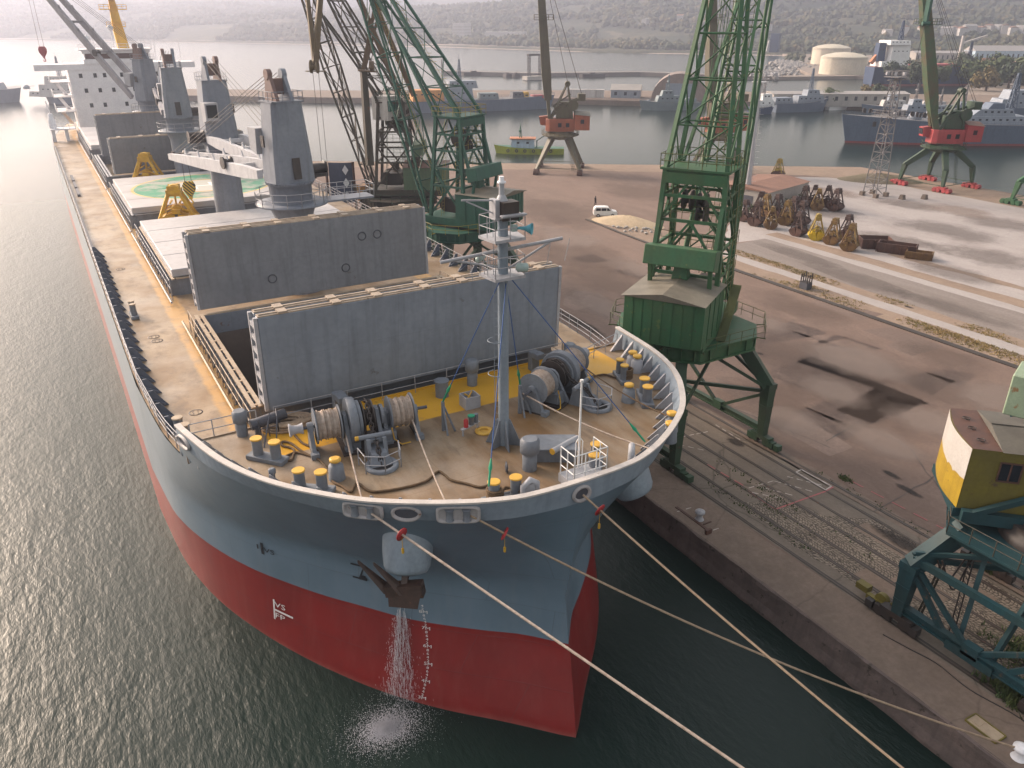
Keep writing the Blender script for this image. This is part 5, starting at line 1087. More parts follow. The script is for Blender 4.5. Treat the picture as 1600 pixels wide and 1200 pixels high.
# painted lines
lineW = paint('worn_white_line', (.55, .50, .47), (.32, .27, .24), streak=False, scale=3); lineR = paint('worn_red_line', (.42, .09, .10), (.26, .10, .09), streak=False, scale=3)
def gline(pxs, w, mat, dashed=0):
    q = [at(x, y, QZ) for x, y in pxs]; m_ = MB()
    for a, b in zip(q, q[1:]):
        L = (b-a).length; n_ = max(1, int(L/dashed)) if dashed else 1; d = (b-a).normalized(); s = Vector((-d.y, d.x, 0))*w/2
        for i in range(n_):
            u0 = a.lerp(b, i/n_); u1 = a.lerp(b, (i+(.62 if dashed else 1))/n_); o = Vector((0, 0, 7*S_)); m_.face([u0+s+o, u0-s+o, u1-s+o, u1+s+o])
    struct('painted_line', m_, mat)
gline([(1168, 767), (1212, 796), (1290, 768), (1302, 761)], .13, lineR); gline([(1244, 738), (1290, 766), (1299, 760), (1252, 734), (1244, 738)], .12, lineW); gline([(1105, 726), (1170, 764)], .12, lineR, 1.2)
for a, b in (((1170, 763), (1214, 750)), ((1175, 770), (1225, 780)), ((1190, 762), (1245, 776)), ((1210, 752), (1275, 770)), ((1230, 745), (1290, 760)), ((1055, 685), (1110, 674)), ((1060, 695), (1105, 705)), ((1100, 834), (1128, 824)), ((1058, 800), (1085, 792)), ((1118, 664), (1160, 690))): gline([a, b], .09, lineW, .7)
gline([(1330, 752), (1500, 840)], .1, lineR, 1.5); gline([(1290, 690), (1330, 668)], .08, paint('cracked_joint', (.09, .07, .06), streak=False))
# grass, weeds
gr = MB(); rr = random.Random(5)
def tufts(n_, fx, fy, hmin, hmax, dens=None):
    for _ in range(n_):
        x, y = fx(), fy()
        if dens and mn.noise((x*.2, y*.12, 3)) + rr.uniform(-.35, .35) < dens: continue
        for k in range(5):
            a = rr.uniform(0, 6.28); l = rr.uniform(hmin, hmax); ox, oy = rr.gauss(0, .12), rr.gauss(0, .12); w = .05
            gr.face([(x+ox-w*math.sin(a), y+oy+w*math.cos(a), QZ), (x+ox+w*math.sin(a), y+oy-w*math.cos(a), QZ), (x+ox+l*.6*math.cos(a), y+oy+l*.6*math.sin(a), QZ+l)])
tufts(4200, lambda: rr.uniform(64.8, 67.7), lambda: rr.uniform(5, 60), .06, .2, .22)
tufts(3200, lambda: rr.uniform(70.1, 72.2), lambda: rr.uniform(5, 62), .05, .17, .24)
tag(gr.build('dry_grass', grassM), 'dry yellow grass growing in the earth strips beside the kerb', 'grass', kind='stuff')
gr = MB()
for x, s_ in ((22.9, .6), (24.3, .6), (21.2, .7), (29.9, .35)): tufts(170, lambda: x + rr.gauss(0, .16), lambda: rr.uniform(-14, 17), .05, .22*s_+.05, .12)
tufts(520, lambda: rr.gauss(20.9, .5), lambda: rr.gauss(-11.6, 1.0), .2, .55); tufts(160, lambda: rr.gauss(24.0, .6), lambda: rr.gauss(-9.5, .8), .15, .4); tufts(60, lambda: rr.gauss(29.8, .3), lambda: rr.gauss(-4.2, .3), .15, .35); tufts(40, lambda: rr.gauss(30.9, .15), lambda: rr.gauss(8.0, .3), .1, .2)
tag(gr.build('green_weeds', leafG), 'green weeds growing between the rails on the quay', 'weeds', kind='stuff')
# quay edge furniture
def qboll(x, y, label, mat, s=1.0):
    MBo = MB().lathe((x, y, QZ), [(.4*s, 0), (.3*s, .1), (.24*s, .35), (.26*s, .42), (.42*s, .55), (.42*s, .68), (.2*s, .78)], n=18); tag(MBo.build('mooring_bollard', mat), label, 'bollard')
qboll(17.4, 9.6, 'pale round mooring bollard on the quay edge nearest the ship bow', greyL, .85); qboll(17.0, -13.2, 'white mooring bollard at the quay edge in the bottom right corner', white, .9)
t = MB(); t.box(16.9, 8.0, QZ, 17.1, 11.6, QZ+.06); t.box(16.5, 7.9, QZ, 17.0, 8.1, QZ+.35); t.box(17.2, 8.9, QZ, 17.9, 9.0, QZ+.06)
tag(t.build('iron_fitting', rustM), 'rusty iron strip with a stub lying beside the pale quay bollard', 'fitting')
ht = thing('service_hatch', 'weathered tan steel hatch with raised rim set in the quay edge', 'hatch', (17.2, -11.4, QZ)); M = Matrix.Translation((17.25, -11.4, QZ)) @ Matrix.Rotation(R(-2), 4, 'Z')
MB().cbox((0, 0, .03), (.8, 1.55, .06)).xf(M).build('plate', beige, ht)
t = MB(); t.cbox((-.42, 0, .05), (.06, 1.6, .1)); t.cbox((.42, 0, .05), (.06, 1.6, .1)); t.cbox((0, .8, .05), (.8, .06, .1)); t.cbox((0, -.8, .05), (.8, .06, .1)); t.xf(M).build('rim', yellowO, ht)
MB().cbox((0, .4, .075), (.4, .4, .03)).xf(M).build('inner_lid', beige, ht)
# chain and cable on the quay edge
tag(MB().path(spline([(18.6, -4.5, QZ+.04), (18.9, -6, QZ+.04), (19.2, -7.5, QZ+.04), (19.0, -9.5, QZ+.04), (19.4, -12, QZ+.04), (19.1, -15, QZ+.04)]), .035, 5).build('cable', dark), 'dark cable lying along the quay edge below the yellow crane', 'cable')

# ================================================================== FAR LAND, PIERS, HILLS
def shore(pts): return pts
SH = [(-2600, 2700), (-900, 2250), (-40, 1776), (190, 1492), (308, 1336), (487, 1019), (561, 746), (624, 669), (673, 602), (760, 480), (900, 330), (1100, 120), (1400, -150), (2000, -700)]
hm, t, p, pos = newmat('wooded_hillside')
k = mix(t, ramp(t, noise(t, pos, .006, 5, .6), .35, .65), (.038, .052, .030), (.07, .072, .038)); k = mix(t, ramp(t, noise(t, pos, .02, 6, .65), .5, .66), k, (.12, .10, .05)); k = mix(t, ramp(t, noise(t, pos, .07, 4, .7), .45, .7), k, (.03, .04, .03))
k = mix(t, ramp(t, noise(t, pos, .011, 4), .6, .64), k, (.15, .13, .085))
t.links.new(k, p.inputs['Base Color']); p.inputs['Roughness'].default_value = .95; bump(t, p, noise(t, pos, .08, 5, .7), .8, 6)
def shpt(s):
    L = [0]
    for a, b in zip(SH, SH[1:]): L.append(L[-1]+math.dist(a, b))
    d = s*L[-1]; i = min(max(k for k in range(len(L)) if L[k] <= d), len(SH)-2); q = (d-L[i])/(L[i+1]-L[i]); a, b = SH[i], SH[i+1]
    dd = Vector((b[0]-a[0], b[1]-a[1])).normalized(); return Vector((a[0]+(b[0]-a[0])*q, a[1]+(b[1]-a[1])*q)), Vector((-dd.y, dd.x))
INL = Vector((.72, .70)).normalized()
def hillh(x, y, d):
    f = min(1, max(0, (d-40)/1500)); low = max(0, min(1, (x-350)/350))          # flat coastal plain on the right
    st = 30 + 170*low; f = min(1, max(0, (d-st)/1400)); h_ = 165*(f**.75)*(0.62+.5*mn.noise((x*.0011, y*.0011, 1))) + 26*f*mn.noise((x*.005, y*.005, 2)) + 9*mn.noise((x*.016, y*.016, 4))*min(1, d/200)
    return 1.5 + min(d, 60)*.06 + max(0, h_)
NS, ND = 130, 46; rows = []
for i in range(NS+1):
    s, nn = shpt(i/NS); row = []
    for j in range(ND+1):
        d = (j/ND)**1.7*2600; q = s + INL*d; z = -1.5 if j == 0 else hillh(q.x, q.y, d); row.append((q.x, q.y, z))
    rows.append(row)
hm_ = MB(); P = [q for r in rows for q in r]; hm_.add(P, [(i*(ND+1)+j, (i+1)*(ND+1)+j, (i+1)*(ND+1)+j+1, i*(ND+1)+j+1) for i in range(NS) for j in range(ND)], True); struct('hills', hm_, hm)
bm_ = MB().add([(q[0].x-2, q[0].y-2, .0) for q in [shpt(i/60) for i in range(61)]] + [((q[0]+INL*26).x, (q[0]+INL*26).y, 3.3) for q in [shpt(i/60) for i in range(61)]], [(i, i+1, 61+i+1, 61+i) for i in range(60)]); struct('beach', bm_, ground('pale_shore', (.42, .34, .30), (.33, .27, .23), (.46, .40, .36), s1=.02))
# wooded slopes: rounded clumps all over the visible slopes, one mass
icov = []; icof = []
_bm = bmesh.new(); bmesh.ops.create_icosphere(_bm, subdivisions=1, radius=1); icov = [v.co.copy() for v in _bm.verts]; icof = [[v.index for v in f.verts] for f in _bm.faces]; _bm.free()
fm_, t, p, pos = newmat('far_woodland'); k = mix(t, ramp(t, noise(t, pos, .012, 4), .4, .6), (.040, .056, .030), (.085, .085, .04)); k = mix(t, ramp(t, noise(t, pos, .05, 3), .52, .62), k, (.13, .10, .045)); k = mix(t, ramp(t, noise(t, pos, .3, 3), .45, .7), k, (.035, .045, .025)); t.links.new(k, p.inputs['Base Color']); p.inputs['Roughness'].default_value = .9
fo = MB(); rr = random.Random(21); cnt = 0
while cnt < 19000:
    s, nn = shpt(rr.uniform(.12, .93)); d = 26 + 1500*rr.random()**1.8; q = s + INL*d
    v = q - Vector((CAM[0], CAM[1])); az = math.atan2(v.x, v.y)
    if not (-.06 < az < 1.10): continue
    if mn.noise((q.x*.006, q.y*.006, 7)) < -.34: continue
    if 420 < q.x < 720 and d < 230 and rr.random() < .5: continue
    z = hillh(q.x, q.y, d); r_ = rr.uniform(2.2, 5.0)*(1+d/2200); cnt += 1
    fo.add([(q.x+c.x*r_*rr.uniform(.75, 1.25), q.y+c.y*r_*rr.uniform(.75, 1.25), z+r_*.55+c.z*r_*rr.uniform(.7, 1.2)) for c in icov], icof)
tag(fo.build('far_forest', fm_), 'hazy autumn woodland covering the far hillsides', 'forest', kind='stuff')
# piers and breakwater
landM = ground('harbour_land', (.30, .24, .20), (.24, .20, .165), (.34, .29, .26), s1=.03, along=(1, 1, 1))
struct('pier', MB().prism([(28, 402), (103, 341), (191, 286), (228, 253), (302, 186), (470, 55), (510, 100), (345, 222), (262, 292), (205, 330), (118, 378), (40, 436)], -2, 2.4), edgeC)
struct('jetty', MB().prism([(191, 284), (213, 262), (222, 267), (204, 284)], -2, 2.2), edgeC)
struct('harbour_land', MB().prism([(382, 352), (384, 360), (425, 352), (491, 426), (532, 490), (584, 498), (640, 560), (700, 640), (900, 560), (1300, 120), (900, -100), (480, 40), (345, 195), (380, 222), (452, 262), (456, 300), (440, 330)], -2, 1.8), landM)
bwk_ = MB().prism([(232, 500), (272, 449), (342, 424), (368, 366), (384, 352), (390, 362), (377, 374), (352, 432), (280, 462), (240, 512)], -2, 2.3); tag(bwk_.build('breakwater', paint('breakwater_stone', (.19, .165, .15), (.14, .12, .11), scale=.1)), 'long low stone breakwater crossing the bay', 'breakwater')
rk = MB(); rr = random.Random(9)
for _ in range(420):
    q = rr.random(); a = Vector((384, 356)).lerp(Vector((491, 426)), q) if rr.random() < .45 else Vector((491, 426)).lerp(Vector((560, 492)), q); x = a.x + rr.gauss(0, 6); y = a.y + rr.gauss(0, 6); r_ = rr.uniform(.8, 2.2)
    rk.add([(x+c.x*r_*rr.uniform(.7, 1.3), y+c.y*r_*rr.uniform(.7, 1.3), 1.6+c.z*r_*.8) for c in icov], icof)
tag(rk.build('shore_rocks', paint('grey_rock', (.30, .28, .27), (.2, .19, .18), scale=.4)), 'grey boulders heaped along the shore in front of the tanks', 'rocks', kind='stuff')
def house(x, y, z, wx, wy, hh, rz, label, wall, roof, name='house', cat='house', rh=.4, group=None, loc_win=True):
    h_ = thing(name, label, cat, (x, y, z), rz, group, world=False)
    MB().box(-wx/2, -wy/2, -1.0, wx/2, wy/2, hh).build('wall', wall, h_)
    e = .3; MB().add([(-wx/2-e, -wy/2-e, hh), (wx/2+e, -wy/2-e, hh), (wx/2+e, wy/2+e, hh), (-wx/2-e, wy/2+e, hh), (-wx/2-e, 0, hh+rh*wy/2), (wx/2+e, 0, hh+rh*wy/2)], [(0, 1, 5, 4), (2, 3, 4, 5), (1, 2, 5), (3, 0, 4), (3, 2, 1, 0)]).build('roof', roof, h_)
    if loc_win:
        n_ = max(1, int(wx/4))
        for i in range(n_):
            X = -wx/2 + wx*(i+.5)/n_; MB().box(X-.6, -wy/2-.06, hh*.35, X+.6, -wy/2+.02, hh*.75).build('window', glassD, h_)
    return h_
whitewash = paint('whitewashed_wall', (.55, .53, .52), (.46, .44, .43), bmp=0); paleroof = paint('pale_sheet_roof', (.36, .34, .33), (.30, .28, .27), bmp=0, streak=False)
tk = 0
for px, py, r_, hh, lb in ((1298, 101, 14.5, 12, 'cream storage tank with shallow dome, the farther of the pair on the shore'), (1318, 117, 14.5, 10.5, 'cream storage tank with shallow dome, the nearer of the pair on the shore')):
    q = at(px, py, 1.8); tn = thing('storage_tank', lb, 'tank', (q.x+8, q.y+8, 1.8), 0, 'storage tanks on the shore'); c = (q.x+8, q.y+8, 1.8)
    MB().lathe(c, [(r_, 0), (r_, hh)], n=40, capt=False).build('shell', cream, tn); MB().lathe((c[0], c[1], 1.8+hh), [(r_+.2, 0), (r_*.75, 1.4), (r_*.4, 2.4), (.02, 2.8)], n=40).build('roof', cream, tn)
    t = MB(); t.lathe((c[0], c[1], 1.8+hh*.9), [(r_+.02, 0), (r_+.25, .1), (r_+.02, .3)], n=40); t.ladder((c[0]-r_-.1, c[1]-3, 1.8), (c[0]-r_-.1, c[1]-3, 1.8+hh), .8, .08, 1.0, side=(0, 1, 0)); t.build('ring_girder', stone, tn)
def hpt(px, py, d0=None):                       # hill point under a photo pixel
    a = px - CX; b_ = CY - py; up = b_*math.cos(TH) - FPX*math.sin(TH); fw = FPX*math.cos(TH) + b_*math.sin(TH); dv = Vector((a*math.cos(AZ)+fw*math.sin(AZ), -a*math.sin(AZ)+fw*math.cos(AZ), up))/1355
    f = 400.0
    while f < 3500:
        q = Vector(CAM) + dv*f
        best = None
        # inland distance along INL from the shore line
        for i in range(40, 125):
            s, nn = shpt(i/130); w_ = Vector((q.x, q.y)) - s; d = w_.dot(INL)
            e = (w_ - INL*d).length
            if best is None or e < best[0]: best = (e, d)
        if best[1] > 5 and hillh(q.x, q.y, best[1]) >= q.z: return Vector((q.x, q.y, hillh(q.x, q.y, best[1])))
        f += 12
    return None
rr = random.Random(4); hi = 0
words = ['leftmost', 'second', 'third', 'fourth', 'fifth', 'sixth', 'seventh', 'eighth', 'ninth', 'tenth', 'eleventh', 'twelfth', 'thirteenth', 'fourteenth', 'fifteenth', 'sixteenth', 'seventeenth', 'eighteenth', 'nineteenth', 'twentieth', 'twenty-first', 'twenty-second', 'rightmost']
spots = sorted([(1062, 36), (1008, 40), (1200, 52), (1412, 55), (1440, 57), (1478, 56), (1490, 54), (1501, 57), (1513, 55), (1530, 55), (1543, 53), (1556, 55), (1568, 57), (1580, 56), (1592, 55), (1385, 58)])
for k, (px, py) in enumerate(spots):
    q = hpt(px, py)
    if q is None: continue
    house(q.x, q.y, q.z+1, rr.uniform(9, 15), rr.uniform(8, 10), rr.uniform(6, 9), rr.uniform(0, 3), ('small pale house on the far wooded hillside, %s counted from the left' % words[k]), whitewash, tileR if k % 3 else paleroof, group='pale houses on the far hillside', loc_win=False)
q = hpt(722, 62); bl = thing('apartment_block', 'large pale stepped block on the far shore right of the lattice cranes', 'building', tuple(q) if q else (480, 1100, 5)); c = Vector(bl.location)
MB().cbox((c.x, c.y, c.z+9), (22, 20, 24), .6).build('wall', whitewash, bl); MB().cbox((c.x+48, c.y-50, c.z+3), (60, 20, 12), -.8).build('low_wing', whitewash, bl)
for z in range(4): MB().cbox((c.x-.3, c.y-.3, c.z+3+z*4.2), (22.4, 20.4, 1.2), .6).build('window_band', stone, bl)
q = at(1567, 98, 2); house(q.x+25, q.y, 1.8, 85, 22, 9, R(-35), 'long warehouse with pale sheet roof among trees at the right edge', cyanP, paleroof, 'warehouse', 'warehouse', .35)
q = at(1480, 96, 2); house(q.x, q.y, 1.8, 60, 16, 7, R(-33), 'long grey shed beyond the blue hulled ship', stone, paleroof, 'warehouse', 'shed', .2)
q = at(1590, 118, 2); house(q.x, q.y, 1.8, 16, 14, 8, R(-30), 'pinkish white flat building at the right edge above the trees', whitewash, tileR, 'building', 'building', .1)
q = at(1545, 116, 2); house(q.x, q.y, 1.8, 14, 12, 6, R(-20), 'cream house with terracotta roof behind the dark trees', cream, tileR, 'house', 'house', .7)
q = at(1209, 84, 1); tw = thing('dark_blue_tower', 'dark blue square block with a leaning white panel on the far shore', 'building', (q.x, q.y, 1)); MB().cbox((q.x, q.y, 11), (9, 9, 20), .5).build('wall', blueD, tw); MB().bar((q.x-8, q.y+2, 3), (q.x-6, q.y+2, 14), 1.0, 4).build('panel', whitewash, tw)
# long low sheds on the naval pier
def pierpt(px, py): return at(px, py, 2.4)
a = pierpt(1205, 165); b = pierpt(1420, 165); c = (a+b)/2; d = b-a
house(c.x+8, c.y+9, 2.4, d.length*1.0, 12, 4.0, math.atan2(d.y, d.x), 'very long low grey shed along the naval pier with white doors', stone, paleroof, 'long_shed', 'shed', .12)
q = pierpt(978, 152); house(q.x, q.y, 2.4, 13, 9, 3.4, R(-42), 'blue grey pitched shed standing alone on the naval pier', navyL, stone, 'pier_shed', 'shed', .5)
for k, px in enumerate((908, 928)):
    q = pierpt(px, 152); cn = thing('container', ('white' if k else 'pale') + ' shipping container on the pier, ' + ('right' if k else 'left') + ' one of the two beside the blue shed', 'container', (q.x, q.y, 2.4), R(-42), 'white containers on the pier', world=False); MB().box(-4.5-(1-k)*2, -1.4, 0, 4.5+(1-k)*2, 1.4, 3.4).build('box', whitewash, cn); t = MB()
    for j in range(9): t.box(-4.3+j*1.05, -1.46, .2, -4.2+j*1.05, -1.4, 3.2)
    t.build('corrugation', stone, cn)
q = pierpt(1058, 158); dm = thing('arched_hangar', 'round arched hangar of pale brick rising behind the grey patrol boats', 'hangar', (q.x+8, q.y+8, 2.4), R(-42), world=False)
MB().add([(12*math.cos(k*math.pi/14), -9+18*e, 11*math.sin(k*math.pi/14)) for e in (0, 1) for k in range(15)], [(k, k+1, 16+k, 15+k) for k in range(14)] + [list(range(15)), list(range(15, 30))[::-1]]).build('vault', paint('weathered_brick', (.27, .20, .17), (.21, .16, .14)), dm); MB().box(-6, -9.15, 0, 6, -9.0, 7).build('door', navyL, dm)
q = at(835, 119, 2.3); gt = thing('steel_gantry', 'dark open steel gantry standing on the breakwater', 'gantry', (q.x, q.y, 2.3)); 
for x in (-4, 4): MB().lattice([(q.x+x-.7, q.y-.7, 2.3), (q.x+x+.7, q.y-.7, 2.3), (q.x+x+.7, q.y+.7, 2.3), (q.x+x-.7, q.y+.7, 2.3)], [(q.x+x-.7, q.y-.7, 14), (q.x+x+.7, q.y-.7, 14), (q.x+x+.7, q.y+.7, 14), (q.x+x-.7, q.y+.7, 14)], 5, .18, .1).build('tower', dark, gt)
MB().box(q.x-5, q.y-1, 14, q.x+5, q.y+1, 15.2).build('top_beam', dark, gt); MB().box(q.x-7, q.y-3, .3, q.x+7, q.y+3, 2.4).build('base', stone, gt)
for px, py, lb in ((925, 121, 'dark floating pontoon moored off the breakwater, right of the gantry'), (740, 118, 'dark flat pontoon moored at the left end of the breakwater'), (793, 121, 'small dark mooring dolphin left of the gantry'), (806, 121, 'small dark mooring dolphin next to the gantry')):
    q = at(px, py, 0); w_ = 8 if px in (925, 740) else 2; MBx = MB().hexa([(q.x-w_*.8, q.y-2+w_*.4, -.5), (q.x+w_*.8, q.y-2-w_*.4, -.5), (q.x+w_*.8, q.y+2-w_*.4, -.5), (q.x-w_*.8, q.y+2+w_*.4, -.5), (q.x-w_*.85, q.y-2.2+w_*.4, 2.2), (q.x+w_*.85, q.y-2.2-w_*.4, 2.2), (q.x+w_*.85, q.y+2.2-w_*.4, 2.2), (q.x-w_*.85, q.y+2.2+w_*.4, 2.2)]); MBx.cbox((q.x, q.y, 2.6), (w_*.5, 1.5, .8)); tag(MBx.build('pontoon', dark), lb, 'pontoon')
# trees
def tree(x, y, z, hgt, rad, label, mat, seed, group=None, leaves=520, tall=False):
    rr = random.Random(seed); t_ = thing('tree', label, 'tree', (x, y, z), 0, group)
    tr = MB(); tr.tube((x, y, z), (x, y, z+hgt*.45), rad*.10, rad*.06, n=6)
    for k in range(5): a = k*1.3; tr.tube((x, y, z+hgt*(.3+.05*k)), (x+rad*.6*math.cos(a), y+rad*.6*math.sin(a), z+hgt*(.55+.06*k)), rad*.04, rad*.015, n=4)
    tr.build('trunk', bark, t_)
    cl = MB(); cs = []
    for k in range(9): a = rr.uniform(0, 6.28); q = rr.uniform(.1, .75); cs.append((x+rad*q*math.cos(a), y+rad*q*math.sin(a), z+hgt*rr.uniform(.35, .85), rad*rr.uniform(.35, .6)))
    for k in range(leaves):
        c = rr.choice(cs); v = Vector((rr.gauss(0, 1), rr.gauss(0, 1), rr.gauss(0, 1))).normalized()*c[3]*rr.uniform(.6, 1.1); p_ = Vector(c[:3])+v; s_ = rad*rr.uniform(.05, .105); a = v.normalized().orthogonal().normalized(); b_ = v.normalized().cross(a)
        ph = rr.uniform(0, 3); a2 = a*math.cos(ph)+b_*math.sin(ph)+v.normalized()*rr.uniform(-.6, .6); b2 = v.normalized().cross(a2); cl.face([p_-a2*s_-b2*s_*.6, p_+a2*s_-b2*s_*.6, p_+a2*s_*.7+b2*s_*.8, p_-a2*s_*.6+b2*s_])
    cl.build('crown', mat, t_)
TL = [(1398, 131, 7, 'leafD'), (1436, 137, 8, 'leafD'), (1462, 133, 7, 'leafG'), (1503, 128, 9, 'leafD'), (1520, 134, 8, 'leafG'), (1553, 131, 9, 'leafG'), (1575, 138, 8, 'leafD'), (1598, 133, 10, 'leafG'), (1540, 142, 7, 'leafA'), (1480, 122, 6, 'leafA'), (1560, 122, 6, 'leafA'), (1299, 163, 4, 'leafG'), (1374, 160, 5, 'leafD'), (1356, 155, 4, 'leafA'), (1065, 0, 0, '')]
tl = ['dark tree left of the red crane jib beside the blue hulled ship', 'dark bushy tree just left of the red crane jib', 'green tree right behind the red crane jib', 'large dark tree right of the red crane jib', 'green tree above the stern mast of the grey warships', 'broad green tree near the right edge below the cream house', 'dark tree near the right edge in front of the broad green tree', 'tall green tree cut by the right edge of the photo', 'rust brown tree low among the dark trees at right', 'yellowish tree left of the cream house', 'yellowish tree under the pinkish flat building', 'small green tree on the naval pier at the end of the long shed', 'dark narrow tree on the naval pier behind the lattice mast', 'brownish bush on the naval pier left of the lattice mast']
for k, (px, py, r_, mt_) in enumerate(TL[:14]):
    q = at(px, py, 2); tree(q.x, q.y, 2, r_*1.5, r_, tl[k], {'leafD': leafD, 'leafG': leafG, 'leafA': leafA}[mt_], k, 'trees along the harbour', 1150)
for k, (px, py, lb) in enumerate(((1082, 40, ''),)): pass
rr = random.Random(77)
sc_ = MB()
for _ in range(700):
    px = rr.uniform(1230, 1600); py = rr.uniform(84, 130); q = at(px, py, 1.8)
    if q.x < 545 and py > 90 and px < 1380: continue
    if q.y < 150 or q.x < 440: continue
    r_ = rr.uniform(1.2, 3.6); sc_.add([(q.x+c.x*r_*rr.uniform(.7, 1.3), q.y+c.y*r_*rr.uniform(.7, 1.3), 1.8+r_*.5+c.z*r_) for c in icov], icof)
tag(sc_.build('shore_scrub', fm_), 'low brown and green scrub spread over the far flat land', 'scrub', kind='stuff')
# ================================================================== HAZE
hz = MB().box(-4600, -1600, -4, 5600, 6600, 230); hzm = bpy.data.materials.new('haze'); hzm.use_nodes = True; t = hzm.node_tree
for n_ in list(t.nodes):
    if n_.type == 'BSDF_PRINCIPLED': t.nodes.remove(n_)
pv = t.nodes.new('ShaderNodeVolumePrincipled'); pv.inputs['Color'].default_value = (.70, .76, .97, 1); pv.inputs['Density'].default_value = .00045; pv.inputs['Anisotropy'].default_value = .55
t.links.new(pv.outputs[0], [n_ for n_ in t.nodes if n_.type == 'OUTPUT_MATERIAL'][0].inputs['Volume'])
tag(hz.build('haze', hzm), kind='stuff'); bpy.data.objects['haze']['label'] = 'pale pinkish haze over the bay'; bpy.data.objects['haze']['category'] = 'haze'
# ================================================================== HARBOUR CRANES
def portal(c, h, hx, hy, mat, root, top, kink=True, bog=None, rz=0.0, ztop=8.6, inx=3.2, brace=True):
    """four kinked box legs on bogies with sills and bracing (built about c)"""
    M = Matrix.Translation(c) @ Matrix.Rotation(rz, 4, 'Z')
    for sx in (-1, 1):
        for sy in (-1, 1):
            l = MB(); f = Vector((sx*hx, sy*hy, .9)); kn = Vector((sx*hx, sy*hy*.98, ztop*.62)); tp = Vector((sx*inx, sy*inx, ztop))
            if kink:
                l.bar(f, kn, .62, .55, .95, .85); l.bar(kn, tp, .95, .85, .8, 1.0); l.bar(kn-Vector((0, 0, .25)), kn+Vector((0, 0, .2)), 1.02, .92)
                for q in (.3, .6): p = f.lerp(kn, q); l.bar(p-Vector((0, 0, .04)), p+Vector((0, 0, .04)), .62+.4*q, .6+.36*q)
            else:
                l.bar(f, tp, .55, .55, 1.15, 1.0)
            l.xf(M).build('portal_leg', mat, root)
            b = MB(); b.cbox((f.x, f.y, .72), (.6, 2.0, .36)); b.cbox((f.x, f.y-.85*1, .42), (.5, 1.1, .5)); b.cbox((f.x, f.y+.85, .42), (.5, 1.1, .5)); b.cbox((f.x, f.y+sy*1.75, .4), (.55, .45, .5))
            bg_ = b.xf(M).build('bogie', bog or mat, root)
            for q in (-1.15, -.5, .5, 1.15):
                MB().lathe((f.x-.2, f.y+q, .32), [(.3, 0), (.32, .06), (.28, .1), (.28, .4)], (1, 0, 0), n=12).xf(M).build('wheel', dark if bog is None else bog, bg_)
    if brace:
        for sx in (-1, 1):
            s = MB(); s.ibeam((sx*hx, -hy, 1.35), (sx*hx, hy, 1.35), .45, .55, .08); s.bar((sx*hx, -hy*.97, 4.6), (sx*hx, -.4, 1.6), .22, .26); s.bar((sx*hx, hy*.97, 4.6), (sx*hx, .4, 1.6), .22, .26); s.bar((sx*hx, -hy*.97, 5.2), (sx*inx, 0, ztop-.2), .2, .24); s.bar((sx*hx, hy*.97, 5.2), (sx*inx, 0, ztop-.2), .2, .24); s.cbox((sx*hx, 0, 1.5), (.5, .9, .7)); s.xf(M).build('sill_beam', mat, root)
        s = MB()
        for sy in (-1, 1): s.bar((-hx, sy*hy, 5.0), (0, sy*inx, ztop-.3), .2, .24); s.bar((hx, sy*hy, 5.0), (0, sy*inx, ztop-.3), .2, .24)
        s.bar((-hx, -hy, 4.8), (hx, hy, 4.8), .24, .28); s.bar((-hx, hy, 4.82), (hx, -hy, 4.82), .24, .28); s.xf(M).build('cross_brace', mat, root)
def platform(c, z, half, mat, root, rail, th=1.15):
    M = Matrix.Translation(c); s = MB(); k = half*.42
    oc = [(-half, -half+k), (-half+k, -half), (half-k, -half), (half, -half+k), (half, half-k), (half-k, half), (-half+k, half), (-half, half-k)] if half > 0 else []
    s.prism(oc, z, z+.12); s.prism([(p[0]*.96, p[1]*.96) for p in oc], z+.12, z+th-.14); s.prism([(p[0]*1.0, p[1]*1.0) for p in oc], z+th-.14, z+th)
    for a, b in zip(oc, oc[1:]+oc[:1]):
        n_ = 3
        for i in range(n_): x = a[0]+(b[0]-a[0])*(i+.5)/n_; y = a[1]+(b[1]-a[1])*(i+.5)/n_; s.cbox((x*.985, y*.985, z+th/2), (.12, .12, th-.3))
    pl = s.xf(M).build('platform', mat, root)
    r = MB(); r.rail([(p[0]*1.1, p[1]*1.1, z+th) for p in oc], 1.05, (.5, 1.0), 1.3, .028, closed=True)
    for p in oc: r.bar((p[0]*.98, p[1]*.98, z+th-.05), (p[0]*1.12, p[1]*1.12, z+th-.02), .08)
    r.xf(M).build('platform_railing', rail, pl); return pl
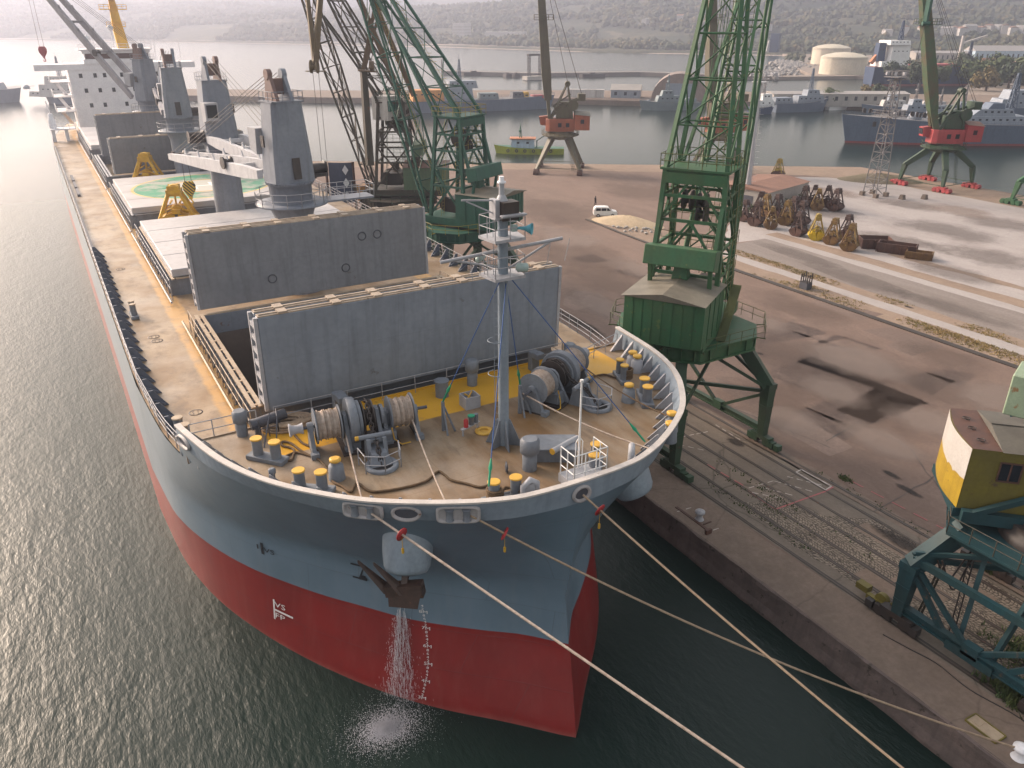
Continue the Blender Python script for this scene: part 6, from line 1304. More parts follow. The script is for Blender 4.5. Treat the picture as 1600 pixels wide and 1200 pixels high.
def lattice_crane(name, label, c, rz, mat, housem, roofm, railm, luff, jl=46, fly=None, seed=0, apy=3.0, hz=(11.0, 14.9)):
    root = thing(name, label, 'harbour crane', c, 0, 'lattice cranes along the ship berth'); c = Vector(c)
    portal(c, 9, 4.75, 5.2, green, root, None)
    platform(c, 8.7, 4.9, mat, root, railm)
    M = Matrix.Translation(c) @ Matrix.Rotation(rz, 4, 'Z')
    s = MB(); s.lathe((0, 0, 9.85), [(2.9, 0), (2.9, .25), (2.6, .3), (2.6, .7)], n=30); s.xf(M).build('slewing_ring', dark, root)
    s = MB(); s.box(-3.0, -6.3, 10.4, 3.0, 4.2, 10.8)
    for x in (-2.9, 2.9): s.box(x-.12, -6.4, 10.2, x+.12, 4.3, 11.0)
    s.xf(M).build('turntable_frame', mat, root)
    h0, h1 = hz; a, b = -6.9, -1.3; k = MB()
    n_ = 8; fr = [(-3.0+6.0*i/n_, a - .35*math.sin(math.pi*i/n_)) for i in range(n_+1)]
    k.prism(fr + [(3.0, b), (-3.0, b)], h0-.4, h1-.9)
    for i in range(1, n_): k.bar((fr[i][0], fr[i][1]-.02, h0-.3), (fr[i][0], fr[i][1]-.02, h1-1.0), .05, .05)
    for y in (a+1.4, a+2.8, a+4.2):
        for x in (-3.02, 3.02): k.box(x-.03, y-.04, h0-.3, x+.03, y+.04, h1-1.0)
    ho = k.xf(M).build('machine_house', housem, root)
    r = MB(); r.add([(-3.15, a-.45, h1-.9), (3.15, a-.45, h1-.9), (3.15, b+.1, h1-.9), (-3.15, b+.1, h1-.9), (0, a-.6, h1-.35), (0, b+.1, h1-.35)], [(0, 4, 5, 3), (4, 1, 2, 5), (0, 1, 4), (2, 3, 5), (3, 2, 1, 0)])
    for y in (a+1.2, a+2.4, a+3.6, a+4.8): r.add([(-3.1, y, h1-.88), (0, y, h1-.31), (3.1, y, h1-.88), (3.1, y+.06, h1-.88), (0, y+.06, h1-.31), (-3.1, y+.06, h1-.88)], [(0, 1, 4, 5), (1, 2, 3, 4)])
    r.xf(M).build('roof', roofm, ho)
    v = MB(); v.hexa([(-.7, -3.2, h1-.5), (.5, -3.2, h1-.5), (.5, -2.2, h1-.4), (-.7, -2.2, h1-.4), (-.6, -3.0, h1+.5), (.4, -3.0, h1+.5), (.4, -2.3, h1+.5), (-.6, -2.3, h1+.5)]); v.xf(M).build('roof_vent', mat, ho)
    # A-frame tower
    t = MB(); z0, z1 = 10.8, 22.3
    c0 = [(-2.7, -2.3, z0), (2.7, -2.3, z0), (2.7, 2.6, z0), (-2.7, 2.6, z0)]; c1 = [(-2.25, -1.7, z1), (2.25, -1.7, z1), (2.25, 1.6, z1), (-2.25, 1.6, z1)]
    for p, q in zip(c0, c1): t.bar(p, q, .38, .34)
    for zz in (14.6, 16.6, 18.6, 20.4, 22.2):
        q = [(Vector(p).lerp(Vector(e), (zz-z0)/(z1-z0))) for p, e in zip(c0, c1)]
        for i in range(4): t.bar(q[i], q[(i+1) % 4], .2, .22)
    for sx in (-1, 1):
        for (za, zb) in ((11.2, 16.6), (16.6, 22.2)):
            fa, fb = (za-z0)/(z1-z0), (zb-z0)/(z1-z0); i0, i1 = (0, 3) if sx < 0 else (1, 2)
            A0, A1 = Vector(c0[i0]).lerp(Vector(c1[i0]), fa), Vector(c0[i1]).lerp(Vector(c1[i1]), fa); B0, B1 = Vector(c0[i0]).lerp(Vector(c1[i0]), fb), Vector(c0[i1]).lerp(Vector(c1[i1]), fb); t.bar(A0, B1, .18, .2); t.bar(A1, B0, .18, .2)
    for yy in (0, 2):
        for (za, zb) in ((15.2, 18.6), (18.6, 22.0)):
            i0, i1 = (0, 1) if yy == 0 else (3, 2); fa, fb = (za-z0)/(z1-z0), (zb-z0)/(z1-z0)
            A0, A1 = Vector(c0[i0]).lerp(Vector(c1[i0]), fa), Vector(c0[i1]).lerp(Vector(c1[i1]), fa); B0, B1 = Vector(c0[i0]).lerp(Vector(c1[i0]), fb), Vector(c0[i1]).lerp(Vector(c1[i1]), fb); t.bar(A0, (B0+B1)/2, .16, .18); t.bar(A1, (B0+B1)/2, .16, .18)
    t.box(-2.4, -1.95, 21.3, 2.4, -1.45, 22.1); t.box(-2.6, -2.0, 22.25, 2.6, 1.9, 22.4)
    tw = t.xf(M).build('tower', mat, root)
    q = MB(); q.rail([(-2.6, -2.0, 22.4), (2.6, -2.0, 22.4), (2.6, 1.9, 22.4), (-2.6, 1.9, 22.4)], 1.0, (.5, 1.0), 1.0, .03, closed=True)
    for zz in (13.2, 14.6, 16.6, 18.6, 20.4):
        q.rail([(-2.6, -1.2, zz), (2.6, -1.2, zz)], 1.0, (.5, 1.0), .9, .025); q.rail([(2.95, -1.2, zz), (2.95, 1.6, zz)], 1.0, (.5, 1.0), .9, .025)
    q.xf(M).build('walkway_railing', railm, tw)
    q = MB(); q.ladder((3.35, -1.8, 9.9), (3.1, 0, 22.3), .55, .03, .4, side=(.25, 1, 0)); q.ladder((1.2, .3, 22.3), (.5, apy+.2, 40), .5, .025, .45, cage=True, side=(1, 0, 0), out=(0, -1, 0)); q.ladder((-2.2, 1.2, 11), (-2.0, .4, 22), .5, .025, .4)
    q.bar((3.4, -2.6, 9.9), (3.5, .6, 13.5), .7, .12)
    q.xf(M).build('ladder', railm, tw)
    # counterweight beam over the house, hung from the tower
    w_ = MB(); w_.hexa([(-2.7, -4.3, 15.7), (2.7, -4.3, 15.7), (2.7, -2.9, 15.3), (-2.7, -2.9, 15.3), (-2.7, -4.0, 17.1), (2.7, -4.0, 17.1), (2.7, -2.6, 16.9), (-2.7, -2.6, 16.9)])
    cw_ = w_.xf(M).build('counterweight', housem, root, bevel=.05)
    w_ = MB(); 
    for x in (-2.3, 2.3): w_ = MB(); w_.bar((x, -3.1, 15.8), (x, -1.9, 19.8), .3, .3); w_.bar((x, -3.6, 15.6), (x, -3.2, 13.4), .25, .3); w_.xf(M).build('counterweight_arm', mat, cw_)
    m_ = MB()
    for z, x, y in ((20.0, -.6, -.8), (18.9, .5, -.6), (19.6, .2, .4)): m_.lathe((x-.35, y, z), [(.75, 0), (.75, .12), (.3, .15), (.3, .55), (.75, .58), (.75, .7)], (1, 0, 0), n=16)
    m_.xf(M).build('tower_sheaves', dark, root); m_ = MB(); m_.cbox((0, .2, 12.2), (3.2, 2.2, 1.6)); m_.lathe((-1.6, 1.2, 12.3), [(.9, 0), (.9, .15), (.65, .2), (.65, 2.8), (.9, 2.85), (.9, 3.0)], (1, 0, 0), n=18); m_.cbox((1.2, .2, 13.6), (1.1, .8, 1.0)); m_.xf(M).build('winch_machinery', dark, root)
    # crown above the tower
    k = MB(); ap = [(-.7, apy, 40.5), (.7, apy, 40.5), (.7, apy+1, 40.5), (-.7, apy+1, 40.5)]
    for p, e in zip(c1, ap): k.bar(p, e, .32, .3, .26, .24)
    c1v = [Vector(p) for p in c1]; apv = [Vector(p) for p in ap]
    for i in range(1, 6):
        f = i/6; qv = [a_.lerp(b_, f) for a_, b_ in zip(c1v, apv)]
        for j in range(4): k.tube(qv[j], qv[(j+1) % 4], .07, n=5)
        f0 = (i-1)/6; q0 = [a_.lerp(b_, f0) for a_, b_ in zip(c1v, apv)]
        for j in range(4): k.tube(q0[j], qv[(j+1) % 4], .055, n=4)
    k.xf(M).build('crown_mast', mat, root)
    # jib: four chord lattice
    r0 = Vector((0, 3.6, 11.2)); tip = r0 + Vector((0, math.cos(luff), math.sin(luff)))*jl; dv = (tip-r0).normalized(); up = Vector((0, -dv.z, dv.y)); k = MB()
    def cs(p, w, d): return [p + Vector((-w, 0, 0)) - up*d, p + Vector((w, 0, 0)) - up*d, p + Vector((w, 0, 0)) + up*d, p + Vector((-w, 0, 0)) + up*d]
    mid = r0.lerp(tip, .4); k.lattice(cs(r0, 2.1, .15), cs(mid, 1.35, .9), 5, .15, .065); k.lattice(cs(mid, 1.35, .9), cs(tip, .45, .35), 8, .14, .06)
    k.xf(M).build('jib', mat, root)
    k = MB(); k.ladder(r0 + up*.9 + Vector((.2, 0, 0)), tip + up*.5, .45, .025, .5); k.xf(M).build('jib_ladder', railm, root)
    k = MB()
    for x in (-.3, .3): k.bar(Vector((x*6, 1.2, 22.5)), tip*.55 + r0*.45 + up*1.0 + Vector((x*2, 0, 0)), .22, .25)
    for x in (-.4, -.15, .15, .4): k.tube((x, -.5, 21.8), (x*.6, apy+.5, 40.5), .025, n=4)
    k.xf(M).build('luffing_rack', mat, root)
    if fly:
        f = MB(); P = [Vector(q) for q in fly]; f.bar(P[0], P[1], .75, .7, .5, .5); f.bar(P[0], P[2], .5, .5, .4, .4); f.lathe(P[0]+Vector((-.5, .3, -.3)), [(.75, 0), (.75, .2), (.4, .25), (.4, .7), (.75, .75), (.75, .95)], (.86, -.5, 0), n=16); f.bar(P[0]-Vector((1.0, -.6, .8)), P[0]+Vector((1.0, -.6, -.8)), .5, .12)
        fj = f.build('fly_jib', paint('sunlit_brown_green_jib', (.17, .13, .07), (.13, .09, .05), RUST, .1), root)
        f = MB()
        for q in (-.35, .35): f.tube(P[0]+Vector((q, 0, -.6)), Vector((P[0].x+q, P[0].y, 16.5)), .03, n=4)
        f.build('hoist_wire', dark, fj)
    return root
def F_(px, py, ref):                              # point on the sight line at the same forward distance as ref
    f = (ref[0]-CAM[0])*math.sin(AZ) + (ref[1]-CAM[1])*math.cos(AZ); a = px-CX; b_ = CY-py; up = b_*math.cos(TH)-FPX*math.sin(TH); fw = FPX*math.cos(TH)+b_*math.sin(TH); t_ = f/fw
    return Vector((CAM[0]+a*t_*math.cos(AZ)+f*math.sin(AZ), CAM[1]-a*t_*math.sin(AZ)+f*math.cos(AZ), CAM[2]+up*t_))
lattice_crane('lattice_crane', 'tall bright green lattice portal crane standing on the quay right behind the ship bow', (24.75, 20.6, QZ), R(-58), greenB, greenB, roofB, paint('yellow_green_rail', (.10, .115, .04), bmp=0, streak=False), R(72))
lattice_crane('lattice_crane', 'teal green lattice crane with box house, right one of the two beside the open hatches', (24.75, 61.0, QZ), R(28), greenT, greenT, roofB, paint('mustard_green_rail', (.34, .27, .04), bmp=0, streak=False), R(70), apy=13)
fr = (10, 78)
lattice_crane('lattice_crane', 'faded green lattice crane with long house, its lattice jib leaning left over the ship', (24.75, 81.0, QZ), R(60), brownS, greenO, rustM, green, R(75), 40, apy=9, fly=[F_(492, 100, fr), F_(505, -60, fr), F_(474, -60, fr)])
g1 = [o for o in bpy.data.objects if o.get('label', '').startswith('faded green lattice crane')][0]; q = F_(603, 168, (24, 80)); MB().cbox((q.x, q.y, q.z), (2.6, 2.6, 3.0), R(30)).build('operator_cab', whitewash, g1); MB().cbox((q.x+.3, q.y-.5, q.z+.3), (2.5, 2.0, 1.3), R(30)).build('cab_window', paint('greenish_glass', (.05, .14, .12), rough=.2, bmp=0, streak=False), g1); MB().bar((q.x, q.y, q.z-1.7), (24.75, 81, q.z-2.2), .5, .4).build('cab_bracket', brownS, g1)
tb = paint('sunlit_brown_beam', (.16, .10, .06), (.11, .075, .045), RUST, .15); rf = (24.5, 74)
for k, (dx, w_) in enumerate(((0, .55), (22, .5))): MB().bar(F_(553+dx, -20, rf), F_(627+dx*.9, 150, rf), w_, w_*1.2).build('tie_beam', tb, g1)
t = MB(); t.bar(F_(590, -10, rf), F_(567, 108, rf), .35, .4); t.bar(F_(600, -10, rf), F_(570, 108, rf), .3, .3); t.lathe(F_(572, 103, rf) + Vector((.4, -.2, 0)), [(.6, 0), (.6, .5)], (.86, -.5, 0), n=14); t.bar(F_(560, 110, rf), F_(588, 112, rf), .9, .15); t.build('counter_link', tb, g1)
MB().bar(F_(568, 112, rf), F_(578, 258, rf), .7, .7, .9, .9).build('support_mast', brownS, g1)
tg = MB(); q = F_(545, 330, (19, 84)); tg.box(17.3, 83.0, 10.0, 17.5, 86.0, 17.2)
for z in (11.2, 13.2, 15.2): pass
bd = thing('striped_screen', 'dark blue upright screen with white diamonds between ship and the left lattice crane', 'screen', (18.2, 86.5, QZ)); cvt = MB()
cvt.add([(17.0+2.9*k/8, 87.2-1.7*k/8-.35*math.sin(math.pi*k/8), z) for z in (10.6, 16.2) for k in range(9)], [(k, k+1, 10+k, 9+k) for k in range(8)]); cvt.build('panel', paint('dark_blue_panel', (.06, .08, .14), bmp=0), bd)
pst = MB(); pst.bar((16.7, 87.4, QZ), (16.7, 87.4, 16.3), .3); pst.bar((20.0, 85.4, QZ), (20.0, 85.4, 16.3), .3); pst.bar((16.7, 87.4, 8), (20, 85.4, 14), .15); pst.build('post', rustM, bd)
for z in (11.6, 13.4, 15.2):
    dmd = MB(); cxd, cyd = 18.9, 85.72; dmd.face([(cxd-.38, cyd+.16, z), (cxd, cyd-.06, z-.7), (cxd+.38, cyd-.28, z), (cxd, cyd-.06, z+.7)]); dmd.build('diamond', white, bd)
MB().box(20.2, 83.5, 11.0, 22.0, 85.2, 13.2).build('orange_box', paint('orange_panel', (.55, .25, .05), bmp=0), bd)

def box_crane(name, label, c, prz, rz, legm, bogm, housem, jibm, lean, bent, hy=5.0, group=None, hlen=6.5):
    root = thing(name, label, 'harbour crane', c, 0, group); c = Vector(c)
    M0 = Matrix.Translation(c) @ Matrix.Rotation(prz, 4, 'Z')
    for sx in (-1, 1):
        for sy in (-1, 1):
            l = MB(); f = Vector((sx*5, sy*hy, .9)); tp = Vector((sx*1.9, sy*1.9, 7.4))
            if bent: kn = Vector((sx*4.6, sy*hy*.92, 4.3)); l.bar(f, kn, .5, .5, .95, .9); l.bar(kn, tp, .95, .9, 1.1, 1.2); l.bar(kn-Vector((0, 0, .1)), kn+Vector((-sx*.1, -sy*.1, .15)), 1.0, .95)
            else: l.bar(f, tp, .6, .6, 1.25, 1.1)
            l.xf(M0).build('portal_leg', legm, root)
            b = MB(); b.cbox((f.x, f.y, .85), (1.1, 1.7, .5)); b.cbox((f.x, f.y-1.0, .5), (1.0, 1.5, .75)); b.cbox((f.x, f.y+1.0, .5), (1.0, 1.5, .75)); bg_ = b.xf(M0).build('bogie', bogm, root)
            for q in (-1.5, -.6, .6, 1.5): MB().lathe((f.x-.6, f.y+q, .42), [(.42, 0), (.42, 1.2)], (1, 0, 0), n=10).xf(M0).build('wheel', bogm, bg_)
    t = MB()
    for sy in (-1, 1): t.bar((-5, sy*hy, 1.2), (5, sy*hy, 1.2), .12, .12)
    for sx in (-1, 1): t.bar((sx*5, -hy, 1.25), (sx*5, hy, 1.25), .12, .12)
    t.ladder((3.6, -2.5, .4), (2.2, -1.9, 7.3), .5, .05, .5); t.ladder((3.3, -2.4, .4), (1.9, -1.8, 7.3), .5, .05, .5); t.xf(M0).build('tie_beam', legm, root)
    t = MB(); t.lathe((0, 0, 7.2), [(2.2, 0), (3.3, .5), (4.3, .8), (4.3, 1.0), (2.6, 1.5), (2.3, 1.6)], n=12, sm=False); t.cbox((0, -4.4, 8.0), (2.2, .6, .15))
    pl = t.xf(M0).build('platform', legm, root)
    q = MB(); q.rail([(4.3*math.cos(a*math.pi/6), 4.3*math.sin(a*math.pi/6), 8.2) for a in range(12)], 1.0, (.5, 1.0), 1.4, .04, closed=True); q.xf(M0).build('platform_railing', legm, pl)
    M = Matrix.Translation(c) @ Matrix.Rotation(rz, 4, 'Z')
    h_ = MB(); h_.prism([(-1.9, -3.0), (1.9, -3.0), (1.9, 2.6), (1.2, 3.4), (-1.2, 3.4), (-1.9, 2.6)], 8.9, 11.7); ho = h_.xf(M).build('machine_house', housem, root, bevel=.06)
    h_ = MB(); h_.hexa([(-2.3, -hlen, 9.3), (2.3, -hlen, 9.3), (2.3, -3.05, 9.3), (-2.3, -3.05, 9.3), (-2.3, -hlen, 12.4), (2.3, -hlen, 12.4), (2.3, -3.05, 12.7), (-2.3, -3.05, 12.7)]); cwb = h_.xf(M).build('counterweight_house', housem, root, bevel=.05)
    MB().add([(-2.45, -hlen-.15, 12.4), (2.45, -hlen-.15, 12.4), (2.45, -3.0, 12.7), (-2.45, -3.0, 12.7), (0, -hlen-.15, 13.1), (0, -3.0, 13.4)], [(0, 4, 5, 3), (4, 1, 2, 5), (0, 1, 4), (2, 3, 5), (3, 2, 1, 0)]).xf(M).build('roof', roofB if bogm != redC else paint('rust_brown_roof', (.24, .12, .08), (.17, .09, .06)), cwb)
    for x, y, z in ((-1.93, -1.5, 10.4), (-1.93, .3, 10.4), (1.93, -1.5, 10.4), (1.93, .3, 10.4), (-2.33, -4.8, 11.2), (2.33, -4.8, 11.2)): MB().cbox((x, y, z), (.08, .8, .9)).xf(M).build('window', glassD, ho)
    cb_ = MB(); cb_.hexa([(.2, 3.0, 10.0), (1.9, 3.0, 10.0), (1.9, 4.6, 10.2), (.2, 4.6, 10.2), (.2, 2.6, 12.2), (1.9, 2.6, 12.2), (1.9, 4.9, 12.0), (.2, 4.9, 12.0)]); ob = cb_.xf(M).build('operator_cab', housem, root); MB().hexa([(.35, 4.62, 10.6), (1.75, 4.62, 10.6), (1.75, 4.72, 10.6), (.35, 4.72, 10.6), (.35, 4.86, 11.8), (1.75, 4.86, 11.8), (1.75, 4.94, 11.8), (.35, 4.94, 11.8)]).xf(M).build('cab_window', glassD, ob)
    a = MB()
    for x in (-1.3, 1.3): a.bar((x, -2.6, 11.7), (x*.6, -1.4, 19.2), .45, .5, .3, .35); a.bar((x, 2.2, 11.7), (x*.6, -1.3, 19.2), .4, .45, .3, .3); a.bar((x, 2.2, 12.2), (x*.7, -2.0, 15.3), .3, .4); a.bar((x, -4.8, 16.2), (x, 1.6, 14.0), .3, .45)
    a.cbox((0, -4.6, 16.3), (3.0, 1.6, 1.5)); a.lathe((-.7, -1.35, 19.1), [(.6, 0), (.6, 1.4)], (1, 0, 0), n=14); a.box(-1.2, -2.2, 15.1, 1.2, .6, 15.3); a.lathe((-1.6, -2.6, 14.6), [(1.2, 0), (1.2, .3)], (1, 0, 0), n=18); a.cbox((0, -.6, 13.1), (2.4, 3.4, 2.6)); a.cbox((0, -3.2, 14.6), (2.0, 1.2, 1.2)); a.bar((1.3, -2.2, 16.8), (1.3, 1.9, 14.2), .3); a.xf(M).build('a_frame', legm if bogm != redC else green, root)
    j = MB(); b0 = Vector((0, 2.6, 11.2)); d = Vector((0, math.sin(lean), math.cos(lean))); k1 = b0+d*10; k2 = b0+d*36
    def rg(p, w, dd): e = Vector((0, d.z, -d.y)); return [p+Vector((-w, 0, 0))-e*dd, p+Vector((w, 0, 0))-e*dd, p+Vector((w, 0, 0))+e*dd, p+Vector((-w, 0, 0))+e*dd]
    for x in (-.85, .85): j.bar(b0+Vector((x, 0, 0)), b0+d*5.5+Vector((x*.5, 0, 0)), .6, 1.0, .8, 1.5)
    j.loft([rg(b0+d*4.5, .9, .8), rg(k1, 1.05, 1.05), rg(b0+d*20, .9, .9), rg(k2, .6, .6)]); jb = j.xf(M).build('jib', jibm, root)
    q = MB(); p = b0+d*21; q.box(-1.3, p.y-2.3, p.z, 1.3, p.y+1.9, p.z+.1); q.rail([(-1.3, p.y+1.9, p.z+.1), (-1.3, p.y-2.3, p.z+.1), (1.3, p.y-2.3, p.z+.1), (1.3, p.y+1.9, p.z+.1)], 1.0, (.5, 1.0), 1.0, .04, closed=True); q.xf(M).build('jib_platform', legm, jb)
    w_ = MB()
    for x in (-.5, .5): w_.tube((x, -4.6, 17), b0+d*34+Vector((x*.4, -.6, 0)), .04, n=4); w_.tube((x, -1.4, 19.3), b0+d*36+Vector((x*.4, 0, 0)), .035, n=4)
    w_.ladder(b0+d*6+Vector((.9, -1.0, 0)), b0+d*30+Vector((.7, -.8, 0)), .45, .03, .6); w_.xf(M).build('stay_wire', dark, jb)
    return root
box_crane('portal_crane', 'olive brown portal crane with orange house standing alone on the far quay edge', (87, 134, QZ), R(-37), R(60), olive, rustM, orangeP, olive, R(5), False)
box_crane('portal_crane', 'olive brown portal crane with orange house partly hidden behind the tall bright green lattice crane', (117.4, 114.0, QZ), R(-37), R(75), olive, rustM, orangeP, olive, R(6), False)
rcr = box_crane('portal_crane', 'green portal crane with bright red house and red bogies in front of the grey warship', (145.6, 77.8, QZ), R(0), R(62), green, redC, redC, paint('rust_streaked_green_jib', (.05, .11, .055), (.10, .075, .045), RUST, .3), R(17), True)
f = MB(); ref = (136, 80); a, b_, c_ = F_(1446, 34, ref), F_(1462, -45, ref), F_(1440, 0, ref); f.bar(a, b_, .7, .6, 1.2, 1.0); f.lathe(a+Vector((-.6, .2, -.3)), [(.4, 0), (.4, 1.4)], (.86, -.5, 0), n=12)
fl = f.build('fly_jib', greenT, rcr); MB().tube(a, F_(1427, 112, ref), .05, n=4).build('hoist_wire', dark, fl)
box_crane('portal_crane', 'dark green portal crane cut off by the right edge, only its bent leg showing', (146.6, 54.2, QZ), R(0), R(100), greenB, greenB, redC, green, R(14), True)

# the yellow crane in the right foreground
yc = thing('portal_crane', 'blue green portal crane with yellow house and white painted end in the right foreground', 'harbour crane', (24.75, -8.6, QZ)); c = Vector((24.75, -8.6, QZ))
portal(c, 9, 4.75, 4.3, teal, yc, None, bog=dark, ztop=7.0, inx=2.9)
t = MB(); t.prism([(-4.2, -3.2), (-2.0, -4.6), (2.0, -4.6), (4.2, -3.2), (4.2, 3.2), (2.0, 4.6), (-2.0, 4.6), (-4.2, 3.2)], 6.9, 7.05); t.prism([(-3.6, -3.4), (3.6, -3.4), (3.6, 3.4), (-3.6, 3.4)], 6.3, 6.9)
pl = t.xf(Matrix.Translation(c)).build('platform', teal, yc); q = MB(); q.rail([(-4.2, -3.2, 7.05), (-4.2, 3.2, 7.05), (-2.0, 4.6, 7.05), (2.0, 4.6, 7.05), (4.2, 3.2, 7.05)], 1.0, (.5, 1.0), 1.2, .03); q.ladder((-3.6, 3.8, .3), (-2.6, 3.3, 6.9), .5, .04, .35); q.ladder((-3.2, 3.9, .3), (-2.2, 3.4, 6.9), .5, .04, .35); q.xf(Matrix.Translation(c)).build('platform_railing', brownS, pl)
t = MB()
for sx in (-1, 1):
    t = MB(); X = c.x + sx*4.75; t.bar((X, c.y+4.2, 6.4), (X-sx*.2, c.y+1.2, 2.9), .3, .3); t.bar((X, c.y-4.2, 6.4), (X-sx*.2, c.y-1.2, 2.9), .3, .3); t.bar((X, c.y+4.2, 7.0), (X, c.y-4.2, 7.0), .3, .4); t.bar((X-sx*.3, c.y+.9, 3.4), (X-sx*1.6, c.y+1.4, 8.6), .26, .26); t.bar((X-sx*.3, c.y-.9, 3.4), (X-sx*1.6, c.y-1.4, 8.6), .26, .26); t.cbox((X, c.y, 3.3), (.5, 2.6, .5)); t.build('leg_bracing', teal, yc)
t = MB(); t.ladder((c.x-3.9, c.y+1.6, 2.5), (c.x-2.9, c.y+2.2, 9.2), .5, .04, .3, side=(.6, .8, 0)); t.path(spline([(c.x-4.3, c.y+3.2, 7.4), (c.x-4.0, c.y+2.6, 6.2), (c.x-3.4, c.y+2.4, 7.2), (c.x-3.2, c.y+2.1, 8.6)]), .05, 5); t.path(spline([(c.x-4.4, c.y+2.9, 7.6), (c.x-3.9, c.y+2.2, 5.9), (c.x-3.1, c.y+2.2, 7.0), (c.x-3.0, c.y+1.9, 8.6)]), .05, 5); t.build('ladder_and_cable', dark, yc)
M = Matrix.Translation(c) @ Matrix.Rotation(R(45), 4, 'Z')          # local: +y towards upper left end face
inv = M.inverted(); ca = inv @ Vector((21.3, -5.2, 10.5)); cb2 = inv @ Vector((24.75, -1.7, 10.5)); y1 = max(ca.y, cb2.y); xa, xb = min(ca.x, cb2.x), max(ca.x, cb2.x)
# end face axis: find which local axis the end face lies on
ex = (Vector((24.75, -1.7, 0)) - Vector((21.3, -5.2, 0))).normalized(); ey = Vector((ex.y, -ex.x, 0)); o_ = Vector((21.3, -5.2, 0)); WL = 4.9; LL = 9.0
def hp(u_, v_, z): return o_ + ex*u_ + ey*v_ + Vector((0, 0, z))
k = MB(); n_ = 8; pts = [hp(WL*i/n_, -.35*math.sin(math.pi*i/n_), 0) for i in range(n_+1)] + [hp(WL, LL, 0), hp(0, LL, 0)]
zb, zt = 10.45, 14.1; nn_ = len(pts); k.add([p_ + Vector((0, 0, zb)) for p_ in pts] + [p_ + Vector((0, 0, zt)) for p_ in pts], [list(range(nn_)), list(range(nn_, 2*nn_))[::-1]] + [((i+1) % nn_, i, nn_+i, nn_+(i+1) % nn_) for i in range(nn_)])
ho = k.build('machine_house', yellowO, yc)
fc = MB(); m1 = zb + 1.75
def strip(z0, z1, jag):
    m_ = MB(); lo = []; hi_ = []
    for i in range(25): u_ = WL*i/24; v_ = -.35*math.sin(math.pi*i/24) - .03; j = (.09*mn.noise((u_*2.3, 1.7, 0)) + (-.14 if i in (6, 10) else 0)) ; lo.append(hp(u_, v_, z0 + (j if jag == 'lo' else 0))); hi_.append(hp(u_, v_, z1 + (j if jag == 'hi' else 0)))
    m_.add(lo+hi_, [(i+1, i, 25+i, 25+i+1) for i in range(24)]); return m_
strip(zb, m1, 'hi').build('end_panel', yellowB, ho); strip(m1, zt, 'lo').build('end_panel', paint('chalky_white_paint', (.52, .50, .48), (.46, .44, .42), (.3, .22, .15), .12, scale=1, streak=False), ho, label='chalky white upper end panel')
r = MB(); r.add([hp(-.12, 1.4, zt+.02), hp(WL+.12, 1.4, zt+.02), hp(WL+.12, LL, zt+.02), hp(-.12, LL, zt+.02), hp(WL/2, 1.4, zt+.42), hp(WL/2, LL, zt+.42)], [(0, 4, 5, 3), (4, 1, 2, 5), (0, 1, 4), (3, 5, 2), (0, 3, 2, 1)])
for v_ in (3.4, 5.6): r.bar(hp(-.1, v_, zt+.05), hp(WL/2, v_, zt+.46), .06); r.bar(hp(WL/2, v_, zt+.46), hp(WL+.1, v_, zt+.05), .06)
r.bar(hp(WL/2, 1.4, zt+.44), hp(WL/2, LL, zt+.44), .07); r.build('roof', roofG, ho)
fl_ = MB(); fl_.add([hp(WL*i/n_, -.3*math.sin(math.pi*i/n_), zt+.015) for i in range(n_+1)] + [hp(WL, 1.4, zt+.015), hp(0, 1.4, zt+.015)], [list(range(n_+3))[::-1]]); fl_.build('end_roof', rustM, ho)
for i, (u_, v_) in enumerate(((1.0, .6), (2.4, .5), (3.6, .5))): MB().path([hp(u_+.2*math.cos(q_*.8), v_+.2*math.sin(q_*.8), zt+.06+.03*(q_ % 3)) for q_ in range(8)], .03, 5, closed=True).build('wire_coil', dark, ho)
w_ = MB(); w_.hexa([hp(-.03, 1.5, zb+2.0), hp(-.03, 2.5, zb+2.0), hp(.05, 2.5, zb+2.0), hp(.05, 1.5, zb+2.0), hp(-.03, 1.5, zb+3.0), hp(-.03, 2.5, zb+3.0), hp(.05, 2.5, zb+3.0), hp(.05, 1.5, zb+3.0)]); w_.build('window', glassD, ho)
w_ = MB()
for a_, b2 in (((1.45, 1.95), (2.55, 1.95)), ((1.45, 3.05), (2.55, 3.05)), ((1.48, 1.95), (1.48, 3.05)), ((2.52, 1.95), (2.52, 3.05)), ((2.0, 2.0), (2.0, 3.0))): w_.bar(hp(-.05, a_[0], zb+a_[1]), hp(-.05, b2[0], zb+b2[1]), .07)
w_.build('window_frame', rustM, ho)
b_ = MB(); b_.bar(hp(-.3, .2, zb-.25), hp(-.3, LL, zb-.25), .4, .7); b_.bar(hp(WL+.2, .2, zb-.25), hp(WL+.2, LL, zb-.25), .4, .7); b_.bar(hp(-.35, .6, zb-.1), hp(-.35, 6.0, zb+2.8), .32, .3); b_.bar(hp(0, .1, zb-.3), hp(WL, .1, zb-.3), .5, .5); b_.build('turntable_frame', teal, yc)
b_ = MB(); b_.lathe((c.x, c.y, 9.2), [(2.5, 0), (2.5, .5), (2.2, .6), (2.2, 1.0)], n=26); b_.cbox((c.x, c.y, 10.0), (3.4, 3.4, .6), R(45)); b_.build('slewing_ring', dark, yc)
b_ = MB(); 
for u_ in (.3, WL-.3): b_.bar(hp(u_, 6.5, zt), hp(u_*.6+1, 7.5, zt+9), .4, .4)
for u_ in (.3, WL-.3): b_.bar(hp(u_, LL+2.2, zb), hp(u_*.6+1, 7.8, zt+9), .35, .35)
b_.build('a_frame', teal, yc)
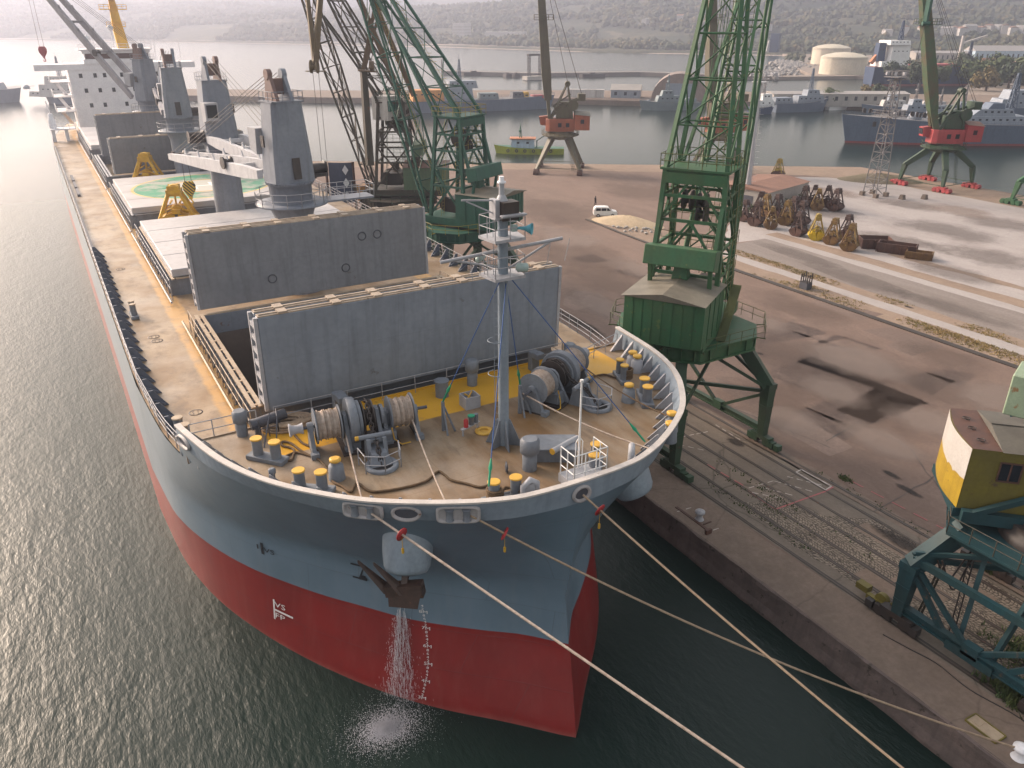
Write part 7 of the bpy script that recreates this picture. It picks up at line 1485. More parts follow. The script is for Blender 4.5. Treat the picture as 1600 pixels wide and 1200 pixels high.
wp = at(1590, 612, 17.4); b_ = MB(); b_.cbox((wp.x+1.2, wp.y-1.1, 17.3), (2.4, 3.6, 2.2), R(20)); b_.build('counterweight', paint('pale_green_rusty_paint', (.27, .35, .25), (.22, .29, .2), (.22, .13, .06), .35, scale=.8, streak=False), yc, bevel=.06)
b_ = MB(); b_.bar((wp.x+.8, wp.y-.9, 16.4), tuple(hp(WL-.3, 7.2, zt+3)), .35, .35); b_.ladder((wp.x-.2, wp.y-.2, 16.2), tuple(hp(WL, 5.5, zt+.6)), .4, .05, .3); b_.build('counterweight_arm', teal, yc)
b_ = MB(); b_.lathe((20.2, -3.0, 2.95), [(.42, 0), (.42, .3)], (1, 0, 0), n=16); b_.lathe((20.2, -3.95, 2.95), [(.42, 0), (.42, .3)], (1, 0, 0), n=16); b_.cbox((20.5, -1.6, 2.9), (.5, .8, .4)); b_.cbox((20.2, -3.4, 2.75), (.3, 2.6, .3)); b_.build('rail_drive', yellowO, yc)
# ------------------------------------------------------------------ light masts
lm = thing('floodlight_mast', 'slim grey tubular floodlight mast with ladder and lamp ring behind the rusty grabs', 'light mast', (97.1, 84.4, QZ)); MB().tube((97.1, 84.4, QZ), (97.1, 84.4, 24.2), .62, .3, n=12).build('pole', pipeW, lm)
q = MB(); q.ladder((97.75, 84.0, 3), (97.5, 84.15, 24), .45, .025, .45, cage=True, side=(.5, .87, 0), out=(.87, -.5, 0)); q.build('ladder', pipeW, lm)
q = MB(); q.lathe((97.1, 84.4, 24.2), [(1.5, 0), (1.5, .1)], n=16); q.rail([(97.1+1.5*math.cos(k*.785), 84.4+1.5*math.sin(k*.785), 24.3) for k in range(8)], 1.0, (.5, 1.0), 1.2, .035, closed=True); q.rail([(97.1+2.6*math.cos(k*.785), 84.4+2.6*math.sin(k*.785), 25.2) for k in range(8)], .5, (.2, 1.0), 1, .05, closed=True); q.build('lamp_ring', pipeW, lm)
for k in range(12): a = k*math.pi/6; MB().cbox((97.1+2.6*math.cos(a), 84.4+2.6*math.sin(a), 25.6), (.5, .35, .55), a).build('lamp', greyL, lm)
lt = thing('lattice_mast', 'grey steel lattice light mast with cluttered lamp platform standing on the pale yard', 'light mast', (125.7, 77.6, QZ)); bx_ = [(-1.5, -1.5), (1.5, -1.5), (1.5, 1.5), (-1.5, 1.5)]
stm = paint('grey_lattice_steel', (.24, .235, .245), (.17, .16, .165), RUST, .2)
MB().lattice([(125.7+p[0], 77.6+p[1], QZ) for p in bx_], [(125.7+p[0]*.4, 77.6+p[1]*.4, 24.5) for p in bx_], 13, .11, .055).build('lattice', stm, lt)
q = MB()
for z, w_ in ((17.5, 2.3), (24.5, 1.6)):
    q.box(125.7-w_, 77.6-w_, z, 125.7+w_, 77.6+w_, z+.12); q.rail([(125.7+p[0]/1.5*w_, 77.6+p[1]/1.5*w_, z+.12) for p in bx_], 1.0, (.5, 1.0), .9, .04, closed=True)
q.box(125.7-3.2, 76.9, 24.0, 125.7+3.2, 77.1, 24.2); q.build('lamp_platform', stm, lt)
rr = random.Random(2)
for k in range(16): a = rr.uniform(0, 6.28); z = 18.1 if k < 10 else 25.2; w_ = 2.2 if k < 10 else 1.8; MB().cbox((125.7+w_*math.cos(a), 77.6+w_*math.sin(a), z), (.6, .4, .6), a).build('lamp', greyD if k % 2 else greyL, lt)
q = MB(); 
for p in bx_: q.cbox((125.7+p[0]*1.05, 77.6+p[1]*1.05, QZ+.4), (.8, .8, .8))
q.build('footing', concD, lt)
for k, (x, y) in enumerate(((127.6, 72.6), (131.6, 70.5))): tag(MB().hexa([(x-.5, y-.5, QZ), (x+.5, y-.5, QZ), (x+.5, y+.5, QZ), (x-.5, y+.5, QZ), (x-.35, y-.35, QZ+.9), (x+.35, y-.35, QZ+.9), (x+.35, y+.35, QZ+.9), (x-.35, y+.35, QZ+.9)]).build('concrete_block', concD), ['small concrete block just right of the lattice mast foot', 'small concrete block farther right of the lattice mast, towards the red bogies'][k], 'block')
# ================================================================== GRABS, BOXES, VAN, PERSON ON THE YARD
gR = grab(rustM, paint('dark_rusty_arm', (.085, .05, .045), (.06, .038, .035), (.16, .08, .05), .2, scale=2), 1.0)
gY = grab(rustY, paint('rusty_yellow_arm', (.26, .17, .05), (.12, .065, .04), (.08, .045, .03), .2, scale=1.5, streak=False), 1.0)
gB = grab(paint('bright_yellow_shell', (.68, .50, .02), (.5, .34, .02), RUST, .1, scale=1.5, streak=False), paint('worn_yellow_arm', (.42, .31, .06), (.22, .15, .05), RUST, .2, scale=2), 1.0)
GS = [(1145, 341, 'R', 'dark rusty grab at the left end of the row, half hidden by the green crane'), (1163, 345, 'R', 'dark brown rusty grab, front row, left of the light mast foot'), (1181, 352, 'R', 'reddish brown grab in the front row, just right of the light mast foot'),
      (1186, 334, 'R', 'rusty grab of the back row standing directly under the shed wall at left'), (1196, 338, 'Y', 'rusty grab with yellowish arms in the back row before the shed door'), (1203, 357, 'Y', 'grab with a yellow and brown shell, third of the front row'), (1213, 339, 'R', 'tall dark grab of the back row before the middle of the shed wall'),
      (1228, 351, 'Y', 'brown grab with yellow patch near its shell, fourth of the front row'), (1238, 344, 'R', 'dark rusty grab of the back row at the right end of the shed wall'), (1250, 352, 'R', 'dark grab in the back row, left of and behind the bright yellow grab'), (1247, 368, 'R', 'brown open grab left of the bright yellow grab'),
      (1256, 324, 'R', 'rusty grab at the shed corner, leftmost of the separate far group'), (1271, 320, 'R', 'rusty grab behind the middle of the separate far group'), (1276, 328, 'Y', 'ochre tinted grab in front of the separate far group'), (1291, 323, 'R', 'narrow rusty grab fourth in the separate far group'), (1304, 329, 'R', 'dark brown grab at the right end of the separate far group'),
      (1274, 374, 'B', 'bright yellow grab in the front row of rusty grabs'), (1299, 381, 'Y', 'yellowish rusty grab with open shell right of the bright yellow grab'), (1322, 372, 'R', 'dark rusty grab behind the last grab of the front row'), (1326, 391, 'Y', 'tan rusty grab, last at the right end of the front row')]
used = set(); rr = random.Random(12)
for px, py, kd, lb in GS:
    q = at(px, py, QZ); src = {'R': gR, 'Y': gY, 'B': gB}[kd]; rz = R(25) + rr.uniform(-.35, .35)
    if kd not in used: used.add(kd); g = src; g.location = (q.x, q.y, QZ); g.rotation_euler = (0, 0, rz); g['label'] = lb; g['group'] = 'clamshell grabs parked on the yard'
    else: g = dup(src, (q.x, q.y, QZ), rz, lb, 'clamshell grabs parked on the yard')
    g.scale = (rr.uniform(.78, .9),)*3
    g.rotation_euler[0] = rr.uniform(-.04, .04)
q = at(1215, 277, QZ); g = dup(gB, (q.x, q.y, QZ), R(20), 'lone grab with yellow arms and dark shell at the far yard edge', 'clamshell grabs parked on the yard')
for ch in kids(g):
    if ch.name.startswith('bucket'): ch.data = ch.data.copy(); ch.data.materials[0] = rustM
def skip_box(px, py, L, W_, H_, rz, label, mat):
    q = at(px, py, QZ); b_ = thing('rusty_trough', label, 'trough', (q.x, q.y, QZ), rz, 'rusty troughs beside the grabs', world=False); M = MB(); t = .12
    def side(a, b, z0, z1): M.bar((*a, z0), (*b, z0), t, t)
    M.hexa([(-L/2+.2, -W_/2+.15, 0), (L/2-.2, -W_/2+.15, 0), (L/2-.2, W_/2-.15, 0), (-L/2+.2, W_/2-.15, 0), (-L/2+.15, -W_/2+.1, .12), (L/2-.15, -W_/2+.1, .12), (L/2-.15, W_/2-.1, .12), (-L/2+.15, W_/2-.1, .12)])
    for (a, b) in (((-L/2, -W_/2), (L/2, -W_/2)), ((L/2, -W_/2), (L/2, W_/2)), ((L/2, W_/2), (-L/2, W_/2)), ((-L/2, W_/2), (-L/2, -W_/2))):
        d = Vector((b[0]-a[0], b[1]-a[1])).normalized(); nn = Vector((-d.y, d.x))*t; A, B_ = Vector(a), Vector(b); i = .12
        M.hexa([(A.x*.95, A.y*.9, .05), (B_.x*.95, B_.y*.9, .05), (B_.x*.95+nn.x, B_.y*.9+nn.y, .05), (A.x*.95+nn.x, A.y*.9+nn.y, .05), (A.x, A.y, H_), (B_.x, B_.y, H_), (B_.x+nn.x, B_.y+nn.y, H_), (A.x+nn.x, A.y+nn.y, H_)])
    M.build('trough_body', mat, b_); r = MB()
    for x in [(-L/2+L*k/5) for k in range(6)]: r.box(x-.07, -W_/2-.12, .1, x+.07, -W_/2-.01, H_); r.box(x-.07, W_/2+.01, .1, x+.07, W_/2+.12, H_)
    r.build('rib', mat, b_)
skip_box(1366, 386, 4.6, 3.0, 1.5, R(-38), 'dark rusty open trough next to the last grab, leftmost of three', rustM); skip_box(1400, 395, 5.4, 2.2, 1.5, R(-62), 'long rusty open trough, middle one of the three beside the grabs', rustM); skip_box(1435, 404, 3.6, 1.8, 1.1, R(-60), 'small ochre brown trough, rightmost of three beside the grabs', rustY)
q = at(1258, 451, QZ); us = thing('steel_rack', 'small dark upright steel rack standing on the grassy strip', 'rack', (q.x, q.y, QZ)); t = MB(); t.box(q.x-.5, q.y-.6, QZ, q.x+.5, q.y+.6, QZ+.9); t.build('base', greyD, us); t = MB(); t.box(q.x-.48, q.y-.58, QZ+.88, q.x+.48, q.y+.58, QZ+.95)
for dx in (-.45, 0, .45):
    for dy in (-.5, .5): t.bar((q.x+dx, q.y+dy, QZ+.9), (q.x+dx*.9, q.y+dy, QZ+2.0+.2*(dx > 0)), .12)
t.bar((q.x-.45, q.y-.5, QZ+1.8), (q.x+.45, q.y-.5, QZ+1.8), .1); t.bar((q.x-.45, q.y+.5, QZ+1.6), (q.x+.45, q.y+.5, QZ+1.6), .1); t.build('uprights', dark, us)
# shed on the yard
A, Bs, Cs = at(1197, 329, QZ), at(1260, 310, QZ), at(1170, 314, QZ); ex_ = (Bs-A).normalized(); w1 = (Bs-A).length; ey_ = Vector((-ex_.y, ex_.x, 0)); w2 = 11.0
cz = A + ex_*w1/2 + ey_*w2/2; sh = house(cz.x, cz.y, QZ, w1, w2, 3.3, math.atan2(ex_.y, ex_.x), 'low pale shed with a rusty brown flat roof behind the grabs', stone, paint('rusty_brown_roof', (.27, .15, .11), (.22, .125, .095), streak=False, rough=.9), 'yard_shed', 'shed', .12, loc_win=False)
MB().box(-w1/2-.06, -2.5, 0, -w1/2+.02, -.5, 2.2).build('door', greyD, sh)
rr = random.Random(8); bs = MB()
for _ in range(900):
    px = rr.uniform(1168, 1262); c_ = at(px, 334-(px-1168)*.25+rr.uniform(-5, 2), QZ); s_ = rr.uniform(.12, .3); z = rr.uniform(0, 1.2); a = rr.uniform(0, 6.3); bs.face([(c_.x, c_.y, QZ+z), (c_.x+s_*math.cos(a), c_.y+s_*math.sin(a), QZ+z+.1), (c_.x+s_*math.cos(a)*.6, c_.y+s_*math.sin(a), QZ+z+s_), (c_.x-s_*.3, c_.y, QZ+z+s_*.8)])
tag(bs.build('weed_bushes', leafG), 'low green weeds growing along the foot of the yard shed', 'weeds', kind='stuff')
# sand heap and rubble
sp = MB(); c_ = at(980, 349, QZ); rows = []; e1 = Vector((.45, -.9, 0)); e2 = Vector((.9, .45, 0))
for i in range(9):
    r_ = 1-i/8; rows.append([Vector((c_.x, c_.y, QZ)) + e1*(6.8*r_*math.cos(k*math.pi/20)) + e2*(3.2*r_*math.sin(k*math.pi/20)) + Vector((0, 0, 1.35*(1-r_**1.5) + .15*mn.noise((k*.5, i*.7, 0))*(i > 0))) for k in range(40)])
sp.loft(rows, sm=True, cap=False); tag(sp.build('sand_heap', sand), 'flat heap of yellow sand beside the white van', 'sand heap')
rb = MB(); c_ = at(992, 356, QZ)
for _ in range(60):
    x, y = c_.x+rr.gauss(0, 1.6), c_.y+rr.gauss(0, 2.2); r_ = rr.uniform(.1, .4); rb.add([(x+p_.x*r_*rr.uniform(.6, 1.3), y+p_.y*r_*rr.uniform(.6, 1.3), QZ+r_*.4+p_.z*r_*.7) for p_ in icov], icof)
tag(rb.build('rubble', stone), 'scattered pale rubble in front of the sand heap', 'rubble', kind='stuff')
c_ = at(1375, 282, QZ); ep = MB(); rows = []
for i in range(7): r_ = 1-i/6; rows.append([(c_.x+(9*r_)*math.cos(k*math.pi/14)*.75+5*r_*math.sin(k*math.pi/14)*.5, c_.y-(9*r_)*math.cos(k*math.pi/14)*.65+4*r_*math.sin(k*math.pi/14), QZ+1.5*(1-r_**1.4)+.25*mn.noise((k*.7, i, 3))*(i > 0)) for k in range(28)])
ep.loft(rows, sm=True, cap=False); tag(ep.build('earth_mound', ground('weedy_earth', (.15, .125, .08), (.11, .095, .055), (.19, .16, .11), s1=.3)), 'low dark weedy earth mound at the far corner of the yard', 'mound')
# van
q = at(945, 338, QZ); vn = thing('parked_van', 'small white van with dark windows parked beside the sand heap', 'van', (q.x, q.y, QZ), R(150), world=False)
prof = [(-2.1, .35), (-2.12, .85), (-1.95, .98), (-1.15, 1.12), (-.55, 1.72), (.0, 1.82), (1.7, 1.8), (2.0, 1.55), (2.12, 1.0), (2.1, .35)]
v = MB(); L_ = len(prof); v.loft([[(x, y_*(.80 if z > 1.2 else .86)/.86*(1 if abs(y_) < 1 else 1), z) for x, z in prof] for y_ in (-.86, .86)]); vb = v.build('body', whiteP, vn, bevel=.06)
for s_ in (-1, 1):
    for x0, x1, x2, x3 in ((-.95, -.25, -.25, -.5), (-.15, .75, .75, -.15), (.85, 1.75, 1.65, .85)): MB().face([(x0, s_*.872, 1.15), (x1, s_*.872, 1.15), (x2, s_*.835, 1.62), (x3, s_*.835, 1.62)]).build('side_window', glassD, vn)
    for x in (-1.3, 1.3): wl_ = MB().lathe((x, s_*.72, .32), [(.32, 0), (.32, .2)], (0, s_, 0), n=16).build('wheel', dark, vn); MB().lathe((x, s_*.925, .32), [(.18, 0), (.16, .02)], (0, s_, 0), n=12).build('rim', pipeW, wl_)
    MB().cbox((-2.08, s_*.62, .78), (.1, .3, .18)).build('headlight', greyL, vn); MB().cbox((2.1, s_*.7, 1.1), (.08, .14, .4)).build('tail_light', redC, vn)
MB().face([(-1.13, -.72, 1.16), (-1.13, .72, 1.16), (-.6, .66, 1.70), (-.6, -.66, 1.70)]).xf(Matrix.Translation((-.025, 0, .015))).build('windscreen', glassD, vn); MB().cbox((-2.12, 0, .5), (.1, 1.6, .22)).build('bumper', greyD, vn)
# person walking across the yard
q = at(930, 321, QZ)
def person(x, y, z, rz, label):
    V = {'pel': (0, 0, .95), 'sp': (0, .01, 1.2), 'ch': (0, 0, 1.4), 'nk': (0, 0, 1.52), 'hd': (0, .03, 1.66), 'ht': (0, .03, 1.76), 'sl': (-.19, 0, 1.43), 'el': (-.26, -.03, 1.15), 'hl': (-.25, .08, .92), 'sr': (.19, 0, 1.43), 'er': (.27, .02, 1.15), 'hr': (.24, -.02, .90), 'tl': (-.1, 0, .88), 'kl': (-.11, .12, .5), 'al': (-.11, .05, .09), 'fl': (-.11, .2, .05), 'tr': (.1, 0, .88), 'kr': (.11, .0, .49), 'ar': (.12, -.18, .12), 'fr': (.12, -.06, .05)}
    Rd = {'pel': .15, 'sp': .14, 'ch': .16, 'nk': .055, 'hd': .095, 'ht': .07, 'sl': .075, 'el': .05, 'hl': .04, 'sr': .075, 'er': .05, 'hr': .04, 'tl': .1, 'kl': .07, 'al': .045, 'fl': .04, 'tr': .1, 'kr': .07, 'ar': .045, 'fr': .04}
    E_ = [('pel', 'sp'), ('sp', 'ch'), ('ch', 'nk'), ('nk', 'hd'), ('hd', 'ht'), ('ch', 'sl'), ('sl', 'el'), ('el', 'hl'), ('ch', 'sr'), ('sr', 'er'), ('er', 'hr'), ('pel', 'tl'), ('tl', 'kl'), ('kl', 'al'), ('al', 'fl'), ('pel', 'tr'), ('tr', 'kr'), ('kr', 'ar'), ('ar', 'fr')]
    ks = list(V); me = bpy.data.meshes.new('person'); me.from_pydata([V[k] for k in ks], [(ks.index(a), ks.index(b)) for a, b in E_], []); o = bpy.data.objects.new('body', me); col.objects.link(o)
    sk = o.modifiers.new('skin', 'SKIN')
    for k, n_ in enumerate(ks): me.skin_vertices[0].data[k].radius = (Rd[n_]*1.2, Rd[n_]*1.15); me.skin_vertices[0].data[k].use_root = (n_ == 'pel')
    o.modifiers.new('sub', 'SUBSURF').levels = 1; o.modifiers['sub'].render_levels = 1; me.materials.append(paint('dark_work_clothes', (.022, .022, .03), bmp=0, streak=False))
    root = thing('person', label, 'person', (x, y, z), rz, world=False); o.parent = root
    MB().lathe((0, .03, 1.68), [(.1, 0), (.105, .05), (.06, .11), (.01, .125)], n=12).build('hair', black, root); MB().lathe((0, .075, 1.62), [(.055, 0), (.06, .06), (.05, .1)], n=10).build('face', paint('skin', (.45, .28, .2), bmp=0, streak=False), root)
person(q.x, q.y, QZ, R(200), 'person in dark clothes walking across the yard behind the white van')
# ================================================================== OTHER VESSELS
def vessel(name, label, cat, p, hd, L, Bm, D, hullm, deckm, blocks=(), masts=(), boot=None, group=None, sheer=.9, guns=(), flare=1.25, rails=True):
    """local frame: +x is the bow; p is the middle of the waterline"""
    root = thing(name, label, cat, (p[0], p[1], 0), hd, group, world=False); st = []; n_ = 16
    for i in range(n_+1):
        x = -L/2 + L*i/n_; t_ = i/n_; w = Bm/2*(min(1, .72+1.2*t_) if t_ < .25 else 1)*(1 if t_ < .6 else max(.02, 1-((t_-.6)/.4)**1.9)); st.append((x, w, D + sheer*max(0, (t_-.45)/.55)**1.6))
    def sec(x, w, top):
        rk = max(0, (x+L/2)/L-.75)/.25; return [(x-rk*D*.45, -w*.86, -.6), (x-rk*D*.4, -w*.9, .25), (x, -w*(1+.0*flare), top), (x, w, top), (x-rk*D*.4, w*.9, .25), (x-rk*D*.45, w*.86, -.6)]
    hl = MB().loft([sec(*s) for s in st], cap=True).build('hull', hullm, root)
    dk_ = MB(); dk_.add([(s[0], -s[1]*.97, s[2]+.03) for s in st] + [(s[0], s[1]*.97, s[2]+.03) for s in st], [(i, i+1, n_+2+i, n_+1+i) for i in range(n_)]); dk_.build('deck', deckm, root)
    if boot:
        bt = MB(); 
        for sg in (-1, 1): bt.add([q_ for s in st for q_ in ((s[0]-max(0, (s[0]+L/2)/L-.75)/.25*D*.4, sg*(s[1]*.9+.03), .02), (s[0]-max(0, (s[0]+L/2)/L-.75)/.25*D*.37, sg*(s[1]*.91+.03), D*.11))], [(2*i, 2*i+2, 2*i+3, 2*i+1) if sg < 0 else (2*i+1, 2*i+3, 2*i+2, 2*i) for i in range(n_)])
        bt.build('boot_topping', boot, hl)
    for b_ in blocks:
        (x0, x1, w, z0, z1, mt_) = b_[:6]; s_ = MB(); tp = b_[6] if len(b_) > 6 else .3
        s_.hexa([(x0, -w/2, D+z0), (x1, -w/2, D+z0), (x1, w/2, D+z0), (x0, w/2, D+z0), (x0+tp*.4, -w/2*.93, D+z1), (x1-tp, -w/2*.93, D+z1), (x1-tp, w/2*.93, D+z1), (x0+tp*.4, w/2*.93, D+z1)]); sb_ = s_.build('superstructure', mt_, root)
        if z1-z0 > 1.6 and (x1-x0) > 2:
            for sg in (-1, 1):
                k_ = max(2, int((x1-x0)/2.4))
                for i in range(k_): X = x0+.5+(x1-x0-1.0-tp)*(i+.5)/k_; MB().cbox((X, sg*w/2*.955, D+z0+(z1-z0)*.62), (.7, .12, .5)).build('window', glassD, sb_)
    for (x, z0, h_, r_, sp_) in masts:
        m_ = MB(); m_.lattice([(x-r_, -r_, D+z0), (x+r_, -r_, D+z0), (x+r_, r_, D+z0), (x-r_, r_, D+z0)], [(x-r_*.3, -r_*.3, D+z0+h_), (x+r_*.3, -r_*.3, D+z0+h_), (x+r_*.3, r_*.3, D+z0+h_), (x-r_*.3, r_*.3, D+z0+h_)], max(3, int(h_/1.6)), r_*.18+.03, r_*.1+.02)
        for f_ in (.45, .68, .9): m_.bar((x, -sp_*(1.2-f_), D+z0+h_*f_), (x, sp_*(1.2-f_), D+z0+h_*f_), .16)
        m_.cbox((x+.2, 0, D+z0+h_*.6), (.5, 2.2, .35)); m_.tube((x, 0, D+z0+h_), (x, 0, D+z0+h_*1.25), .05, n=4); m_.build('mast', deckm if r_ < .5 else hullm, root)
    for (x, z0, r_) in guns:
        g_ = MB(); g_.lathe((x, 0, D+z0), [(r_, 0), (r_, .5*r_), (r_*.85, r_), (r_*.3, r_*1.25), (.01, r_*1.3)], n=16); g_.tube((x+r_*.6, .25, D+z0+r_*.7), (x+r_*2.6, .25, D+z0+r_*1.0), .1, n=6); g_.tube((x+r_*.6, -.25, D+z0+r_*.7), (x+r_*2.6, -.25, D+z0+r_*1.0), .1, n=6); g_.build('gun_turret', navyL, root)
    if rails:
        r_ = MB(); r_.rail([(s[0], -s[1]*.95, s[2]) for s in st], .9, (.5, 1.0), 2.4, .03); r_.build('side_railing', hullm, root); r_ = MB(); r_.rail([(s[0], s[1]*.95, s[2]) for s in st], .9, (.5, 1.0), 2.4, .03); r_.build('side_railing', hullm, root)
    return root
def ends(a, b): 
    A, B_ = at(*a, 0), at(*b, 0); d = B_-A; return ((A+B_)/2, d.length, math.atan2(d.y, d.x))
redB = paint('red_boot_paint', (.30, .07, .07), (.24, .06, .06), bmp=0); nD = paint('navy_deck_paint', (.20, .20, .21), (.16, .15, .16)); wD = whiteP
# frigate: bow at left
A = at(1308, 223, 0); d = Vector((.85, -.527, 0)); Lf = 98; m_ = A + d*Lf/2; m_.z = 0
fg = vessel('warship', 'large grey warship with red waterline lying across the basin behind the red crane', 'warship', m_, math.atan2(-d.y, -d.x), Lf, 12.5, 5.8, navy, nD,
       [(-6, 18, 8.5, .0, 2.4, navyL, 3.0), (-1, 12, 7, 2.4, 4.4, navyL, 2.6), (2, 7, 5, 4.4, 6.0, navy, 1.2), (-30, -8, 8, 0, 2.0, navy, .5), (-24, -16, 4.5, 2.0, 4.0, navyL, .6), (-42, -33, 6, 0, 1.6, navyL, .5)], [(-1, 4.2, 10, 1.0, 3.2), (-20, 3.9, 8, .8, 2.6)], redB, sheer=2.6, guns=[(27, .6, 2.0), (-36, 2.4, 1.3)])
ball = MB().lathe((34, 0, 8.6), [(.02, 0), (.3, .1)], n=6)
anc = MB(); anc.cbox((40.5, 4.4, 6.0), (1.0, .15, 1.4)); anc.cbox((40.5, -4.4, 6.0), (1.0, .15, 1.4)); anc.build('anchor', dark, fg)
rr = random.Random(31)
for k in range(26): x = rr.uniform(25, 44); MB().cbox((x, 3.0-(x-25)*.08, 8.4+rr.uniform(-.1, .3)+(x-25)*.06), (.5, .5, 1.2)).build('deck_fitting', dark, fg)
q = at(1560, 190, 0); vessel('warship', 'second grey warship with tall cluttered mast moored behind the large one at the right edge', 'warship', (q.x+12, q.y-6), math.atan2(.52, -.85), 75, 11, 5, navy, nD, [(-12, 16, 8.5, 0, 3, navyL, 1), (0, 13, 7, 3, 6, navyL, 1), (-26, -14, 8, 0, 3.5, navyG, .5)], [(4, 6, 11, 1.0, 3.5), (-16, 3.5, 7, .8, 2.4)], redB, guns=[(24, .4, 1.6)])
q = at(1590, 214, 0); vessel('barge', 'black hulled work boat with pale wheelhouse in front of the grey warships', 'work boat', (q.x+8, q.y-5), math.atan2(.5, -.85), 30, 8, 2.4, paint('black_hull', (.015, .015, .018), bmp=0), nD, [(4, 9, 5, 0, 3, whitewash, .5), (-4, 1, 4, 0, 1.2, lime, .3)], [(5, 3, 5, .4, 1.2)])
c_, L_, h_ = ends((632, 176), (866, 169)); vessel('naval_auxiliary', 'long blue grey naval ship with an orange stern block moored behind the lattice cranes', 'navy ship', (c_.x, c_.y), h_, L_, 10, 4.4, navy, nD, [(-L_/2+3, -L_/2+16, 8, 0, 4.2, paint('orange_deckhouse', (.62, .27, .05), (.5, .2, .04), bmp=0), .6), (-L_/2+16, -4, 8.5, 0, 4.6, navyL, .6), (-14, -2, 7, 4.6, 7.4, navyL, .8), (-1, 7, 6, 0, 2.4, navyG, .4), (13, 18, 5, 0, 2.6, greyD, .4), (18.4, 20.5, 3, -.8, 2.4, yellow, .2), (22, 27, 4, 0, 1.2, redC, .3)], [(-9, 7.4, 8, .7, 2.2), (-16, 4.6, 11, .4, 1.2)], sheer=1.0)
c_, L_, h_ = ends((1092, 171), (998, 172)); vessel('patrol_boat', 'small teal grey patrol boat lying before the arched hangar', 'navy ship', (c_.x, c_.y), h_, L_, 6.5, 3.0, navyG, nD, [(-4, 6, 4.6, 0, 2.6, navyG, .8), (-1, 4, 3.6, 2.6, 4.6, navyG, .6), (-11, -6, 4, 0, 1.6, navyG, .4)], [(1, 4.6, 6, .5, 1.6)], guns=[(9, .1, .8)])
c_, L_, h_ = ends((1172, 178), (1208, 177)); vessel('tug', 'white and dark tug boat with stacked wheelhouse behind the floodlight mast', 'tug', (c_.x, c_.y), h_, L_*1.05, 6, 2.6, blueD, nD, [(-3, 4, 4.6, 0, 2.6, whiteP, .5), (-1.5, 3, 3.8, 2.6, 5, whiteP, .5)], [(0, 5, 5, .4, 1.3)])
c_, L_, h_ = ends((1208, 175), (1291, 173)); vessel('patrol_ship', 'blue grey patrol ship with lattice mast moored right of the floodlight mast', 'navy ship', (c_.x, c_.y), h_, L_, 7, 3.4, navy, nD, [(-3, 9, 5, 0, 2.8, navyL, .8), (1, 7, 4.2, 2.8, 5.0, navyL, .8), (-13, -5, 5, 0, 2.2, navyL, .5)], [(3.5, 5, 8, .6, 2.0)], sheer=1.6)
c_, L_, h_ = ends((1292, 172), (1332, 170)); vessel('motor_launch', 'low white motor launch moored along the naval pier', 'launch', (c_.x, c_.y), h_, L_, 4, 1.3, whiteP, nD, [(-2, 4, 2.8, 0, 1.5, cyanP, .6)], [(0, 1.5, 2.5, .2, .5)], rails=False)
c_, L_, h_ = ends((-60, 160), (38, 159)); vessel('warship', 'blue grey warship bow at the left edge beyond the deckhouse', 'warship', (c_.x, c_.y), h_, L_, 10, 5.2, navy, nD, [(-10, 6, 8, 0, 3, navyL, 1)], [(-2, 3, 8, .8, 2)], guns=[(16, .3, 1.4)])
c_, L_, h_ = ends((150, 163), (57, 162)); vessel('warship', 'blue grey ship with white upperworks just left of the deckhouse', 'warship', (c_.x+4, c_.y), h_, L_, 9, 3.0, navy, nD, [(-2, 14, 7.5, 0, 5.2, whitewash, .5), (2, 11, 6, 5.2, 8.6, whitewash, .6), (14, 20, 5, 0, 2.2, whitewash, .6)], [(5, 8.6, 8, .6, 1.8)], sheer=1.4)
c_, L_, h_ = ends((1600, 158), (1347, 134)); q = at(1395, 133, 0); cs_ = vessel('cargo_ship', 'dark blue hulled cargo ship with white stern deckhouse and blue funnel near the cream tanks', 'cargo ship', (q.x+26, q.y-14), math.atan2(-.42, .9), 92, 15, 10, blueD, paint('dull_red_deck', (.25, .08, .07)), [(-43, -27, 13, .2, 3.0, whiteP, .3), (-38, -27, 12, 3.0, 11.5, whiteP, .4), (-40, -28, 13.5, 11.5, 13.8, whiteP, .5), (-44, -39.5, 5, 3, 12.5, blueD, .4)], [(-31, 13.8, 10, 1.0, 3), (12, 0, 13, 1.0, 3)], redB, sheer=1)
t = MB(); t.bar((-46, 0, 12), (-40, 0, 20), 2.2, 2.0); t.build('free_fall_lifeboat', orangeR, cs_); t = MB(); t.box(-20, -6, 10, 36, 6, 11.4); t.build('hatch', redC, cs_)
t = MB(); t.tube((6, 0, 10), (6, 0, 26), .9, n=8); t.bar((6, 0, 22), (22, 3, 26), .9, .9); t.build('deck_crane', whitewash, cs_)
yb = MB
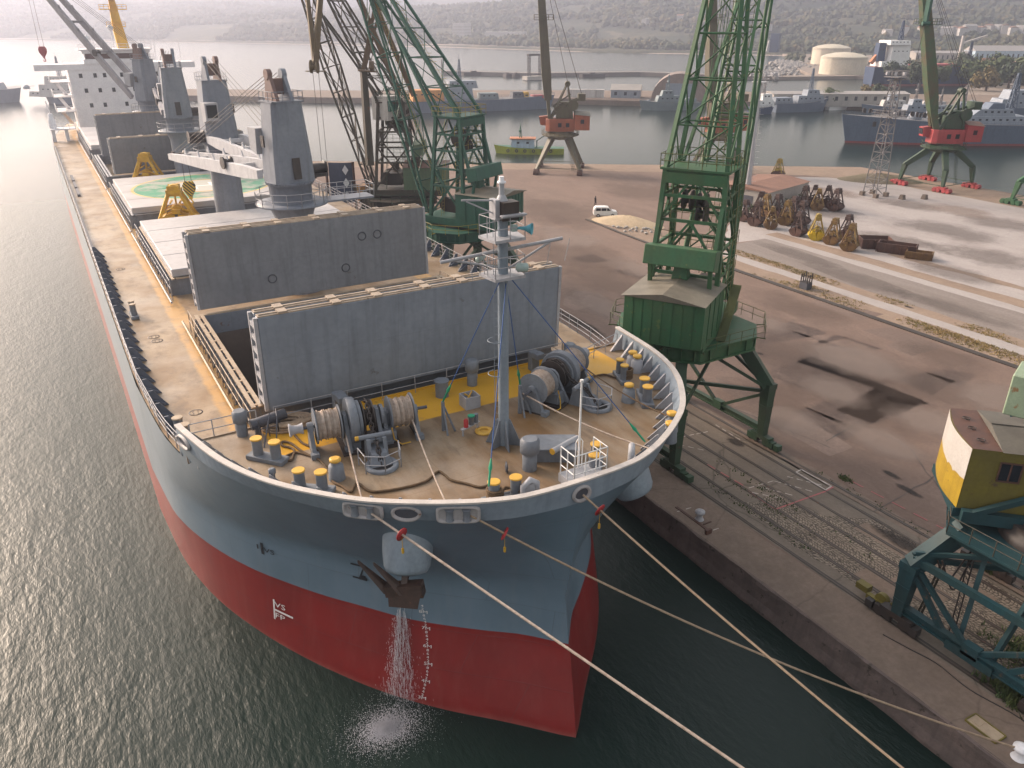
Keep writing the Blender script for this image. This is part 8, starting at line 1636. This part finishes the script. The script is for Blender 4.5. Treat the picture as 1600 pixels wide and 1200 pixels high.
c_, L_, h_ = ends((881, 240), (772, 239)); yv = vessel('work_boat', 'lime yellow work boat with an orange roofed white cabin near the brown crane', 'work boat', (c_.x, c_.y), h_, L_, 5.2, 1.6, lime, paint('green_deck_paint', (.05, .16, .10)), [(-1.5, 5.0, 3.6, 0, 2.4, cyanP, .2)], [(2.4, 2.6, 3.2, .3, 1.0)], sheer=.7, rails=False)
MB().box(-1.9, -2.1, 4.02, 5.4, 2.1, 4.25).build('cabin_roof', orangeR, yv)
t = MB(); t.bar((-2.2, 0, 1.7), (-2.2, 0, 3.6), .3); t.bar((-2.2, 0, 3.5), (-4.6, 0, 5.0), .22); t.bar((-4.6, 0, 5.0), (-7.0, .2, 3.2), .16); t.build('deck_crane', greenT, yv)
for k in range(6): MB().path([(-6.2+k*2.4+.35*math.cos(a_*.7854), 2.58, 1.0+.35*math.sin(a_*.7854)) for a_ in range(8)], .13, 6, closed=True).build('tyre_fender', dark, yv)
for k in range(5): MB().path([(-5.2+k*2.4+.35*math.cos(a_*.7854), -2.58, 1.0+.35*math.sin(a_*.7854)) for a_ in range(8)], .13, 6, closed=True).build('tyre_fender', dark, yv)
# small boats and clutter of the naval harbour at right
rr = random.Random(44); lbls = ['grey naval launch nosed against the pier below the dark narrow tree', 'pale grey launch behind the lattice lamp platform', 'grey gunboat beyond the bow of the large warship', 'light grey tender just left of the red crane jib, behind the warship', 'grey tender just right of the red crane jib, behind the warship', 'dull red hulled tender among the grey ships at right']
for k, (px, py) in enumerate(((1390, 176), (1425, 184), (1452, 178), (1462, 196), (1500, 190), (1572, 172))):
    q = at(px, py, 0); vessel('naval_launch', lbls[k], 'launch', (q.x, q.y), math.atan2(.53, -.85)+rr.uniform(-.2, .2), rr.uniform(18, 28), 5.5, 2.4, navy if k < 5 else redB, nD, [(-5, 4, 4, 0, 2.4, navyL if k % 2 else whitewash, .5), (-2, 2, 3.2, 2.4, 4.4, navyL, .4)], [(0, 4.4, 5.5, .4, 1.5)], group='small craft behind the large warship', rails=False)
